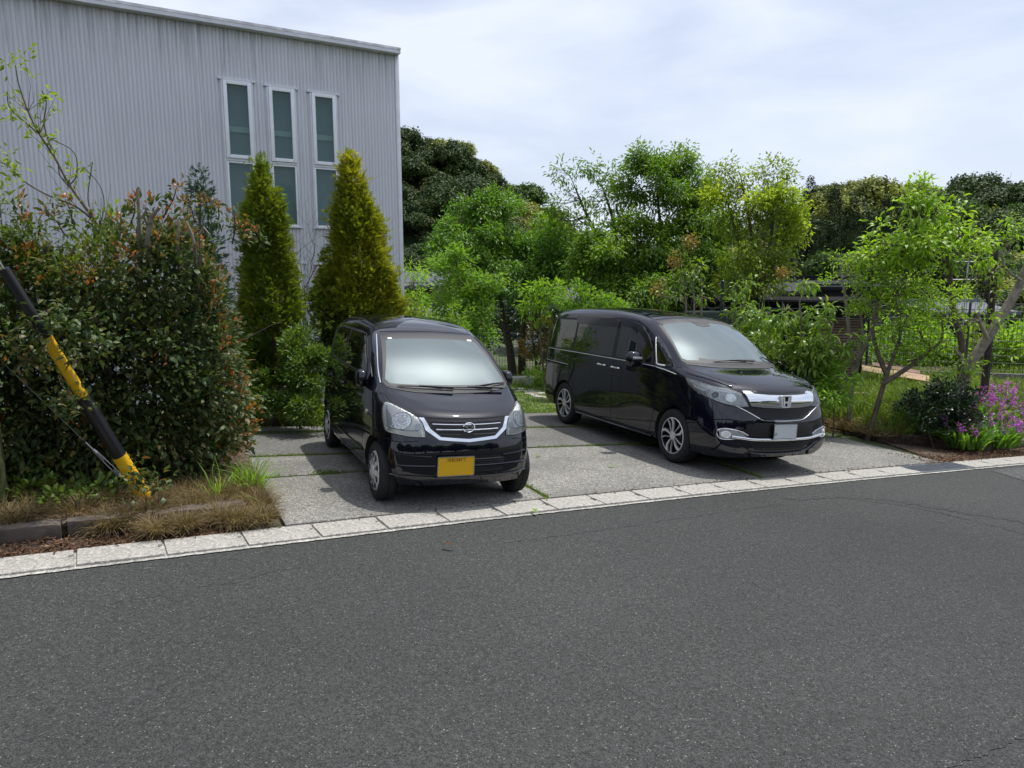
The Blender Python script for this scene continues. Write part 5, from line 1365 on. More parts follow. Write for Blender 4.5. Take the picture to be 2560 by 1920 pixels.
def lb(u, v, ru, rv, Y, ry=None):
    """crown lobe: survey position, half sizes in survey px, distance"""
    c = PT(u, v, Y); s_ = Y/1534.0/math.cos(math.atan((u-1106)/1534))*.97
    return (c, (ru*s_, (ry or (ru+rv)/2)*s_, rv*s_))
def wobble(a, b, n, amp, rng):
    a, b = np.array(a), np.array(b); t = np.linspace(0, 1, n)[:, None]
    j = rng.normal(0, amp, (n, 3)); j[0] = 0; j[-1] = 0
    return a*(1-t)+b*t+np.cumsum(j, axis=0)*np.sin(np.pi*t)
def tree(name, label, cat, base, lobes, leaf, rng_seed, dens=60, per=7, Lg=.09, Wd=.04, T=T_LEAF, spread=.11, droop=.35, trunk=(.08, .014), trunks=None, bark='bark', twigs=8, hollow=.5, cut=-.35, group=None, up=0, outw=.8, crown_name='crown', extra=None, split=None, kind=None):
    rng = np.random.default_rng(rng_seed)
    root = empty(name, base, label, cat, group)
    if kind: root['kind'] = kind
    fo = Foliage(); inv = Vector(base)
    wood = MB()
    tops = []
    trunks = trunks or [[Vector(base), Vector(lobes[0][0])]]
    for tr in trunks:
        tsc = 1.0
        if isinstance(tr, tuple): tr, tsc = tr
        tr = [Vector(p) for p in tr]
        P = catmull(tr, 5) if len(tr) > 2 else [Vector(p) for p in wobble(tr[0], tr[1], 7, .03, rng)]
        n = len(P); rad = [tsc*(trunk[0]*(1-i/(n-1))+trunk[1]*i/(n-1)) for i in range(n)]
        wood.tube([p-inv for p in P], rad, 8); tops.append((P, rad))
    for li, lo in enumerate(lobes):
        c, r = lo[0], lo[1]; dm = lo[2] if len(lo) > 2 else 1.0
        mi = lo[3] if len(lo) > 3 else 0
        area = (r[0]*r[1]*r[2])**(2/3)
        n = max(6, int(dens*area*12.6*.35*dm*2.0))
        W, D = clump_points(rng, c, r, n, hollow, cut, rng_seed+li)
        clusters(fo, W, rng, per, Lg, Wd, T, spread*.62, D, droop, outw, up, mi)
        best = min((((p-Vector(c)).length+max(0, p.z-c[2])*2.5, P, i, rad) for P, rad in tops for i, p in enumerate(P) if i >= len(P)//4), key=lambda t: t[0])[1:]
        P, i, rad = best
        q = wobble(P[i], np.array(c), 6, .05, rng); r0 = min(rad[i]*.7, .045)
        wood.tube([Vector(x)-inv for x in q], [r0*(1-.8*k_/5) for k_ in range(6)], 6)
        for k_ in range(min(twigs, len(W))):
            e = W[rng.integers(len(W))]
            s0 = q[rng.integers(2, 6)]
            m_ = wobble(s0, e, 4, .04, rng)
            wood.tube([Vector(x)-inv for x in m_], [r0*.38, r0*.28, r0*.18, r0*.06], 4, cap=False)
    if extra: extra(fo, wood, inv, rng)
    wood.build('trunk', M[bark], root, smooth=True)
    fo.build(crown_name, leaf, root)
    return root
# leaf materials
ML = {}
ML['photinia'] = leafmat('photinia_leaves', [(0, (.028, .052, .018)), (.4, (.055, .09, .027)), (.68, (.095, .125, .036)), (.86, (.16, .12, .05)), (1, (.21, .08, .04))], .45, .22, 1.3, spec=.25)
ML['red'] = leafmat('red_young_leaves', [(0, (.22, .045, .02)), (.4, (.28, .10, .035)), (.7, (.20, .12, .035)), (1, (.16, .17, .04))], .35, .35, 3)
ML['thuja'] = leafmat('golden_thuja', [(0, (.07, .12, .012)), (.35, (.17, .21, .018)), (.7, (.36, .35, .025)), (1, (.52, .45, .03))], .6, .25, .9, spec=.2, nvar=.6)
ML['thuja_g'] = leafmat('green_thuja', [(0, (.06, .11, .018)), (.45, (.13, .19, .022)), (.8, (.24, .28, .025)), (1, (.34, .35, .03))], .6, .25, 1.1, spec=.2, nvar=.6)
ML['pieris'] = leafmat('pieris_leaves', [(0, (.04, .09, .018)), (.5, (.09, .16, .026)), (1, (.19, .26, .035))], .4, .25, 1.6)
ML['oak'] = leafmat('evergreen_oak_leaves', [(0, (.045, .10, .014)), (.4, (.09, .17, .018)), (.75, (.17, .27, .022)), (1, (.27, .37, .035))], .42, .34, .55, nvar=.55)
ML['camphor'] = leafmat('camphor_leaves', [(0, (.04, .10, .018)), (.4, (.085, .175, .024)), (.8, (.16, .28, .03)), (1, (.27, .39, .05))], .42, .34, .6, nvar=.55)
ML['maple'] = leafmat('maple_leaves', [(0, (.09, .18, .025)), (.5, (.15, .27, .035)), (1, (.24, .36, .05))], .5, .42, 1.0)
ML['lime'] = leafmat('lime_leaves', [(0, (.11, .22, .02)), (.5, (.18, .31, .03)), (1, (.28, .40, .05))], .5, .42, 1.2)
ML['gold'] = leafmat('yellow_green_leaves', [(0, (.07, .12, .018)), (.4, (.14, .20, .022)), (.75, (.24, .31, .03)), (1, (.36, .40, .04))], .45, .35, .7, nvar=.6)
ML['goldtip'] = leafmat('bright_shoots', [(0, (.18, .27, .02)), (.5, (.28, .36, .03)), (1, (.38, .43, .05))], .45, .4, 1.4)
ML['bronze'] = leafmat('bronze_leaves', [(0, (.14, .10, .03)), (.5, (.22, .14, .04)), (1, (.30, .22, .06))], .45, .3, 1.5)
ML['orange'] = leafmat('orange_shrub_leaves', [(0, (.08, .07, .02)), (.5, (.17, .12, .03)), (1, (.26, .17, .04))], .45, .3, 1.7, nvar=.6)
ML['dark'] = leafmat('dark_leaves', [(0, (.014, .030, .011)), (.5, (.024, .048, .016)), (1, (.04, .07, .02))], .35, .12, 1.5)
ML['long'] = leafmat('long_leaves', [(0, (.06, .13, .018)), (.5, (.13, .22, .025)), (1, (.30, .38, .04))], .38, .34, 1.3, nvar=.5)
ML['ash'] = leafmat('fresh_leaves', [(0, (.09, .19, .018)), (.5, (.19, .31, .024)), (1, (.33, .44, .045))], .45, .42, 1.1)
ML['hilld'] = leafmat('hill_oak_leaves', [(0, (.024, .045, .014)), (.6, (.048, .078, .020)), (1, (.11, .145, .034))], .6, .08, .25, spec=.2, nvar=.6)
ML['hillm'] = leafmat('hill_leaves', [(0, (.035, .07, .016)), (.6, (.065, .12, .024)), (1, (.12, .19, .04))], .6, .15, .3, spec=.2, nvar=.6)
ML['hillg'] = leafmat('hill_blossom_leaves', [(0, (.07, .10, .02)), (.45, (.19, .22, .045)), (1, (.44, .44, .12))], .6, .12, .3, spec=.2, nvar=.5)
ML['hillc'] = leafmat('hill_conifer_needles', [(0, (.022, .038, .018)), (.6, (.038, .06, .025)), (1, (.065, .085, .034))], .7, .05, .3, spec=.1, nvar=.5)
ML['grass'] = leafmat('grass_blades', [(0, (.07, .13, .02)), (.6, (.13, .20, .03)), (1, (.24, .26, .06))], .5, .35, 2)
ML['dry'] = leafmat('dry_grass', [(0, (.10, .07, .035)), (.5, (.18, .135, .07)), (1, (.28, .215, .125))], .8, .2, 3, spec=.1)
ML['litter'] = leafmat('leaf_litter', [(0, (.04, .022, .014)), (.6, (.11, .06, .035)), (1, (.24, .15, .09))], .8, .05, 4, spec=.1)
ML['purple'] = leafmat('orchid_petals', [(0, (.20, .025, .34)), (.5, (.36, .06, .50)), (1, (.55, .20, .66))], .5, .35, 4)
ML['iris'] = leafmat('orchid_leaves', [(0, (.05, .13, .02)), (.5, (.10, .21, .03)), (1, (.22, .34, .05))], .35, .38, 2.0)

# ---------------------------------------------------------------- the wooded hills far behind
def hill(name, us, ridge, Y0, Y1, v0, drop=26):
    mb = MB(); nt_ = 7; vs = []
    for u, vr in zip(us, ridge):
        for t in range(nt_):
            f = t/(nt_-1); vv = v0+(vr+drop-v0)*f
            vs.append(PT(u, vv, Y0+(Y1-Y0)*f))
        vs.append(PT(u, vr+drop+40, Y1+25))
    k_ = nt_+1
    mb.add(vs, [(i*k_+t, (i+1)*k_+t, (i+1)*k_+t+1, i*k_+t+1) for i in range(len(us)-1) for t in range(nt_)])
    return tag(mb.build(name, plain('hill_floor', (.010, .016, .006), 1.0, spec=0), smooth=True), kind='structure')
def interp(us, vs, u): return float(np.interp(u, us, vs))
HLu = [690, 800, 862, 900, 950, 1000, 1030, 1060, 1100, 1140, 1180, 1215, 1300, 1400, 1520, 1640]
HLv = [240, 262, 283, 287, 296, 296, 318, 362, 392, 402, 430, 480, 520, 530, 530, 520]
HRu = [1480, 1600, 1690, 1740, 1770, 1800, 1860, 1950, 2000, 2050, 2100, 2150, 2220, 2330, 2500]
HRv = [500, 470, 430, 425, 402, 390, 388, 392, 415, 425, 405, 400, 398, 390, 380]
hill('hill', HLu, HLv, 46, 70, 700)
hill('hill', HRu, HRv, 58, 100, 690)
def proto_broad(seed, mats, R0=2.6, H=2.6, nl=22, lobe=.80, nleaf=5200, Lg=.25, conifer=False, tipmix=0):
    """crown mesh (about the origin, z up) with knobbly lobes"""
    rng = np.random.default_rng(seed); fo = Foliage()
    if conifer:
        n = nleaf//4; z = rng.uniform(0, 1, n)**1.25; hgt = H*2.2
        ang = rng.uniform(0, 2*PI, n); rr = R0*.62*(1-z)**.8*(.75+.3*np.sin(z*40+ang*2))+.1
        P = np.stack([np.cos(ang)*rr, np.sin(ang)*rr, z*hgt], 1); D = np.stack([np.cos(ang), np.sin(ang), np.full(n, -.35)], 1)
        clusters(fo, P, rng, 4, Lg*.9, Lg*.42, T_LEAF, .12, D+np.array([[0, 0, .3]]), .1, 1.2, flat=.5)
    else:
        lobes = [((0, 0, H*.55), (R0*.7, R0*.7, H*.5))]
        for i in range(nl):
            d = unit(rng.normal(size=(1, 3)))[0]; d[2] = abs(d[2])*.9-.15
            lobes.append((np.array([d[0]*R0*.72, d[1]*R0*.72, H*.5+d[2]*H*.52]), np.array([lobe, lobe, lobe*.8])*rng.uniform(.75, 1.25)))
        tot = sum((r[0]*r[1]*r[2])**(2/3) for c, r in lobes)
        for i, (c, r) in enumerate(lobes):
            n = max(8, int(nleaf/5*((r[0]*r[1]*r[2])**(2/3))/tot))
            W, D = lobe_points(rng, c, r, n, .8, -.8, seed=seed+i, bottom=-.9)
            clusters(fo, W, rng, 5, Lg, Lg*.8, T_LEAF, .13, D*.8+unit(np.array([[0,0,1.0]]))*.25, .0, 1.2, mi=1 if (tipmix and rng.random() < tipmix) else 0, shell=True)
    root = bpy.data.objects.new('crown_proto', None)
    o = fo.build('crown', mats); me = o.data
    bpy.data.objects.remove(o)
    tb = MB(); tb.tube([(0, 0, -2.2), (.05, .03, 0), (0, 0, H*.7)], [.26, .2, .08], 6)
    to = tb.build('trunk', M['bark_dark'], smooth=True); tm = to.data; bpy.data.objects.remove(to)
    return me, tm
PB = {
 'dark': [proto_broad(1, [ML['hilld']]), proto_broad(2, [ML['hilld']], 2.9, 2.8, 26, .75), proto_broad(9, [ML['hilld'], ML['hillm']], 2.7, 2.5, 24, .75, tipmix=.2)],
 'mid': [proto_broad(3, [ML['hillm']], 2.5, 2.4, 20), proto_broad(4, [ML['hillm']], 2.8, 2.6, 24, .8)],
 'gold': [proto_broad(5, [ML['hillg'], ML['hilld']], 2.8, 2.2, 28, .7, tipmix=.2), proto_broad(6, [ML['hillg']], 2.4, 2.0, 20)],
 'con': [proto_broad(7, [ML['hillc']], 2.6, 3.2, nleaf=2600, conifer=True), proto_broad(8, [ML['hillc']], 2.3, 3.6, nleaf=2400, conifer=True)],
}
def hill_tree(kind_, p, s_, rz, label, group):
    cm, tm = PB[kind_][int(rz*1000) % len(PB[kind_])]
    root = empty({'con': 'conifer_tree'}.get(kind_, 'forest_tree'), p, label, 'tree', group, rz)
    root.scale = (s_, s_, s_*(.85+.3*((rz*7) % 1)))
    link(bpy.data.objects.new('crown', cm), root); link(bpy.data.objects.new('trunk', tm), root)
    return root
rng = np.random.default_rng(42)
LBL = {('L', 'dark'): 'dark round-crowned evergreen tree on the steep hill beside the corrugated building', ('L', 'mid'): 'mid green tree on the lower slope of the left hill', ('L', 'gold'): 'yellow-green flowering tree on the crest of the left hill',
       ('R', 'dark'): 'dark evergreen tree on the right-hand hill', ('R', 'con'): 'dark pointed conifer on the flank of the right-hand hill', ('R', 'gold'): 'golden flowering tree on top of the right-hand hill', ('R', 'mid'): 'light green tree low on the right-hand hill'}
_m = min
def plant_hill(side, us, ridge, Y0, Y1, v0, rows, du_, pick, base_s):
    for r_ in range(rows):
        f = 1-r_/(rows-1)                        # top row first
        Y = Y0+(Y1-Y0)*f
        u = us[0]+(du_*.5 if r_ % 2 else 0)
        while u < us[-1]:
            vr = interp(us, ridge, u)
            uu = u+rng.uniform(-.25, .25)*du_
            v = v0+(vr+30-v0)*f+(rng.uniform(-26, 26) if 0 < r_ < rows-1 else rng.uniform(-5, 9))
            kind_ = pick(uu, v, f)
            if kind_:
                s_ = base_s*Y/70*rng.uniform(.72, 1.35)
                p = PT(uu, v, Y)
                p.z -= 1.1*s_
                if kind_ == 'con': s_ = _m(s_*.80, 1.05); p.z -= (2.6 if r_ == 0 else (2.2 if r_ == 1 else .9))
                hill_tree(kind_, p, s_, rng.uniform(0, 6.28), LBL[(side, kind_)], {'L': 'trees on the left hill', 'R': 'trees on the right hill'}[side])
            u += du_*rng.uniform(.85, 1.15)
def pickL(u, v, f):
    if u < 700: return None
    if u > 1240 and f < .3: return None
    if f > .95 and 935 < u < 1050: return 'gold'
    if u > 1085 and f > .6: return 'mid' if rng.random() < .75 else 'gold'
    if 1000 < u and f < .75 and rng.random() < .6: return 'mid'
    return 'dark'
def pickR(u, v, f):
    if f > .85: return 'gold' if 1775 < u < 2000 else ('con' if u < 1775 else 'dark')
    if f > .7 and u > 2060: return rng.choice(['gold', 'dark', 'mid'])
    if f > .7 and 1800 < u < 2000: return 'gold' if rng.random() < .25 else 'dark'
    if u > 2120: return rng.choice(['gold', 'mid', 'dark'])
    if 1730 < u < 1800 and .15 < f < .35: return 'mid'
    if u < 2080: return 'con' if rng.random() < .7 else ('dark' if rng.random() < .8 else 'mid')
    return 'dark'
plant_hill('L', HLu, HLv, 46, 70, 700, 11, 44, pickL, .72)
plant_hill('R', HRu, HRv, 58, 100, 690, 10, 46, pickR, .88)

# ---------------------------------------------------------------- garden trees behind the cars
B = GY_at
tree('camphor_tree', 'broad mid green tree with two dark trunks standing between the two cars', 'tree', B(1100, 18.3),
     [lb(1010, 520, 62, 50, 18.0), lb(960, 560, 42, 32, 17.8), lb(1060, 465, 50, 40, 18.5), lb(1130, 490, 75, 50, 18.5), lb(1190, 545, 60, 55, 18.2), lb(1010, 450, 35, 24, 18.4), lb(1090, 560, 85, 60, 17.8), lb(1000, 600, 40, 40, 17.6), lb(1130, 620, 55, 35, 17.4), lb(1200, 600, 45, 50, 18.0), lb(1040, 620, 40, 30, 18), lb(1075, 430, 30, 18, 18.6)],
     ML['camphor'], 101, dens=92, per=9, Lg=.10, Wd=.045, T=T_LEAF, spread=.14, droop=.55, trunk=(.12, .014), bark='bark_dark',
     trunks=[[B(1108, 18.3), PT(1100, 745, 18.3), PT(1088, 690, 18.2), PT(1080, 640, 18.1), PT(1060, 560, 18)], [B(1128, 18.6), PT(1128, 740, 18.5), PT(1135, 680, 18.4), PT(1128, 630, 18.3), PT(1150, 560, 18.2)]], hollow=.45, cut=-.15)
tree('maple_tree', 'bright light green maple in front of the two dark trunks, behind the small car', 'tree', B(1010, 14.2),
     [lb(985, 560, 40, 26, 14.3), lb(960, 590, 26, 24, 14.2), lb(1045, 598, 34, 20, 14), lb(985, 640, 50, 36, 14.2), lb(1035, 645, 42, 30, 14), lb(960, 660, 34, 24, 14.1), lb(1010, 690, 50, 34, 13.8), lb(1040, 705, 30, 30, 13.8), lb(1060, 620, 20, 14, 13.9), lb(985, 730, 30, 26, 13.7), lb(1040, 745, 26, 26, 13.6), lb(945, 570, 16, 16, 14.2)],
     ML['maple'], 102, dens=110, per=7, Lg=.085, Wd=.05, T=T_SPRAY, spread=.10, droop=.15, trunk=(.05, .014), hollow=.3, cut=-.05)
tree('young_cypress', 'small pale green feathery conifer sprout beside the roof of the small car', 'shrub', B(988, 12.6),
     [lb(985, 690, 10, 26, 12.6), lb(990, 730, 20, 26, 12.6), lb(1010, 760, 24, 30, 12.6), lb(980, 770, 24, 30, 12.7)], ML['lime'], 103, dens=170, per=6, Lg=.08, Wd=.018, T=T_FAN, spread=.06, droop=-.4, trunk=(.02, .01), hollow=.2, cut=-.5)
tree('bamboo_clump', 'feathery light green bamboo shrub below the tiled roof at the building corner', 'shrub', B(895, 15.5),
     [lb(893, 610, 22, 34, 15.5), lb(905, 650, 30, 24, 15.3), lb(890, 680, 26, 26, 15), lb(935, 685, 36, 20, 14.8), lb(960, 710, 30, 20, 14.6)], ML['lime'], 104, dens=80, per=7, Lg=.10, Wd=.022, spread=.12, droop=.4, trunk=(.025, .012), hollow=.2, cut=-.2)
tree('golden_shrub', 'low yellow-green shrub behind the roof of the small car', 'shrub', B(935, 13.2),
     [lb(905, 690, 34, 18, 13.2), lb(945, 705, 28, 14, 13), lb(890, 660, 12, 12, 13.3)], ML['gold'], 105, dens=150, per=7, Lg=.07, Wd=.03, spread=.08, droop=0, trunk=(.03, .012), hollow=.3)
tree('weeping_oak', 'tall evergreen oak with drooping leaves, highest tree behind the minivan', 'tree', B(1440, 17.2),
     [lb(1425, 345, 62, 34, 17.2), lb(1400, 400, 66, 50, 17.0), lb(1490, 395, 46, 44, 17.4), lb(1450, 450, 80, 55, 16.8), lb(1525, 470, 36, 60, 17.2), lb(1500, 540, 66, 50, 16.6), lb(1390, 520, 76, 50, 16.4), lb(1310, 530, 56, 45, 16.7), lb(1345, 590, 80, 44, 16.1), lb(1440, 600, 90, 48, 16.0), lb(1520, 600, 50, 50, 16.4), lb(1270, 580, 42, 40, 16.8), lb(1400, 640, 90, 30, 15.9), lb(1320, 640, 60, 24, 16.1), lb(1545, 560, 26, 30, 16.8)],
     ML['oak'], 106, dens=96, per=10, Lg=.105, Wd=.036, T=T_LEAF, spread=.15, droop=.65, trunk=(.16, .014), bark='bark_dark', hollow=.45, cut=-.2,
     trunks=[[B(1440, 17.2), PT(1440, 620, 17.1), PT(1430, 520, 17.1), PT(1420, 420, 17.1)], [B(1400, 17.3), PT(1380, 600, 17.2), PT(1350, 520, 17), PT(1330, 440, 17)], [B(1470, 17.3), PT(1490, 600, 17.2), PT(1500, 500, 17), PT(1500, 410, 17)]])
tree('sparse_oak', 'thin open-crowned tree showing sky through its branches, left of the tall oak', 'tree', B(1345, 17.9),
     [lb(1225, 370, 34, 18, 17.8, 30), lb(1270, 362, 36, 20, 17.9), lb(1315, 390, 34, 24, 18), lb(1290, 425, 44, 26, 17.9), lb(1225, 440, 34, 26, 17.7), lb(1250, 475, 44, 26, 17.6), lb(1330, 450, 30, 30, 18), lb(1200, 460, 22, 22, 17.6)],
     ML['oak'], 107, dens=24, per=9, Lg=.12, Wd=.036, spread=.15, droop=.7, trunk=(.09, .014), bark='bark_dark', hollow=.2, cut=.1, twigs=12,
     trunks=[[B(1345, 17.9), PT(1340, 600, 17.9), PT(1325, 480, 17.9), PT(1300, 400, 17.9)], [B(1340, 17.8), PT(1310, 560, 17.8), PT(1270, 470, 17.8), PT(1240, 400, 17.8)]])
tree('yellow_tree', 'slender tree with many rising branches and yellow-green leaves, right of the tall oak', 'tree', B(1625, 15.6),
     [lb(1565, 375, 36, 26, 15.8, 30), lb(1600, 400, 34, 26, 15.8), lb(1555, 430, 28, 24, 15.8), lb(1665, 375, 34, 26, 15.7, None), lb(1695, 400, 22, 30, 15.7), lb(1640, 440, 44, 26, 15.4), lb(1690, 450, 40, 32, 15.4), lb(1715, 490, 22, 30, 15.4), lb(1600, 480, 44, 36, 15.5), lb(1660, 520, 60, 44, 15.2), lb(1600, 560, 56, 40, 15.3), lb(1690, 560, 30, 40, 15.2), lb(1640, 610, 60, 34, 15.0), lb(1580, 620, 40, 26, 15.2)],
     [ML['gold'], ML['goldtip']], 108, dens=56, per=8, Lg=.088, Wd=.038, spread=.13, droop=.55, trunk=(.085, .014), bark='bark', hollow=.25, cut=.0, twigs=10,
     trunks=[[B(1625, 15.6), PT(1622, 640, 15.6), PT(1600, 540, 15.6), PT(1560, 400, 15.8)], [B(1628, 15.5), PT(1630, 630, 15.5), PT(1625, 520, 15.6), PT(1600, 380, 15.7)], [B(1632, 15.6), PT(1640, 620, 15.5), PT(1665, 520, 15.5), PT(1670, 400, 15.6)], [B(1640, 15.7), PT(1650, 610, 15.6), PT(1690, 540, 15.5), PT(1705, 430, 15.5)]],
     extra=lambda fo, wood, inv, rng: [clusters(fo, lobe_points(rng, *lb(*q), 70, .6, -.6)[0], rng, 6, .10, .045, T_LEAF, .1, None, .0, .5, mi=1) for q in ((1700, 430, 26, 14, 15.2), (1720, 475, 14, 18, 15.2), (1545, 425, 20, 12, 15.5), (1640, 435, 26, 8, 15.2))])
tree('undergrowth_shrub', 'lime green bush lit by the sun between the dark trunks and the minivan', 'shrub', B(1180, 16.2),
     [lb(1165, 640, 30, 22, 16.2), lb(1205, 630, 30, 16, 16.2), lb(1150, 670, 24, 20, 16.2)], ML['lime'], 109, dens=90, per=7, Lg=.11, Wd=.035, spread=.1, droop=.5, trunk=(.03, .015), hollow=.3)
tree('lime_shrub', 'lime green maple shrub showing above the back of the minivan roof', 'shrub', B(1280, 14.6),
     [lb(1255, 645, 40, 26, 14.6), lb(1300, 662, 40, 18, 14.4), lb(1240, 680, 30, 20, 14.6), lb(1340, 672, 26, 9, 14.3)], ML['maple'], 110, dens=120, per=7, Lg=.085, Wd=.05, T=T_SPRAY, spread=.1, droop=.1, trunk=(.03, .015), hollow=.3, cut=-.1)
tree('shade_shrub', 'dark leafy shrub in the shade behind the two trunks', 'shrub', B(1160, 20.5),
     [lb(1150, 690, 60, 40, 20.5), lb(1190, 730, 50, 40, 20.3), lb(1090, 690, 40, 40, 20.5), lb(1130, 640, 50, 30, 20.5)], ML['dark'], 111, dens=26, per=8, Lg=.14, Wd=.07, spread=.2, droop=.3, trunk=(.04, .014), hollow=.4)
tree('orange_shrub', 'rounded shrub with orange-brown leaves beside the back of the minivan', 'shrub', B(1165, 17.0),
     [lb(1168, 712, 32, 22, 17), lb(1150, 745, 26, 26, 16.9), lb(1185, 750, 24, 26, 16.9), lb(1140, 775, 20, 18, 16.8)], ML['orange'], 112, dens=80, per=6, Lg=.075, Wd=.03, spread=.09, droop=.1, trunk=(.025, .01), hollow=.3, cut=0)
tree('green_shrub', 'low green shrub at the foot of the orange-brown shrub', 'shrub', B(1185, 16.2),
     [lb(1180, 790, 24, 20, 16.2), lb(1180, 690, 24, 10, 16.4), lb(1155, 810, 24, 14, 15.8)], ML['maple'], 113, dens=80, per=6, Lg=.07, Wd=.04, spread=.08, droop=.0, trunk=(.02, .01), hollow=.3)
# low background hedge that closes the view under the crowns
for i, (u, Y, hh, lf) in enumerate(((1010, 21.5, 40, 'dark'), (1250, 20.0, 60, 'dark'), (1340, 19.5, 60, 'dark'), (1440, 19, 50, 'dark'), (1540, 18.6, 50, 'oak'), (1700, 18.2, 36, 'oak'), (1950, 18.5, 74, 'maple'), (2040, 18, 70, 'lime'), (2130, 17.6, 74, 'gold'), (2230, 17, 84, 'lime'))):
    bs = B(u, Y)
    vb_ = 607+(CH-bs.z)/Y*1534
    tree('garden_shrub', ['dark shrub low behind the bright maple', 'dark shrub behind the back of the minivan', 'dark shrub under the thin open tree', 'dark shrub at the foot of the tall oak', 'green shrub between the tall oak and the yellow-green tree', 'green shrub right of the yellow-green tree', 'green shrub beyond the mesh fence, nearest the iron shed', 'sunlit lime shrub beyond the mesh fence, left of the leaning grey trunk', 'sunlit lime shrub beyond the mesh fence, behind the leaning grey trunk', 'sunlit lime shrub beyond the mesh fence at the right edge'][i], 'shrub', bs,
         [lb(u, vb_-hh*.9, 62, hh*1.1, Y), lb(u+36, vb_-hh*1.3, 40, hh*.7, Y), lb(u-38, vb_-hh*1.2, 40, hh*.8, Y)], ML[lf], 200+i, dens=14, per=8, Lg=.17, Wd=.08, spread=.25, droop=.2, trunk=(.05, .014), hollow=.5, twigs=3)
# ---------------------------------------------------------------- golden conifers against the building
def cone_tree(name, label, base, top, prof, leaf, seed, n=2300, per=8, Lg=.088, Wd=.05, lean=None, lump=.22, gaps=-.45, drop=0):
    """prof: (height fraction, radius)"""
    rng = np.random.default_rng(seed); base = Vector(base); top = Vector(top)
    root = empty(name, base, label, 'conifer')
    ax = np.array(top-base); ts = [p[0] for p in prof]; rs = [p[1] for p in prof]
    fo = Foliage(); wood = MB()
    wood.tube([Vector((0, 0, 0)), (top-base)*.5, (top-base)*.93], [.07, .04, .012], 8)
    out = []; tot = 0
    while tot < n:
        m_ = n*2; t = rng.uniform(0.0, 1, m_); t = 1-(1-t)**.85
        rr = np.interp(t, ts, rs); keep = rng.uniform(0, max(rs), m_) < rr+.06
        t = t[keep]; rr = rr[keep]; m_ = len(t)
        an = rng.uniform(0, 2*PI, m_)
        d = np.stack([np.cos(an), np.sin(an), np.zeros(m_)], 1)
        q = np.stack([np.cos(an)*1.3, np.sin(an)*1.3, t*np.linalg.norm(ax)*1.0], 1)
        nz = bnoise(q, 2.6, seed)
        rad = rr*(1+lump*nz+.16*bnoise(q, 7, seed+1))*rng.uniform(.5, 1, m_)**.35*(1+.22*(rng.uniform(size=m_) < .05))
        P = np.array(base)+ax*t[:, None]+d*rad[:, None]
        k_ = bnoise(q, 3.7, seed+5) > gaps
        out.append((P[k_], d[k_])); tot += k_.sum()
    P = np.concatenate([o[0] for o in out])[:n]; D = np.concatenate([o[1] for o in out])[:n]
    D = D.copy(); D[:, 2] += .6
    clusters(fo, P, rng, per, Lg, Wd, T_FAN, .045, D, -.05-drop, 1.1, up=.25, lvar=.4, flat=.9)
    for i in range(26):
        e = P[rng.integers(len(P))]; zt = e[2]-base.z-.25
        s0 = (top-base)*max(.05, zt/(top.z-base.z))
        wood.tube([s0, Vector(e)-base], [.018, .006], 4, cap=False)
    wood.build('trunk', M['bark'], root, smooth=True); fo.build('crown', leaf, root)
    return root
c1b = GP(640*1, 912); c1b = GY_at(615, 10.3)
cone_tree('golden_conifer', 'narrow golden-green conifer standing between the red-tipped hedge and the small car', GY_at(588, 10.2), PT(562, 345, 10.0),
          [(0, .48), (.12, .46), (.28, .35), (.42, .29), (.55, .27), (.70, .24), (.82, .18), (.90, .12), (.95, .05), (1, .015)], ML['thuja_g'], 301, n=3300, lump=.46, gaps=-.2)
cone_tree('golden_conifer', 'broad pyramid-shaped golden conifer in front of the wall, behind the small car', GY_at(797, 11.2), PT(753, 335, 10.9),
          [(0, .40), (.15, .48), (.32, .49), (.48, .45), (.62, .38), (.76, .27), (.86, .16), (.93, .10), (.97, .05), (1, .015)], ML['thuja'], 302, n=4800, lump=.38, gaps=-.22)
cone_tree('small_conifer', 'slim dark green conifer tip rising above the hedge in front of the wall', GY_at(418, 8.3), PT(431, 368, 8.2),
          [(0, .3), (.5, .26), (.75, .17), (.88, .10), (1, .01)], leafmat('blue_conifer', [(0, (.02, .055, .03)), (1, (.05, .11, .05))], .6, .1, 2), 303, n=700, per=7, Lg=.07, Wd=.04)
tree('pieris_shrub', 'leafy green shrub beside the rear of the small car, below the narrow conifer', 'shrub', B(640, 9.6),
     [lb(640, 770, 38, 40, 9.6), lb(670, 800, 34, 44, 9.5), lb(610, 840, 56, 40, 9.5), lb(655, 870, 46, 40, 9.3), lb(660, 735, 22, 24, 9.7), lb(590, 880, 40, 24, 9.4), lb(690, 770, 16, 24, 9.6)],
     ML['pieris'], 304, dens=230, per=8, Lg=.065, Wd=.022, T=T_LEAF, spread=.06, droop=-.1, trunk=(.03, .015), hollow=.4, cut=-.3, up=.1)
tree('green_conifer', 'small green conifer against the wall under the bare twigs', 'conifer', B(705, 10.9),
     [lb(708, 600, 18, 44, 10.9), lb(704, 650, 24, 36, 10.8), lb(715, 690, 34, 26, 10.7)],
     ML['thuja_g'], 305, dens=130, per=8, Lg=.08, Wd=.07, T=T_SPRAY, spread=.06, droop=-.1, trunk=(.03, .015), hollow=.4, cut=-.1)
tree('dark_conifer_bush', 'dark green bush in the gap between the two golden conifers', 'shrub', B(650, 10.9),
     [lb(650, 800, 50, 50, 10.8), lb(690, 770, 50, 44, 10.9), lb(720, 770, 40, 50, 10.8)],
     ML['dark'], 306, dens=60, per=8, Lg=.08, Wd=.03, spread=.08, trunk=(.03, .015), hollow=.3)
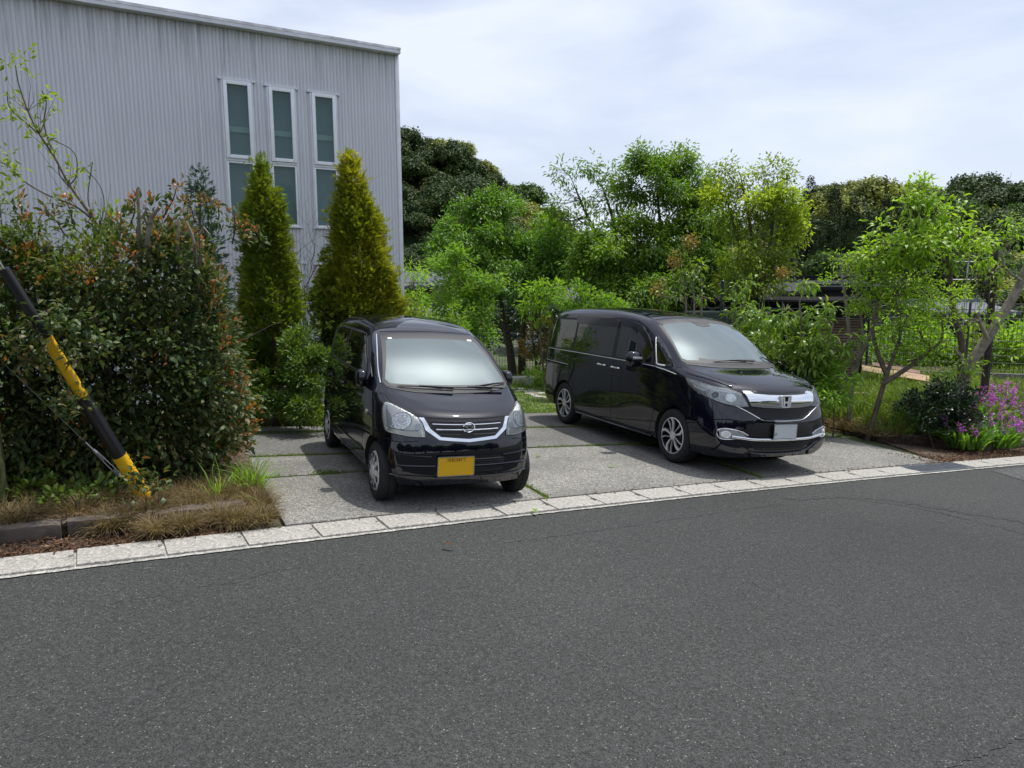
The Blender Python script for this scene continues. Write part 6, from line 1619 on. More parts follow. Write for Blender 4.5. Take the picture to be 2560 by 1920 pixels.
def bare_bush(name, label, base, pts, seed, bark='bark_dark', r=.012, n=5, leafy=None, cat='shrub'):
    rng = np.random.default_rng(seed); base = Vector(base); root = empty(name, base, label, cat); wood = MB()
    def grow(p, d, L_, rad, dep):
        q = [p]; dd = np.array(d)
        for i in range(4):
            dd = dd+rng.normal(0, .16, 3); dd[2] += .03; dd /= np.linalg.norm(dd); q.append(q[-1]+Vector(dd*L_/4))
        wood.tube([x-base for x in q], [rad*(1-.15*i) for i in range(5)], 4, cap=False)
        if dep:
            for k_ in range(n):
                a = q[rng.integers(1, 5)]; d2 = dd+rng.normal(0, .55, 3); d2 /= np.linalg.norm(d2)
                grow(a, d2, L_*.6, rad*.5, dep-1)
    for p in pts:
        d = Vector(p)-base; grow(base, np.array(d.normalized()), d.length*.75, r, 3)
    wood.build('branches', M[bark], root); return root
bare_bush('bare_shrub', 'leafless twiggy shrub against the corrugated wall between the two golden conifers', B(690, 11.0), [PT(670, 520, 11), PT(690, 500, 11), PT(720, 540, 11.1)], 5, n=4)

# ---------------------------------------------------------------- red-tipped hedge at the left
def hedge():
    rng = np.random.default_rng(77)
    a = Vector((-2.50, 6.54)); e = Vector((-.862, -.507)); nn = Vector((-.507, .862))
    base = Vector((a.x+e.x*1.6, a.y+e.y*1.6, gz(a.x+e.x*1.6, a.y+e.y*1.6)+.11))
    root = empty('photinia_hedge', base, 'big dark green hedge with red young shoots, at the left behind the striped guy guard', 'hedge')
    fo = Foliage(); red = Foliage(); wood = MB()
    n = 5600; out = []
    tot = 0
    while tot < n:
        m_ = n*2
        s_ = rng.uniform(-.05, 4.0, m_); t = rng.beta(.8, 1.0, m_)*1.3-.16; z = rng.beta(1.0, .9, m_)
        zmax = 2.04+.16*np.sin(s_*2.3+1)+.12*np.sin(s_*5.1)+.10*rng.normal(size=m_)-.25*np.clip((s_-2.4), 0, 2)*0
        zz = .02+z*(zmax-.02)
        # rounded plan: pull the right-hand end in at top and bottom
        s2 = s_+.20*(np.abs(z-.45)*2)**3
        P = np.stack([a.x+e.x*s2+nn.x*t, a.y+e.y*s2+nn.y*t, zz], 1)
        P[:, 2] += GX*P[:, 0]+GY*(P[:, 1]-6)+.08
        lump = bnoise(P, 2.1, 3)+.6*bnoise(P, 5.2, 4)
        P[:, 0] -= nn.x*lump*.15+e.x*lump*.07; P[:, 1] -= nn.y*lump*.15+e.y*lump*.07; P[:, 2] += .10*bnoise(P, 4.1, 8)*z
        hole = (bnoise(P, 1.45, 9) > -.38-.25*(s_ < 2.2))
        # the thin left-hand part where the wall and the lawn show through
        gap1 = (s_ > 2.55) & (s_ < 3.25) & (zz > 1.15) & (zz < 1.75) & (rng.uniform(size=m_) < .86)
        gap2 = (s_ > 2.3) & (zz < .75) & (rng.uniform(size=m_) < .72)
        k_ = hole & ~gap1 & ~gap2
        od = np.stack([-nn.x*(.6-t)*1.3-e.x*.5*(s_ < .5), -nn.y*(.6-t)*1.3-e.y*.5*(s_ < .5), (z-.45)*1.2], 1)
        out.append((P[k_], od[k_], s_[k_], z[k_], t[k_])); tot += k_.sum()
    P, D, s_, z, t = [np.concatenate([o[i] for o in out])[:n] for i in range(5)]
    clusters(fo, P, rng, 8, .074, .030, T_OVAL, .05, D, .1, .8, up=.15, lvar=.4, flat=.6)
    # young shoots: on the top edge and down the sunny right-hand end
    k_ = ((z > .90) & (rng.uniform(size=n) < .19)) | ((s_ < .22) & (rng.uniform(size=n) < .27) & (z > .12)) | (rng.uniform(size=n) < .02)
    Q = P[k_]+D[k_]*.08; DD = D[k_].copy(); DD[:, 2] += .8
    clusters(red, Q, rng, 9, .05, .018, T_OVAL, .035, DD, -.35, 1.1, up=.2, lvar=.35, flat=.8)
    # upright leaders above the clipped top
    def lead(u, v, Y, L_, seed):
        p = PT(u, v, Y); q = p+Vector((rng.normal(0, .08), rng.normal(0, .05), -L_))
        wood.tube([q-base, p.lerp(q, .5)-base+Vector((.02, 0, 0)), p-base], [.008, .006, .003], 4, cap=False)
        C = np.array([p.lerp(q, f) for f in (0.02, .15, .3, .45, .6, .8)])
        clusters(red, C[:2], rng, 9, .05, .018, T_OVAL, .02, None, -.9, .4); clusters(fo, C[1:], rng, 7, .058, .024, T_OVAL, .04, None, -.2, .7)
    for (u, v, Y, L_) in ((385, 395, 6.5, .3), (440, 425, 6.6, .25), (400, 430, 6.5, .2), (505, 455, 6.7, .3), (470, 440, 6.6, .2), (100, 455, 5.9, .2), (140, 430, 6.0, .2), (290, 430, 6.2, .2), (40, 430, 5.8, .2), (545, 490, 6.8, .2), (60, 470, 5.8, .15), (330, 470, 6.4, .15), (250, 470, 6.2, .15), (520, 480, 6.7, .2)): lead(u, v, Y, L_, 0)
    # stems inside
    for i in range(15):
        s0 = .25+i*.25; x = a.x+e.x*s0+nn.x*rng.uniform(.35, .8); y = a.y+e.y*s0+nn.y*.55
        b0 = Vector((x, y, gz(x, y)+.08)); tp = b0+Vector((rng.normal(0, .15), rng.normal(0, .1), rng.uniform(1.5, 2.1)))
        q = [Vector(w)-base for w in wobble(b0, tp, 7, .035, rng)]
        wood.tube(q, [.034-.004*k2 for k2 in range(7)], 6)
        for k2 in range(7):
            s1 = q[rng.integers(1, 6)]; e1 = s1+Vector((rng.normal(0, .3), rng.normal(0, .3), rng.uniform(.1, .5)))
            wood.tube([Vector(w) for w in wobble(s1, e1, 4, .02, rng)], [.014, .011, .008, .004], 4, cap=False)
    # dark stump-like trunks at the left end
    for (u0, v0, v1, rr) in ((40, 1075, 850, .085), (92, 1070, 900, .065)):
        b0 = GY_at(u0, 6.3); tp = PT(u0-4, v1, 6.3); wood.tube([b0-base, tp-base], [rr, rr*.8], 8)
    # grey sawn limbs standing out of the top
    for (pts, r0) in ((((300, 520), (300, 470), (297, 422)), .022), (((318, 540), (322, 500), (330, 478), (345, 462)), .030), (((384, 530), (386, 505), (385, 487)), .020), (((420, 540), (412, 515), (402, 492)), .020), (((320, 505), (310, 480), (318, 462)), .016), (((430, 520), (440, 505), (452, 520)), .014)):
        pale = MB(); p0 = PT(pts[0][0]+6, 640, 6.7); pale.tube([p0-base]+[PT(u, v-14, 6.1)-base for u, v in pts], [r0*.75]+[r0*.7*(1-.12*i) for i in range(len(pts))], 7); pale.build('sawn_branch', M['bark_pale'], root, smooth=True, sharp=R(50))
    wood.build('stems', M['bark_dark'], root, smooth=True)
    fo.build('foliage', ML['photinia'], root); red.build('young_shoots', ML['red'], root)
hedge()
def sprigs():
    rng = np.random.default_rng(5); Y = 5.15
    b0 = GY_at(235, 6.5); b0.z += .1
    root = empty('photinia_sprig', b0, 'low leafy photinia branches growing across the yellow part of the striped guy guard', 'branch')
    wood = MB(); fo = Foliage()
    for pts in (((215, 700), (190, 690), (150, 700), (120, 690)), ((230, 760), (200, 745), (170, 740)), ((120, 790), (80, 770), (40, 790)), ((110, 690), (70, 700), (20, 720)), ((340, 1040), (310, 1045), (285, 1030)), ((180, 900), (150, 860), (120, 880))):
        P = [b0, PT(pts[0][0], pts[0][1], 5.75)]+[PT(u, v, 5.35 if u > 240 else Y) for u, v in pts[1:]]
        P = catmull(P, 4); n = len(P); wood.tube([p-b0 for p in P], [.012-.009*i/(n-1) for i in range(n)], 5)
        C = np.array(P[n//2:]); C = np.repeat(C, 3, axis=0)+rng.normal(0, .045, (len(C)*3, 3))
        clusters(fo, C, rng, 7, .06, .026, T_OVAL, .04, None, .1, .6)
    wood.build('branches', M['bark_dark'], root, smooth=True); fo.build('leaves', ML['photinia'], root)
sprigs()
# wispy sapling reaching up at the far left
def sapling():
    rng = np.random.default_rng(8); Y = 6.4; base = GY_at(250, 6.6); base.z += .1
    root = empty('wispy_sapling', base, 'thin bare-stemmed sapling with sparse light green leaves reaching above the hedge at the left', 'sapling')
    wood = MB(); fo = Foliage()
    def br(pts, r0, r1=.004):
        P = catmull([PT(u, v, Y) for u, v in pts], 4); n = len(P)
        wood.tube([p-base for p in P], [r0+(r1-r0)*i/(n-1) for i in range(n)], 5)
        return P
    wood.tube([Vector((0, 0, 0)), PT(262, 700, 6.5)-base, PT(250, 545, 6.45)-base, PT(230, 500, Y)-base], [.03, .022, .016, .014], 6)
    br([(250, 545), (200, 470), (150, 400), (118, 340), (85, 290), (60, 240), (40, 180), (33, 140)], .014)
    br([(118, 340), (95, 270), (100, 220), (90, 195)], .007)
    br([(235, 510), (170, 450), (100, 420), (50, 390), (20, 360), (-10, 345)], .010)
    br([(85, 290), (50, 260), (20, 230), (15, 200)], .006); br([(150, 400), (165, 380), (160, 330), (110, 300)], .006)
    br([(200, 470), (190, 430), (195, 380), (200, 350)], .006); br([(220, 500), (240, 460), (235, 440)], .005); br([(165, 420), (130, 380), (125, 350)], .005)
    br([(215, 490), (225, 440), (215, 400), (180, 360)], .004)
    for k_ in range(26):
        u0, v0 = [(150, 400), (118, 340), (85, 290), (60, 240), (200, 470), (170, 450), (220, 500)][rng.integers(7)]
        a = PT(u0, v0, Y); b = a+Vector((rng.normal(-.02, .12), rng.normal(0, .08), rng.uniform(.1, .4)))
        wood.tube([a-base, a.lerp(b, .5)-base+Vector((rng.normal(0, .015), 0, 0)), b-base], [.003, .0022, .001], 3, cap=False)
    for (u, v, n) in ((35, 145, 9), (22, 128, 4), (60, 130, 5), (20, 215, 7), (40, 250, 6), (25, 235, 5), (105, 225, 6), (115, 215, 5), (92, 205, 3), (85, 280, 6), (100, 300, 5), (120, 310, 5), (60, 270, 5), (165, 375, 7), (150, 370, 6), (185, 365, 4), (140, 420, 6), (125, 440, 6), (160, 445, 5), (235, 475, 9), (250, 465, 8), (225, 490, 6), (200, 490, 8), (180, 500, 8), (215, 510, 8), (15, 355, 8), (5, 375, 8), (25, 340, 6), (30, 385, 5), (0, 420, 8), (10, 440, 7), (200, 440, 3)):
        c = PT(u, v, Y)
        clusters(fo, np.array([c]), rng, int(n*2.2), .068, .024, T_LEAF, .045, np.array([[rng.normal(), rng.normal(), .3]]), .2, .5)
    wood.build('trunk', M['bark'], root, smooth=True); fo.build('crown', ML['gold'], root)
sapling()
tree('nandina_shrub', 'feathery yellow-green shrub tops on the left of the hedge, above the striped guy guard', 'shrub', Vector((*GY_at(100, 5.9).xy, GY_at(100, 5.9).z+.1)),
     [lb(100, 540, 44, 36, 5.9), lb(75, 580, 30, 24, 5.85), lb(130, 570, 30, 26, 5.85), lb(190, 540, 30, 20, 5.95)], ML['gold'], 310, dens=260, per=6, Lg=.07, Wd=.014, T=T_FAN, spread=.06, droop=.2, trunk=(.016, .008), hollow=.2, cut=-.1)

# ---------------------------------------------------------------- guy wire with its striped guard
M['g_black'] = plain('guard_black', (.012, .012, .014), .35); M['g_yellow'] = plain('guard_yellow', (.74, .43, .01), .38, var=.12, scale=9)
M['galv'] = plain('galvanised', (.42, .43, .44), .4, .8)
def guy():
    G0 = GP(325, 1106); top = PT(8, 580, 5.0); foot = G0+Vector((0, 0, .06))
    root = empty('guy_wire_guard', G0, 'black and yellow striped guard pipe on a slanting guy wire, in front of the hedge', 'guy wire')
    def at(f): return foot.lerp(top, f)
    segs = [(0, .24, 'g_yellow', .055), (.24, .505, 'g_black', .052), (.505, .745, 'g_yellow', .040), (.745, 1.0, 'g_black', .038)]
    for (a, b, m_, r) in segs:
        mb = MB(); n = 7
        prof = [(r*.55, -.02), (r, .03)] if a == 0 else [(r, 0), (r, .01)]
        P = [at(a+(b-a)*i/n)-G0 for i in range(n+1)]; rad = [r]*(n+1)
        if a == 0: P = [at(-.012)-G0]+P; rad = [r*.45, r*.92]+[r]*n; rad = rad[:len(P)]
        if b == 1.0: rad[-1] = r*.9
        mb.tube(P, rad, 20); mb.build('guard_sleeve', M[m_], root, smooth=True, sharp=R(50))
    d = (top-foot).normalized(); mb = MB(); mb.tube([top-G0, top+d*9-G0], [.006, .006], 6); mb.build('wire', M['galv'], root, smooth=True)
    # second stay with a turnbuckle
    lo = PT(262, 1030, 5.72); hi = PT(205, 975, 5.66)
    r2 = empty('stay_turnbuckle', GP(262, 1100), 'galvanised turnbuckle on a thin second stay wire, left of the striped guard', 'turnbuckle'); o = GP(262, 1100)
    e = (lo-hi).normalized(); sd = e.cross(Vector((0, 1, 0))).normalized()
    L_ = (lo-hi).length
    mb = MB()
    for s_ in (-1, 1): mb.tube([hi+sd*s_*.012-o, hi+e*L_*.92+sd*s_*.016-o, hi+e*L_-o], [.0035, .0035, .004], 6)
    mb.tube([hi-e*.02-o, hi+e*.02-o], [.013, .013], 8); mb.tube([lo-e*.03-o, lo+e*.015-o], [.014, .010], 8)
    mb.build('turnbuckle_frame', M['galv'], r2, smooth=True)
    mb = MB(); mb.tube([hi-e*.10-o, hi+e*L_*.35-o], [.006, .006], 8); mb.tube([lo-e*L_*.3-o, lo-o], [.006, .006], 8); mb.build('rod', M['galv'], r2, smooth=True)
    mb = MB(); mb.tube([hi-e*.13-o, hi-e*1.2-o], [.0018, .0018], 5); mb.tube([lo-o, lo+e*.5-o], [.005, .005], 5); mb.build('wire', M['galv'], r2, smooth=True)
guy()
mp_ = MB(); pb = GY_at(-52, 5.3); mp_.tube([Vector((0, 0, 0)), Vector((0, 0, 2.75))], [.085, .075], 12)
po_ = mp_.build('mossy_post', plain('mossy_wood', (.06, .075, .02), .95, var=.6, scale=12, bump=.8), smooth=True); po_.location = pb
tag(po_, 'round mossy green post cut off by the left edge of the view', 'post')

# ---------------------------------------------------------------- plants on the right-hand bed
def rb(u, Y): p = GY_at(u, Y); p.z = bedz(p.x, p.y)-.02; return p
tree('long_leaf_shrub', 'tall shrub with long drooping leaves beside the bonnet of the minivan, on a pale trunk', 'shrub', rb(1742, 11.6),
     [lb(1700, 720, 34, 32, 11.7), lb(1745, 745, 36, 34, 11.5), lb(1790, 770, 34, 30, 11.4), lb(1660, 745, 30, 30, 11.8), lb(1720, 790, 44, 34, 11.6), lb(1775, 690, 28, 26, 11.5), lb(1735, 612, 16, 14, 11.5), lb(1810, 740, 22, 22, 11.3), lb(1690, 680, 26, 20, 11.7)],
     ML['long'], 401, dens=62, per=7, Lg=.13, Wd=.036, T=T_LONG, spread=.08, droop=.9, trunk=(.032, .014), bark='bark_pale', hollow=.2, cut=.02, twigs=6,
     trunks=[[rb(1742, 11.6), PT(1740, 790, 11.6), PT(1735, 720, 11.6), PT(1730, 680, 11.6), PT(1727, 655, 11.6)], [rb(1742, 11.6), PT(1755, 800, 11.5), PT(1785, 745, 11.4), PT(1800, 700, 11.4)]])
tree('long_leaf_shrub', 'shrub with long leaves behind the windscreen of the minivan', 'shrub', rb(1660, 12.6),
     [lb(1625, 690, 30, 26, 12.6), lb(1665, 715, 34, 34, 12.6), lb(1650, 770, 40, 40, 12.6), lb(1610, 735, 26, 30, 12.7), lb(1690, 790, 30, 30, 12.4)],
     ML['long'], 402, dens=55, per=7, Lg=.13, Wd=.036, T=T_LONG, spread=.08, droop=.8, trunk=(.03, .012), bark='bark', hollow=.2, cut=.02,
     trunks=[[rb(1660, 12.6), PT(1665, 780, 12.6), PT(1655, 700, 12.6), PT(1650, 655, 12.6)]])
tree('pruned_shrub', 'cut-back shrub with pale stubs and a yellow-green leaf tuft behind the minivan roof', 'shrub', rb(1585, 13.0),
     [lb(1600, 660, 22, 26, 13), lb(1585, 625, 10, 10, 13), lb(1620, 618, 14, 10, 13), lb(1575, 690, 16, 16, 13)],
     ML['long'], 403, dens=60, per=6, Lg=.12, Wd=.034, T=T_LONG, spread=.07, droop=.7, trunk=(.028, .012), bark='bark_pale', hollow=.1, cut=-.1,
     trunks=[[rb(1585, 13.0), PT(1583, 720, 13), PT(1585, 650, 13)], [rb(1585, 13.0), PT(1586, 690, 13), PT(1610, 655, 13)]])
tree('pruned_shrub', 'cut-back shrub with bare stems and reddish seed heads behind the minivan roof', 'shrub', rb(1490, 13.2),
     [lb(1475, 600, 22, 26, 13.2), lb(1510, 575, 16, 20, 13.2), lb(1455, 640, 26, 18, 13.2), lb(1430, 640, 20, 16, 13.2), lb(1520, 640, 14, 16, 13.2)],
     [ML['long'], ML['bronze']], 404, dens=48, per=6, Lg=.10, Wd=.03, T=T_LONG, spread=.07, droop=.5, trunk=(.026, .010), bark='bark_pale', hollow=.1, cut=-.05,
     trunks=[[rb(1480, 13.2), PT(1482, 660, 13.2), PT(1468, 590, 13.2)], [rb(1510, 13.2), PT(1515, 670, 13.2), PT(1516, 605, 13.2)], [rb(1490, 13.2), PT(1500, 650, 13.2), PT(1490, 600, 13.2)]],
     extra=lambda fo, wood, inv, rng: [clusters(fo, lobe_points(rng, *lb(*q), 22, .2, -.9)[0], rng, 8, .05, .025, T_LEAF, .05, None, 0, .5, mi=1) for q in ((1490, 525, 10, 14, 13.2), (1460, 565, 14, 14, 13.2), (1425, 625, 14, 10, 13.2), (1690, 590, 1, 1, 13.2))])
bare_bush('bare_shrub', 'leafless pale twigs behind the minivan roof, beside the dark steel post', rb(1545, 13.1), [PT(1530, 665, 13.1), PT(1565, 655, 13.1)], 15, bark='bark_pale', r=.012, n=3)
tree('bright_low_shrub', 'bright green low shrub at the front corner of the minivan, behind the short wooden stake', 'shrub', rb(1812, 11.2),
     [lb(1812, 825, 26, 30, 11.2), lb(1800, 860, 22, 22, 11.0), lb(1780, 845, 20, 24, 11.2), lb(1760, 870, 20, 14, 10.9)],
     ML['lime'], 405, dens=170, per=6, Lg=.10, Wd=.034, T=T_LONG, spread=.06, droop=.3, trunk=(.015, .008), hollow=.2, cut=-.1)
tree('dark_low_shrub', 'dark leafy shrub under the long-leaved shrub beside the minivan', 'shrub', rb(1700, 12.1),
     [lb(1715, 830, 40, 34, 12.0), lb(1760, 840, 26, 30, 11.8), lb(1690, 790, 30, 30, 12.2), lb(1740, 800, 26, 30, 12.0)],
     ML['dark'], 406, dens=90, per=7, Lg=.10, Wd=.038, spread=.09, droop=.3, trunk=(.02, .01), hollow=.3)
# fresh green shrubs further right
tree('fresh_green_tree', 'small two-trunked tree with fine green leaves, first right of the minivan', 'tree', rb(1845, 11.7),
     [lb(1835, 600, 36, 26, 11.7), lb(1875, 610, 34, 26, 11.6), lb(1815, 560, 16, 14, 11.7), lb(1880, 660, 36, 26, 11.6), lb(1840, 640, 30, 22, 11.6), lb(1855, 560, 24, 16, 11.7), lb(1895, 570, 22, 20, 11.6)],
     ML['ash'], 407, dens=80, per=7, Lg=.06, Wd=.018, T=T_LEAF, spread=.07, droop=.1, trunk=(.042, .016), bark='bark_pale', hollow=.1, cut=.0,
     trunks=[[rb(1846, 11.7), PT(1841, 800, 11.7), PT(1832, 700, 11.7), PT(1826, 640, 11.7), PT(1818, 600, 11.7)], [PT(1843, 820, 11.7), PT(1858, 760, 11.65), PT(1862, 700, 11.6), PT(1850, 640, 11.6)], [PT(1855, 775, 11.65), PT(1885, 710, 11.6), PT(1905, 640, 11.6)]])
tree('fresh_green_tree', 'spreading many-stemmed tree with fine fresh green leaves over the wooden planks', 'tree', rb(1895, 11.2),
     [lb(1950, 640, 44, 34, 11.2), lb(2000, 650, 44, 30, 11.1), lb(1960, 690, 50, 30, 11.1), lb(2030, 690, 34, 30, 11.0), lb(1990, 730, 44, 30, 11.1), lb(1940, 600, 34, 26, 11.3), lb(1990, 605, 40, 22, 11.2), lb(1930, 740, 30, 26, 11.2), lb(2050, 650, 26, 26, 11.0), lb(2020, 760, 26, 20, 11.0), lb(1960, 765, 30, 20, 11.3), lb(1905, 590, 22, 26, 11.4)],
     ML['ash'], 408, dens=78, per=8, Lg=.060, Wd=.018, T=T_LEAF, spread=.08, droop=.15, trunk=(.045, .014), bark='bark', hollow=.1, cut=-.02,
     trunks=[[rb(1890, 11.2), PT(1915, 810, 11.2), PT(1945, 720, 11.2), PT(1935, 640, 11.3)], [PT(1905, 830, 11.2), PT(1960, 795, 11.15), PT(2005, 760, 11.1), PT(2033, 735, 11.05), PT(2036, 690, 11.0)], [PT(1915, 808, 11.2), PT(1895, 760, 11.3), PT(1885, 700, 11.3), PT(1895, 650, 11.3)]])
tree('bright_green_tree', 'taller tree with a straight trunk and glowing bright green leaves, near the right edge', 'tree', rb(2085, 11.9),
     [lb(1985, 405, 22, 22, 11.7), lb(1960, 440, 26, 26, 11.7), lb(1995, 455, 44, 30, 11.7), lb(2045, 500, 40, 26, 11.8), lb(1950, 500, 50, 28, 11.6), lb(2080, 520, 36, 20, 11.9), lb(1900, 525, 34, 20, 11.6), lb(2000, 540, 60, 26, 11.6), lb(1940, 550, 50, 24, 11.5), lb(2060, 555, 50, 22, 11.8), lb(2120, 540, 26, 22, 12), lb(2060, 465, 26, 16, 11.9), lb(1890, 555, 26, 16, 11.5), lb(2010, 420, 18, 18, 11.7)],
     ML['ash'], 409, dens=40, per=7, Lg=.115, Wd=.038, T=T_LONG, spread=.10, droop=.45, trunk=(.062, .028), bark='bark', hollow=.15, cut=-.08,
     trunks=[[rb(2085, 11.9), PT(2078, 750, 11.9), PT(2062, 680, 11.9), PT(2052, 600, 11.9), PT(2052, 540, 11.9), PT(2048, 485, 11.9)], [PT(2052, 575, 11.9), PT(2010, 540, 11.7), PT(1975, 500, 11.7)], [PT(2052, 555, 11.9), PT(2085, 535, 11.9)]])
tree('leaning_tree', 'thick smooth grey trunk leaning out to the right edge, mostly pruned bare', 'tree', rb(2058, 11.3),
     [lb(2150, 500, 24, 20, 11.3), lb(2200, 520, 16, 16, 11.2), lb(2130, 580, 18, 14, 11.2), lb(2110, 690, 30, 20, 11.2), lb(2080, 780, 30, 18, 11.2), lb(2190, 480, 10, 10, 11.2)],
     [ML['ash'], ML['lime']], 410, dens=36, per=5, Lg=.10, Wd=.036, T=T_LONG, spread=.08, droop=.4, trunk=(.085, .055), bark='bark_pale', hollow=.1, cut=-.2, twigs=4,
     trunks=[[rb(2066, 11.3), PT(2092, 795, 11.3), PT(2128, 738, 11.3), PT(2165, 680, 11.3), PT(2196, 628, 11.3), PT(2215, 585, 11.3), PT(2245, 520, 11.3)], ([PT(2135, 735, 11.25), PT(2118, 700, 11.3), PT(2108, 675, 11.3)], .45), ([PT(2205, 605, 11.2), PT(2185, 592, 11.2), PT(2170, 575, 11.2), PT(2163, 548, 11.2)], .28), ([PT(2092, 790, 11.3), PT(2070, 765, 11.3), PT(2062, 755, 11.3)], .35)])
tree('dark_trunk_tree', 'upright tree with a dark brown trunk behind the leaning grey one', 'tree', rb(2135, 12.6),
     [lb(2140, 560, 24, 24, 12.6), lb(2120, 640, 26, 20, 12.6), lb(2160, 590, 16, 16, 12.6), lb(2100, 600, 20, 16, 12.6)],
     ML['gold'], 411, dens=30, per=6, Lg=.09, Wd=.034, spread=.1, droop=.3, trunk=(.068, .045), bark='bark_dark', hollow=.1, cut=-.2,
     trunks=[[rb(2138, 12.6), PT(2136, 740, 12.6), PT(2142, 650, 12.6), PT(2148, 590, 12.6), PT(2150, 500, 12.6)]])
for i, (u0, u1, u2, lab) in enumerate(((2128, 2150, 2185, 'longest bare reed-like wand rising against the sky near the right edge'), (2105, 2115, 2130, 'shorter bare reed-like wand against the hill, left of the longest one'))):
    b0 = rb(u0, 11.8); mb = MB(); P = [b0, PT(u0+4, 700, 11.8), PT(u1, 520, 11.8), PT(u2, 372+i*30, 11.8)]
    mb.tube([p-b0 for p in catmull(P, 5)], [.006]*6+[.004]*5+[.002]*5, 4)
    o = mb.build('bare_wand', M['bark_pale'], smooth=True); o.location = b0; tag(o, lab, 'branch')
# low planting
def blades(name, label, cat, spots, h, w, n, seed, mat, kind=None, group=None, T=T_BLADE, lean=.5, off=.02, base_off=None, bed=False):
    rng = np.random.default_rng(seed); P = []; Hh = []
    for (x, y, r) in spots:
        m_ = n
        a = rng.uniform(0, 2*PI, m_); rr = r*np.sqrt(rng.uniform(0, 1, m_))
        px, py = x+np.cos(a)*rr, y+np.sin(a)*rr
        P.append(np.stack([px, py, (np.full(m_, bedz(x, y)-.01) if bed else GX*px+GY*(py-6)+off)], 1))
    P = np.concatenate(P); m_ = len(P)
    D = rng.normal(0, lean, (m_, 3)); D[:, 2] = 1
    Nn = rng.normal(0, 1, (m_, 3)); Nn[:, 2] = .2
    fo = Foliage(); fo.leaves(P, D, Nn, h*rng.uniform(.45, 1.25, m_), w*rng.uniform(.7, 1.3, m_), T)
    o = fo.build(name, mat)
    return tag(o, label, cat, group, kind)
T_ARCH = (np.array([[0, -.4, 0], [0, .4, 0], [.35, -.5, .10], [.35, .5, .10], [.68, -.4, .08], [.68, .4, .08], [1, 0, -.18]]), np.array([[0, 1, 3], [0, 3, 2], [2, 3, 5], [2, 5, 4], [4, 5, 6]]))
def orchid_clump(seed, c, r, nl, nf, label):
    rng = np.random.default_rng(seed); c = Vector(c)
    root = empty('orchid_clump', c, label, 'flowers', 'purple ground orchids')
    fo = Foliage(); m_ = nl
    a = rng.uniform(0, 2*PI, m_); rr = r*np.sqrt(rng.uniform(0, 1, m_))
    P = np.stack([c.x+np.cos(a)*rr, c.y+np.sin(a)*rr, np.full(m_, c.z)], 1)
    D = np.stack([np.cos(a)*rr/r*.8+rng.normal(0, .3, m_), np.sin(a)*rr/r*.8+rng.normal(0, .3, m_), np.full(m_, 1.0)], 1)
    Nn = -np.stack([np.cos(a), np.sin(a), np.full(m_, -.3)], 1)+rng.normal(0, .3, (m_, 3))
    fo.leaves(P, D, Nn, rng.uniform(.25, .45, m_), rng.uniform(.022, .042, m_), T_ARCH)
    fo.build('leaves', ML['iris'], root)
    st = MB(); fl = Foliage()
    for i in range(nf):
        a_ = rng.uniform(0, 2*PI); q = r*math.sqrt(rng.uniform(0, 1)); b0 = Vector((c.x+math.cos(a_)*q, c.y+math.sin(a_)*q, c.z))
        tp = b0+Vector((math.cos(a_)*q*.5+rng.normal(0, .04), math.sin(a_)*q*.5+rng.normal(0, .04), rng.uniform(.34, .52)))
        st.tube([b0-c, b0.lerp(tp, .5)-c, tp-c], [.003, .0025, .002], 4, cap=False)
        C = np.array([tp-Vector((0, 0, .03*k_))+Vector(rng.normal(0, .014, 3)) for k_ in range(4)])
        clusters(fl, C, rng, 7, .040, .016, T_OVAL, .016, None, 0, .6)
    st.build('flower_stems', ML['grass'], root); fl.build('blossoms', ML['purple'], root)
for i, (u, v, r, nl, nf, lab) in enumerate(((2085, 965, .26, 130, 9, 'purple orchid clump nearest the dark round shrub'), (2150, 960, .30, 190, 15, 'dense purple orchid clump by the right edge, in front of the others'), (2200, 930, .30, 170, 18, 'purple orchid clump cut by the right edge of the view'), (2120, 915, .28, 140, 18, 'purple orchid clump behind the front clump, left of the leaning trunk'), (2170, 895, .3, 130, 22, 'rearmost purple orchid clump at the right'))):
    p = BP(u, v); orchid_clump(500+i, p, r, nl, nf, lab)
p = BP(1985, 925)
root = empty('broad_leaf_plant', p, 'plant with a few broad upright green leaves, left of the dark round shrub', 'plant')
fo = Foliage(); rng = np.random.default_rng(3)
m_ = 13; a = np.linspace(0, 2*PI, m_)+rng.normal(0, .3, m_)
fo.leaves(np.stack([p.x+np.cos(a)*.03, p.y+np.sin(a)*.03, np.full(m_, p.z)], 1), np.stack([np.cos(a)*.7, np.sin(a)*.5, np.full(m_, 1.0)], 1), np.stack([-np.cos(a), -np.sin(a), np.full(m_, .5)], 1), rng.uniform(.3, .48, m_), rng.uniform(.06, .085, m_), T_ARCH)
fo.build('leaves', ML['iris'], root)
tree('round_dark_shrub', 'low round shrub with small dark leaves between the broad-leaved plant and the purple orchids', 'shrub', rb(2042, 10.6),
     [lb(2005, 868, 34, 30, 10.9), lb(2050, 858, 40, 28, 10.9), lb(2085, 868, 34, 26, 10.8), lb(2035, 895, 50, 28, 10.7), lb(2085, 895, 30, 24, 10.7)],
     ML['dark'], 412, dens=260, per=8, Lg=.055, Wd=.024, T=T_OVAL, spread=.06, droop=.0, trunk=(.015, .008), hollow=.3, cut=-.3)
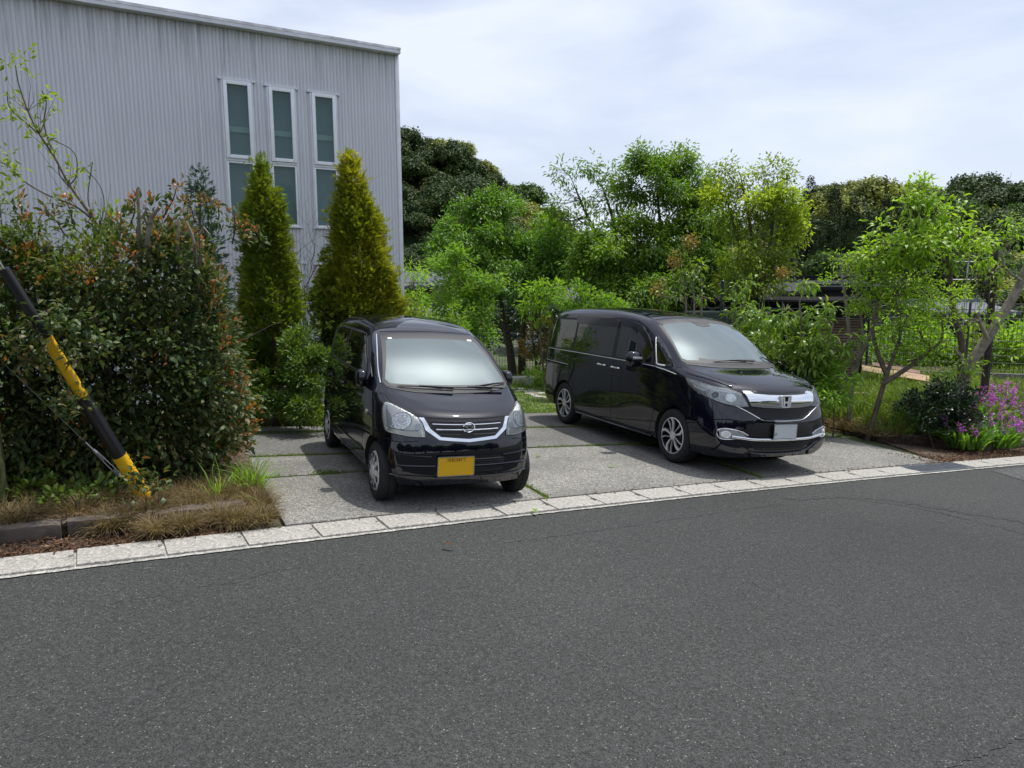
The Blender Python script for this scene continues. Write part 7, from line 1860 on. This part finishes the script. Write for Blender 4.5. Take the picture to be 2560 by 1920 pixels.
for i, (u, v, ll, lf, lab) in enumerate(((1880, 900, .30, 'grass', 'grassy weeds between the minivan and the many-stemmed tree'), (1930, 905, .34, 'grass', 'grassy weeds at the foot of the many-stemmed tree'), (1960, 880, .36, 'grass', 'grassy weeds in front of the planks'), (1830, 895, .30, 'grass', 'grassy weeds at the short wooden stake'), (1890, 830, .34, 'grass', 'tall grass at the left end of the planks'))):
    q = BP(u, v)
    blades('weed_clump', lab, 'weeds', [(q.x, q.y, .42)], ll*1.15, .013, 420, 600+i, ML['grass'], T=T_ARCH, lean=.6, bed=True)
pr = [BP(u, v) for u, v in ((1795, 930), (1830, 935), (1870, 940), (1900, 945), (1850, 925), (1890, 925))]
blades('dead_leaves', 'tangle of dry brown strap leaves along the dark edging timber', 'dry leaves', [(q.x, q.y, .28) for q in pr], .26, .012, 120, 620, ML['dry'], kind='stuff', T=T_ARCH, lean=1.6, bed=True)
bedpts = []
rng = np.random.default_rng(33)
for i in range(150):
    u = rng.uniform(1790, 2215); v = rng.uniform(838, 938); q = BP(u, v)
    if bed_d(q.x, q.y) > .05: bedpts.append((q.x, q.y, .28))
blades('ground_cover', 'low weeds covering the right-hand planting bed', 'ground cover', bedpts, .21, .015, 130, 621, ML['grass'], kind='stuff', T=T_ARCH, lean=.8, bed=True)
farpts = []
for i in range(90):
    x = rng.uniform(8, 15); y = rng.uniform(10.8, 16.5)
    if bed_d(x, y) > .2: farpts.append((x, y, .45))
blades('ground_cover', 'weeds spreading over the bed towards the right edge of the view', 'ground cover', farpts, .22, .016, 130, 622, ML['grass'], kind='stuff', T=T_ARCH, lean=.8, bed=True)
# short stake
q = BP(1777, 895); mb = MB(); n = 8
mb.tube([Vector((0, 0, 0)), Vector((.005, 0, .3)), Vector((0, 0, .78))], [.040, .038, .036], 9); o = mb.build('wooden_stake', M['bark_pale'], smooth=True, sharp=R(50)); o.location = (q.x, q.y, q.z-.02)
tag(o, 'short pale wooden stake at the front corner of the minivan', 'stake')
# planks
def plank(cx, cy, zz, L_, W_, yaw, tilt, roll, mat, lab):
    mb = MB(); mb.box((0, 0, 0), (L_, W_, .028)); o = mb.build('plank', mat, bevel=.004); o.location = (cx, cy, zz); o.rotation_euler = (roll, tilt, yaw); tag(o, lab, 'plank', 'loose planks')
mpl = plain('new_wood', (.32, .215, .12), .75, var=.35, scale=5, bump=.3); mpd = plain('brown_wood', (.16, .09, .055), .75, var=.35, scale=5)
for (u, v, Y, L_, W_, yaw, ti, ro, m_, lab) in ((1905, 803, 14.6, .75, .28, R(-20), R(9), R(16), mpl, 'light wooden plank sloping down, left one of the pile under the trees'), (1965, 812, 14.5, .70, .28, R(-26), R(8), R(18), mpl, 'light wooden plank in the middle of the pile under the trees'), (1935, 796, 14.8, .9, .18, R(-22), R(9), R(16), mpd, 'narrow dark brown plank lying on top of the pile'), (1900, 851, 13.0, 2.3, .07, R(3), R(2), R(0), mpl, 'long thin light batten lying below the pile of planks')):
    q = PT(u, v, Y); plank(q.x, q.y, q.z, L_, W_, yaw, ti, ro, m_, lab)
# mesh fence
def mesh_fence(name, label, pts, h, col, post_step=2.0, pitch=.08, hp=.16, wv=.010):
    m_ = plain(name+'_paint', col, .5); root = None
    P = [Vector(p) for p in pts]; root = empty(name, P[0], label, 'fence'); o0 = P[0]
    me_ = MB(); 
    for a, b in zip(P, P[1:]):
        L_ = (b-a).length; n = int(L_/pitch)
        for i in range(n+1):
            q = a.lerp(b, i/n)-o0; me_.tube([q+Vector((0, 0, .06)), q+Vector((0, 0, h))], [wv/2, wv/2], 4, cap=False)
        k_ = int(h/hp)
        for j in range(k_+1):
            z = .08+j*(h-.1)/k_; me_.tube([a-o0+Vector((0, -.006, z)), b-o0+Vector((0, -.006, z))], [wv/2, wv/2], 4, cap=False)
    for a, b in zip(P, P[1:]):
        L_ = (b-a).length; n = max(1, round(L_/post_step))
        for i in range(n+1):
            q = a.lerp(b, i/n)-o0; pm = MB(); pm.tube([q+Vector((0, .02, -.1)), q+Vector((0, .02, h+.04))], [.026, .026], 8); pm.build('post', m_, root, smooth=True)
    me_.build('wire_mesh', m_, root)
fa, fb = GY_at(1878, 16.4), GY_at(2330, 15.0); fa.z = fb.z = -.16
mesh_fence('mesh_fence', 'dark green wire mesh fence behind the trees at the right', [fa, fb], 1.68, (.035, .05, .03))
mesh_fence('mesh_fence', 'teal wire mesh fence behind the two dark tree trunks in the middle', [GY_at(1035, 19.6), GY_at(1215, 20.4)], 1.15, (.03, .14, .13))
mb = MB(); a_, b_ = GY_at(1990, 15.8), GY_at(2330, 14.8); a_.z = b_.z = -.20; v_ = (b_-a_); L_ = v_.length
mb.box((L_/2, 0, .11), (L_, .14, .26)); o = mb.build('low_wall', M['slab_dark'], bevel=.01); o.location = a_; o.rotation_euler = (0, 0, math.atan2(v_.y, v_.x)); tag(o, 'low concrete wall under the mesh fence at the right', 'low wall')
# dark steel post
q = GY_at(1558, 13.4); zt = PT(1558, 607, 13.4).z; mb = MB(); mb.tube([Vector((0, 0, 0)), Vector((0, 0, zt-q.z))], [.035, .035], 10); mb.tube([Vector((0, 0, zt-q.z)), Vector((0, 0, zt-q.z+.01))], [.04, .03], 10)
o = mb.build('steel_post', plain('dark_green_post', (.015, .025, .028), .4), smooth=True, sharp=R(40)); o.location = q; tag(o, 'dark round steel post rising behind the minivan roof', 'post')
# open iron shed
def shed():
    A_ = GY_at(1510, 15.6); Bq = GY_at(1862, 14.6); d = (Bq-A_); L_ = d.length; yaw = math.atan2(d.y, d.x)
    zr = PT(1690, 652, 15.0).z
    root = empty('iron_shed', (A_.x, A_.y, 0), 'low open-sided dark iron shed with a flat corrugated roof, behind the minivan', 'shed', rz=yaw)
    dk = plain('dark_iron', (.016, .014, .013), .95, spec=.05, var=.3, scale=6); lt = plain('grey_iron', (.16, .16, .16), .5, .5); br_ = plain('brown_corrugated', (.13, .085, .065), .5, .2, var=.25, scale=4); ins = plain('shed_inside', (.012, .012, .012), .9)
    H_ = zr
    mb = MB(); mb.box((L_/2, 1.6, H_+.02), (L_+.5, 3.6, .03)); mb.build('roof', dk, root)
    mb = MB()
    for yy, hh in ((-.15, H_-.03), (0, H_-.16)): mb.box((L_/2, yy, hh), (L_+.4, .06, .05))
    mb.box((L_/2, -.16, H_-.30), (L_+.2, .04, .03)); mb.box((L_*.30, -.1, H_-.22), (L_*.9, .05, .03)); mb.build('beam', dk, root)
    mb = MB(); mb.box((L_/2, -.19, H_+.015), (L_+.5, .02, .022)); mb.box((L_*.42, -.19, H_-.13), (L_*.8, .02, .015)); mb.box((L_*.75, -.19, H_-.32), (L_*.5, .02, .015)); mb.build('rail', lt, root)
    for i in range(5):
        mb = MB(); mb.box((L_*i/4, 0, (H_-1.6)/2), (.07, .07, H_+1.55)); mb.build('post', dk, root)
    for i in (1, 3): 
        mb = MB(); mb.box((L_*(.38+.14*(i == 3)), -.2, H_-.2), (.025, .025, .42)); mb.build('bracket', lt, root)
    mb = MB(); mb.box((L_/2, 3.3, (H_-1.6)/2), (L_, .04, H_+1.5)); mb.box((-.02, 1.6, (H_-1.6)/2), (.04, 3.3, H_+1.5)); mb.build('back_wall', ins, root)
    # corrugated panel: horizontal ribs
    x0, x1 = L_*.74, L_*.985; mb = MB(); z = -1.55; zt = H_-.38
    while z < zt:
        mb.add([(x0, -.06, z), (x1, -.06, z), (x1, -.045, z+.028), (x0, -.045, z+.028)], [(0, 1, 2, 3)]); mb.add([(x0, -.045, z+.028), (x1, -.045, z+.028), (x1, -.06, z+.056), (x0, -.06, z+.056)], [(0, 1, 2, 3)]); z += .056
    mb.build('corrugated_panel', br_, root)
shed()
mb = MB(); q = GY_at(1568, 14.6); zz = PT(1560, 672, 14.6).z-q.z
mb.box((0, 0, zz/2), (1.6, .9, zz)); mb2 = mb.build('storage_cabinet', plain('dark_green_sheet', (.02, .035, .03), .4), bevel=.02); mb2.location = q; mb2.rotation_euler = (0, 0, -.2); tag(mb2, 'dark green metal cabinet behind the minivan roof, left of the iron shed', 'cabinet')
# houses
def house(name, label, u0, u1, Y, ve, vr, wallc, roofc, Dp_=6, gable=True, tiles=True, hip=0.8, fr=.0):
    a = GY_at(u0, Y); b = GY_at(u1, Y); L_ = (b-a).length; ze = PT((u0+u1)/2, ve, Y).z; zr_ = PT((u0+u1)/2, vr, Y+Dp_/2).z
    base = a; root = empty(name, base, label, 'house', rz=math.atan2(b.y-a.y, b.x-a.x))
    wm = plain(name+'_wall', wallc, .8, var=.08, scale=1); h_ = ze-base.z
    mb = MB(); mb.box((L_/2, Dp_/2, h_/2-.4), (L_, Dp_, h_+.8)); mb.build('wall', wm, root)
    rm = plain(name+'_roof', roofc, .85, spec=.15, var=.2, scale=3); mb = MB(); ov = .5; n = max(6, int((L_+2*ov)/.28)); H_ = zr_-ze
    for s_ in (0, 1):
        for i in range(n):
            x0 = -ov+(L_+2*ov)*i/n; x1 = -ov+(L_+2*ov)*(i+1)/n; xm = (x0+x1)/2
            y0 = -ov if s_ == 0 else Dp_+ov; y1 = Dp_/2; zl = h_-.12; zh = h_+H_
            for (xa, xb, za, zb) in ((x0, xm, 0, .05), (xm, x1, .05, 0)) if tiles else ((x0, x1, 0, 0),):
                mb.add([(xa, y0, zl+za), (xb, y0, zl+zb), (xb, y1, zh+zb), (xa, y1, zh+za), (xa, y0, zl+za-.12), (xb, y0, zl+zb-.12), (xb, y1, zh+zb-.12), (xa, y1, zh+za-.12)], [(0, 1, 2, 3), (7, 6, 5, 4), (0, 4, 5, 1)])
    mb.build('roof', rm, root)
    mb = MB(); mb.box((L_/2, Dp_/2, h_+H_+.05), (L_+2*ov, .28, .2)); mb.build('ridge', rm, root)
    mb = MB()
    for x_ in (.0, L_): mb.add([(x_, 0, h_-.05), (x_, Dp_, h_-.05), (x_, Dp_/2, h_+H_-.02)], [(0, 1, 2)])
    mb.build('gable', wm, root)
    for k_ in range(2):
        w = MB(); w.box((L_*(.3+.4*k_), -.02, h_*.62), (.9, .06, .8)); w.build('window', M['glass'], root)
house('tiled_house', 'dark house with a grey tiled roof just right of the corrugated building', 800, 930, 24, 610, 588, (.06, .055, .05), (.09, .095, .11), fr=1)
house('lower_tiled_house', 'lower grey tiled roof peeping out behind the bamboo shrub', 880, 962, 20, 680, 664, (.07, .07, .07), (.10, .10, .11), Dp_=3)
house('white_house', 'white-walled house glimpsed between the trunks behind the garden', 1140, 1225, 28, 640, 622, (.45, .48, .54), (.10, .10, .12))
house('navy_house', 'dark navy house with a flat roofline right of the yellow-green tree', 1712, 1880, 27, 612, 604, (.022, .024, .036), (.014, .014, .018), tiles=False)
house('grey_roof_house', 'house with a pale grey tiled roof behind the trees at the right', 2022, 2160, 30, 668, 653, (.12, .12, .13), (.16, .17, .19), Dp_=4)
house('small_gable_house', 'small pale gable roof left of the navy house', 1674, 1706, 25, 622, 610, (.2, .2, .2), (.06, .065, .07), Dp_=2)
# aerial
q = PT(2085, 645, 29); mb = MB(); mb.tube([Vector((0, 0, -2.5)), Vector((0, 0, 1.6))], [.03, .03], 6)
ao = empty('roof_aerial', GY_at(2085, 29), 'thin metal television aerial above the pale grey roof at the right', 'aerial'); ao.location = q
mb.build('mast', M['galv'], ao)
for z, n_ in ((1.45, 6), (.75, 5)):
    mb = MB(); mb.tube([Vector((-.75, 0, z)), Vector((.45, 0, z))], [.02, .02], 5)
    for i in range(n_): mb.tube([Vector((-.7+i*.2, -.3, z)), Vector((-.7+i*.2, .3, z))], [.012, .012], 4)
    mb.build('aerial_array', M['galv'], ao)
# planter trough
q = GP(1116, 834); tw = MB()
oa = [(-.42, -.15), (.42, -.15), (.42, .15), (-.42, .15)]; ob = [(-.35, -.11), (.35, -.11), (.35, .11), (-.35, .11)]; ia = [(-.39, -.12), (.39, -.12), (.39, .12), (-.39, .12)]
tw.add([(x, y, 0) for x, y in ob]+[(x, y, .22) for x, y in oa]+[(x, y, .22) for x, y in ia]+[(x*.9, y*.9, .12) for x, y in ia], [(3, 2, 1, 0)]+[(r_*4+i, r_*4+(i+1) % 4, (r_+1)*4+(i+1) % 4, (r_+1)*4+i) for r_ in range(3) for i in range(4)]+[(12, 13, 14, 15)])
to_ = tw.build('planter_trough', plain('grey_white_plastic', (.50, .52, .48), .5, var=.1), bevel=.008); to_.location = q; to_.rotation_euler = (0, 0, .12); tag(to_, 'shallow white planter trough on the lawn beyond the small car', 'planter')

# ---------------------------------------------------------------- what stands across the street, seen only as reflections
for i, (x, y, s_) in enumerate(((-16, -13, 1.6), (-11, -12, 1.3), (-6.5, -14, 1.5), (-2, -13, 1.2), (2.5, -14, 1.5), (7, -12, 1.3), (12, -12, 1.6), (18, -10, 1.4), (25, -8, 1.7))):
    cm, tm = PB['mid' if i % 2 else 'dark'][i % 2]
    rt = empty('street_tree', (x, y, gz(x, y)+.6), 'green tree on the far side of the street, seen only in reflections', 'tree', 'trees across the street', rz=i*1.3); rt.scale = (s_,)*3
    link(bpy.data.objects.new('crown', cm), rt); link(bpy.data.objects.new('trunk', tm), rt)

# ---------------------------------------------------------------- grass and litter
def along(p, q, n): return [(p.lerp(q, (i+.5)/n)) for i in range(n)]
GR = []
def joint_grass(p, q, w, dens, hgt, seed, name='joint_grass'):
    L_ = (q-p).length; k_ = max(2, int(L_/.06)); rng = np.random.default_rng(seed)
    d = (q-p).normalized(); pts = []
    for c in along(p, q, k_):
        nz = .5+.5*math.sin(c.x*5.1+seed)*math.sin(c.y*3.7+seed*2)
        if rng.uniform() < .12+.5*(1-nz)*(dens < 1): continue
        pts.append((c.x, c.y, w*rng.uniform(.7, 1.3)))
    return pts
gpt = []
gpt += joint_grass(X(Lp, Ld, Bp), X(Dp, Dd, Bp), .05, 1, .04, 1)+joint_grass(X(Dp, Dd, Bp), X(Ep, Ed, Bp), .055, 1, .04, 2)
gpt += joint_grass(X(Lp, Ld, Ap), X(Dp, Dd, Ap), .07, 1, .05, 3)+joint_grass(X(Dp, Dd, Ap), X(Ep, Ed, Ap), .05, 1, .05, 4)
gpt += joint_grass(X(Ep, Ed, Bp), X(Rp, Rd, Bp), .05, .6, .05, 5)
gpt += joint_grass(kD, kD.lerp(X(Dp, Dd, Bp), .3), .05, 1, .04, 6)+joint_grass(kD.lerp(X(Dp, Dd, Bp), .3), X(Dp, Dd, Bp), .03, .5, .04, 12)+joint_grass(kE, kE.lerp(X(Ep, Ed, Bp), .3), .045, 1, .04, 7)+joint_grass(kE, X(Ep, Ed, Bp), .03, .5, .03, 8)
gpt += joint_grass(LC, CD, .03, .4, .03, 9)
def gblades(name, lab, pts, n, h, w, seed, off=.0, mat='grass', lean=.6):
    blades(name, lab, 'grass', pts, h, w, n, seed, ML[mat], kind='stuff', off=off, lean=lean)
gblades('joint_grass', 'short green grass growing in the joints between the driveway slabs', gpt, 34, .055, .006, 700, .012)
mw = GP(1290*k*1.0+0, 1000); 
wl_ = [Vector(g2(800, 1188)), Vector(g2(835, 1190)), Vector(g2(815, 1186))]
gblades('moss_tuft', 'patch of small weeds on the slab joint beside the small car', [(p.x, p.y, .09) for p in wl_], 60, .04, .012, 701, .02, 'grass', 1.2)
lp = []
rng = np.random.default_rng(9)
L0, L1, L2, L3 = lawn[0], lawn[1], lawn[2], lawn[3]
for i in range(900):
    f, g_ = rng.uniform(), rng.uniform()**1.4
    p = (lawn[0]*(1-f)+lawn[1]*f)*(1-g_)+(lawn[4]*(1-f)+lawn[3]*f)*g_
    lp.append((p.x, p.y, .16))
gblades('lawn_grass', 'bright green grass of the lawn behind the driveway', lp, 26, .05, .009, 702, .012, 'grass', .7)
tall = []
for i in range(70):
    u = rng.uniform(1050, 1190); v = rng.uniform(800, 838); q = GP(u, v); tall.append((q.x, q.y, .25))
gblades('tall_grass', 'taller grass around the white planter trough', tall, 60, .22, .012, 703, .0, 'grass', .6)
# dry grass tufts by the left timber
def tuft(u, v, r, n, h, seed, lab, mat='dry', T=T_ARCH, w=.0042, lean=1.0, group='dry grass tufts along the left edging timber', off=.05, name='dry_grass_tuft', into=None):
    q = GP(u, v, off); rng = np.random.default_rng(seed)
    a = rng.uniform(0, 2*PI, n); rr = r*rng.uniform(0, 1, n)**.6
    P = np.stack([q.x+np.cos(a)*rr*.6, q.y+np.sin(a)*rr*.6, np.full(n, q.z)], 1)
    D = np.stack([np.cos(a)*lean*rng.uniform(.2, 1.3, n), np.sin(a)*lean*rng.uniform(.2, 1.3, n), rng.uniform(.15, 1.2, n)], 1)+rng.normal(0, .25, (n, 3))
    Nn = np.stack([-np.cos(a), -np.sin(a), np.full(n, 1.0)], 1)+rng.normal(0, .4, (n, 3))
    fo = into or Foliage(); fo.leaves(P, D, Nn, h*rng.uniform(.4, 1.2, n), w, T)
    if into: return
    o = fo.build(name, ML[mat]); tag(o, lab, 'grass tuft', group)
    return o
TF = [(300, 1095, .2, .2), (345, 1100, .2, .2), (385, 1090, .2, .2), (250, 1100, .2, .2), (420, 1075, .2, .22), (460, 1065, .2, .2), (330, 1120, .2, .2), (215, 1095, .2, .2), (30, 1095, .28, .26), (80, 1105, .26, .24), (130, 1100, .26, .24), (180, 1120, .22, .22), (60, 1130, .24, .2), (10, 1140, .24, .22), (240, 1140, .18, .2), (280, 1130, .18, .2), (420, 1105, .2, .2), (455, 1090, .22, .22), (500, 1075, .22, .24), (535, 1085, .2, .2), (556, 1100, .2, .2), (566, 1125, .16, .15), (480, 1125, .18, .18), (340, 1150, .16, .16), (400, 1140, .16, .16), (515, 1130, .18, .16)]
DG = Foliage()
for i, (u, v, r, h) in enumerate(TF): tuft(u, v, r, 620, h, 800+i, None, into=DG)
tag(DG.build('dry_grass', ML['dry']), 'fine dry straw-coloured grass growing over the edging timber at the left', 'dry grass', kind='stuff')
for i, (u, v, lab) in enumerate(((545, 1068, 'green grass tuft at the corner of the driveway, right-hand one'), (470, 1085, 'sparse tuft of long green grass in front of the hedge'), (515, 1050, 'green grass tuft under the right end of the hedge'))):
    tuft(u, v, .12, [170, 36, 120][i], [.36, .42, .3][i], 830+i, lab, 'lime', w=.008, lean=.5, group='green grass tufts by the driveway corner', name='green_grass_tuft')
tree('low_weeds', 'low broad-leaved weeds at the foot of the hedge, left corner', 'weeds', GP(60, 1075, .1),
     [lb(40, 1060, 50, 22, 5.55), lb(110, 1070, 50, 16, 5.55), lb(190, 1080, 50, 14, 5.6), lb(20, 1040, 30, 16, 5.6)], ML['pieris'], 840, dens=420, per=5, Lg=.07, Wd=.035, T=T_OVAL, spread=.05, droop=.0, trunk=(.005, .003), twigs=2, hollow=.2)
rng = np.random.default_rng(12); fo = Foliage(); P = []
for i in range(5200):
    s_ = rng.uniform(-7.5, -2.2); d_ = .34+abs(rng.normal(0, .22))
    if d_ > 1.0: continue
    p, _ = kerb(s_, d_); P.append((p.x, p.y, gz(p.x, p.y)+.018+rng.uniform(0, .02)+(.12 if d_ > .75 else 0)))
for i in range(3600):
    s_ = rng.uniform(6.4, 11.5); d_ = .34+abs(rng.normal(0, .28))
    p, _ = kerb(s_, d_); P.append((p.x, p.y, gz(p.x, p.y)+.018+rng.uniform(0, .03)))
for i in range(2600):
    f = rng.uniform(); a_, b_ = (TR[0], TR[1]) if rng.uniform() < .5 else (TR[1], TR[2]); p = a_.lerp(b_, f)+Vector((rng.normal(0, .09), rng.normal(0, .09)-.04)); P.append((p.x, p.y, gz(p.x, p.y)+rng.uniform(.02, .17)))
for i in range(260):
    p, _ = kerb(rng.uniform(-6, 9), rng.uniform(.30, .42)); P.append((p.x, p.y, gz(p.x, p.y)+.036))
P = np.array(P); m_ = len(P); D = rng.normal(0, 1, (m_, 3)); D[:, 2] *= .25; Nn = rng.normal(0, .35, (m_, 3)); Nn[:, 2] = 1
fo.leaves(P, D, Nn, rng.uniform(.015, .05, m_), rng.uniform(.008, .02, m_), T_LEAF)
tag(fo.build('leaf_litter', ML['litter']), 'brown fallen leaves and chaff along the inner edge of the gutter', 'leaf litter', kind='stuff')
# a few single fallen leaves on concrete and road
fl = [(1517*k, 1167*k, 'green fallen leaf on the light slab between the two cars'), (1343*k, 1283*k, 'yellow-green leaf lying on the road edge beside the gutter'), (1353*k, 1140*k, 'small green leaf on the grass joint left of the minivan'), (1105*k, 1362*k, 'brown leaf lying on the road in front of the small car')]
for i, (u, v, lab) in enumerate(fl):
    q = GP(u, v, .036); fo = Foliage(); fo.leaves([tuple(q+Vector((0, 0, .004)))], [(math.cos(i*2), math.sin(i*2), .1)], [(0, 0, 1)], .11, .035, T_OVAL)
    o = fo.build('fallen_leaf', ML['lime'] if i < 3 else ML['litter']); tag(o, lab, 'leaf')
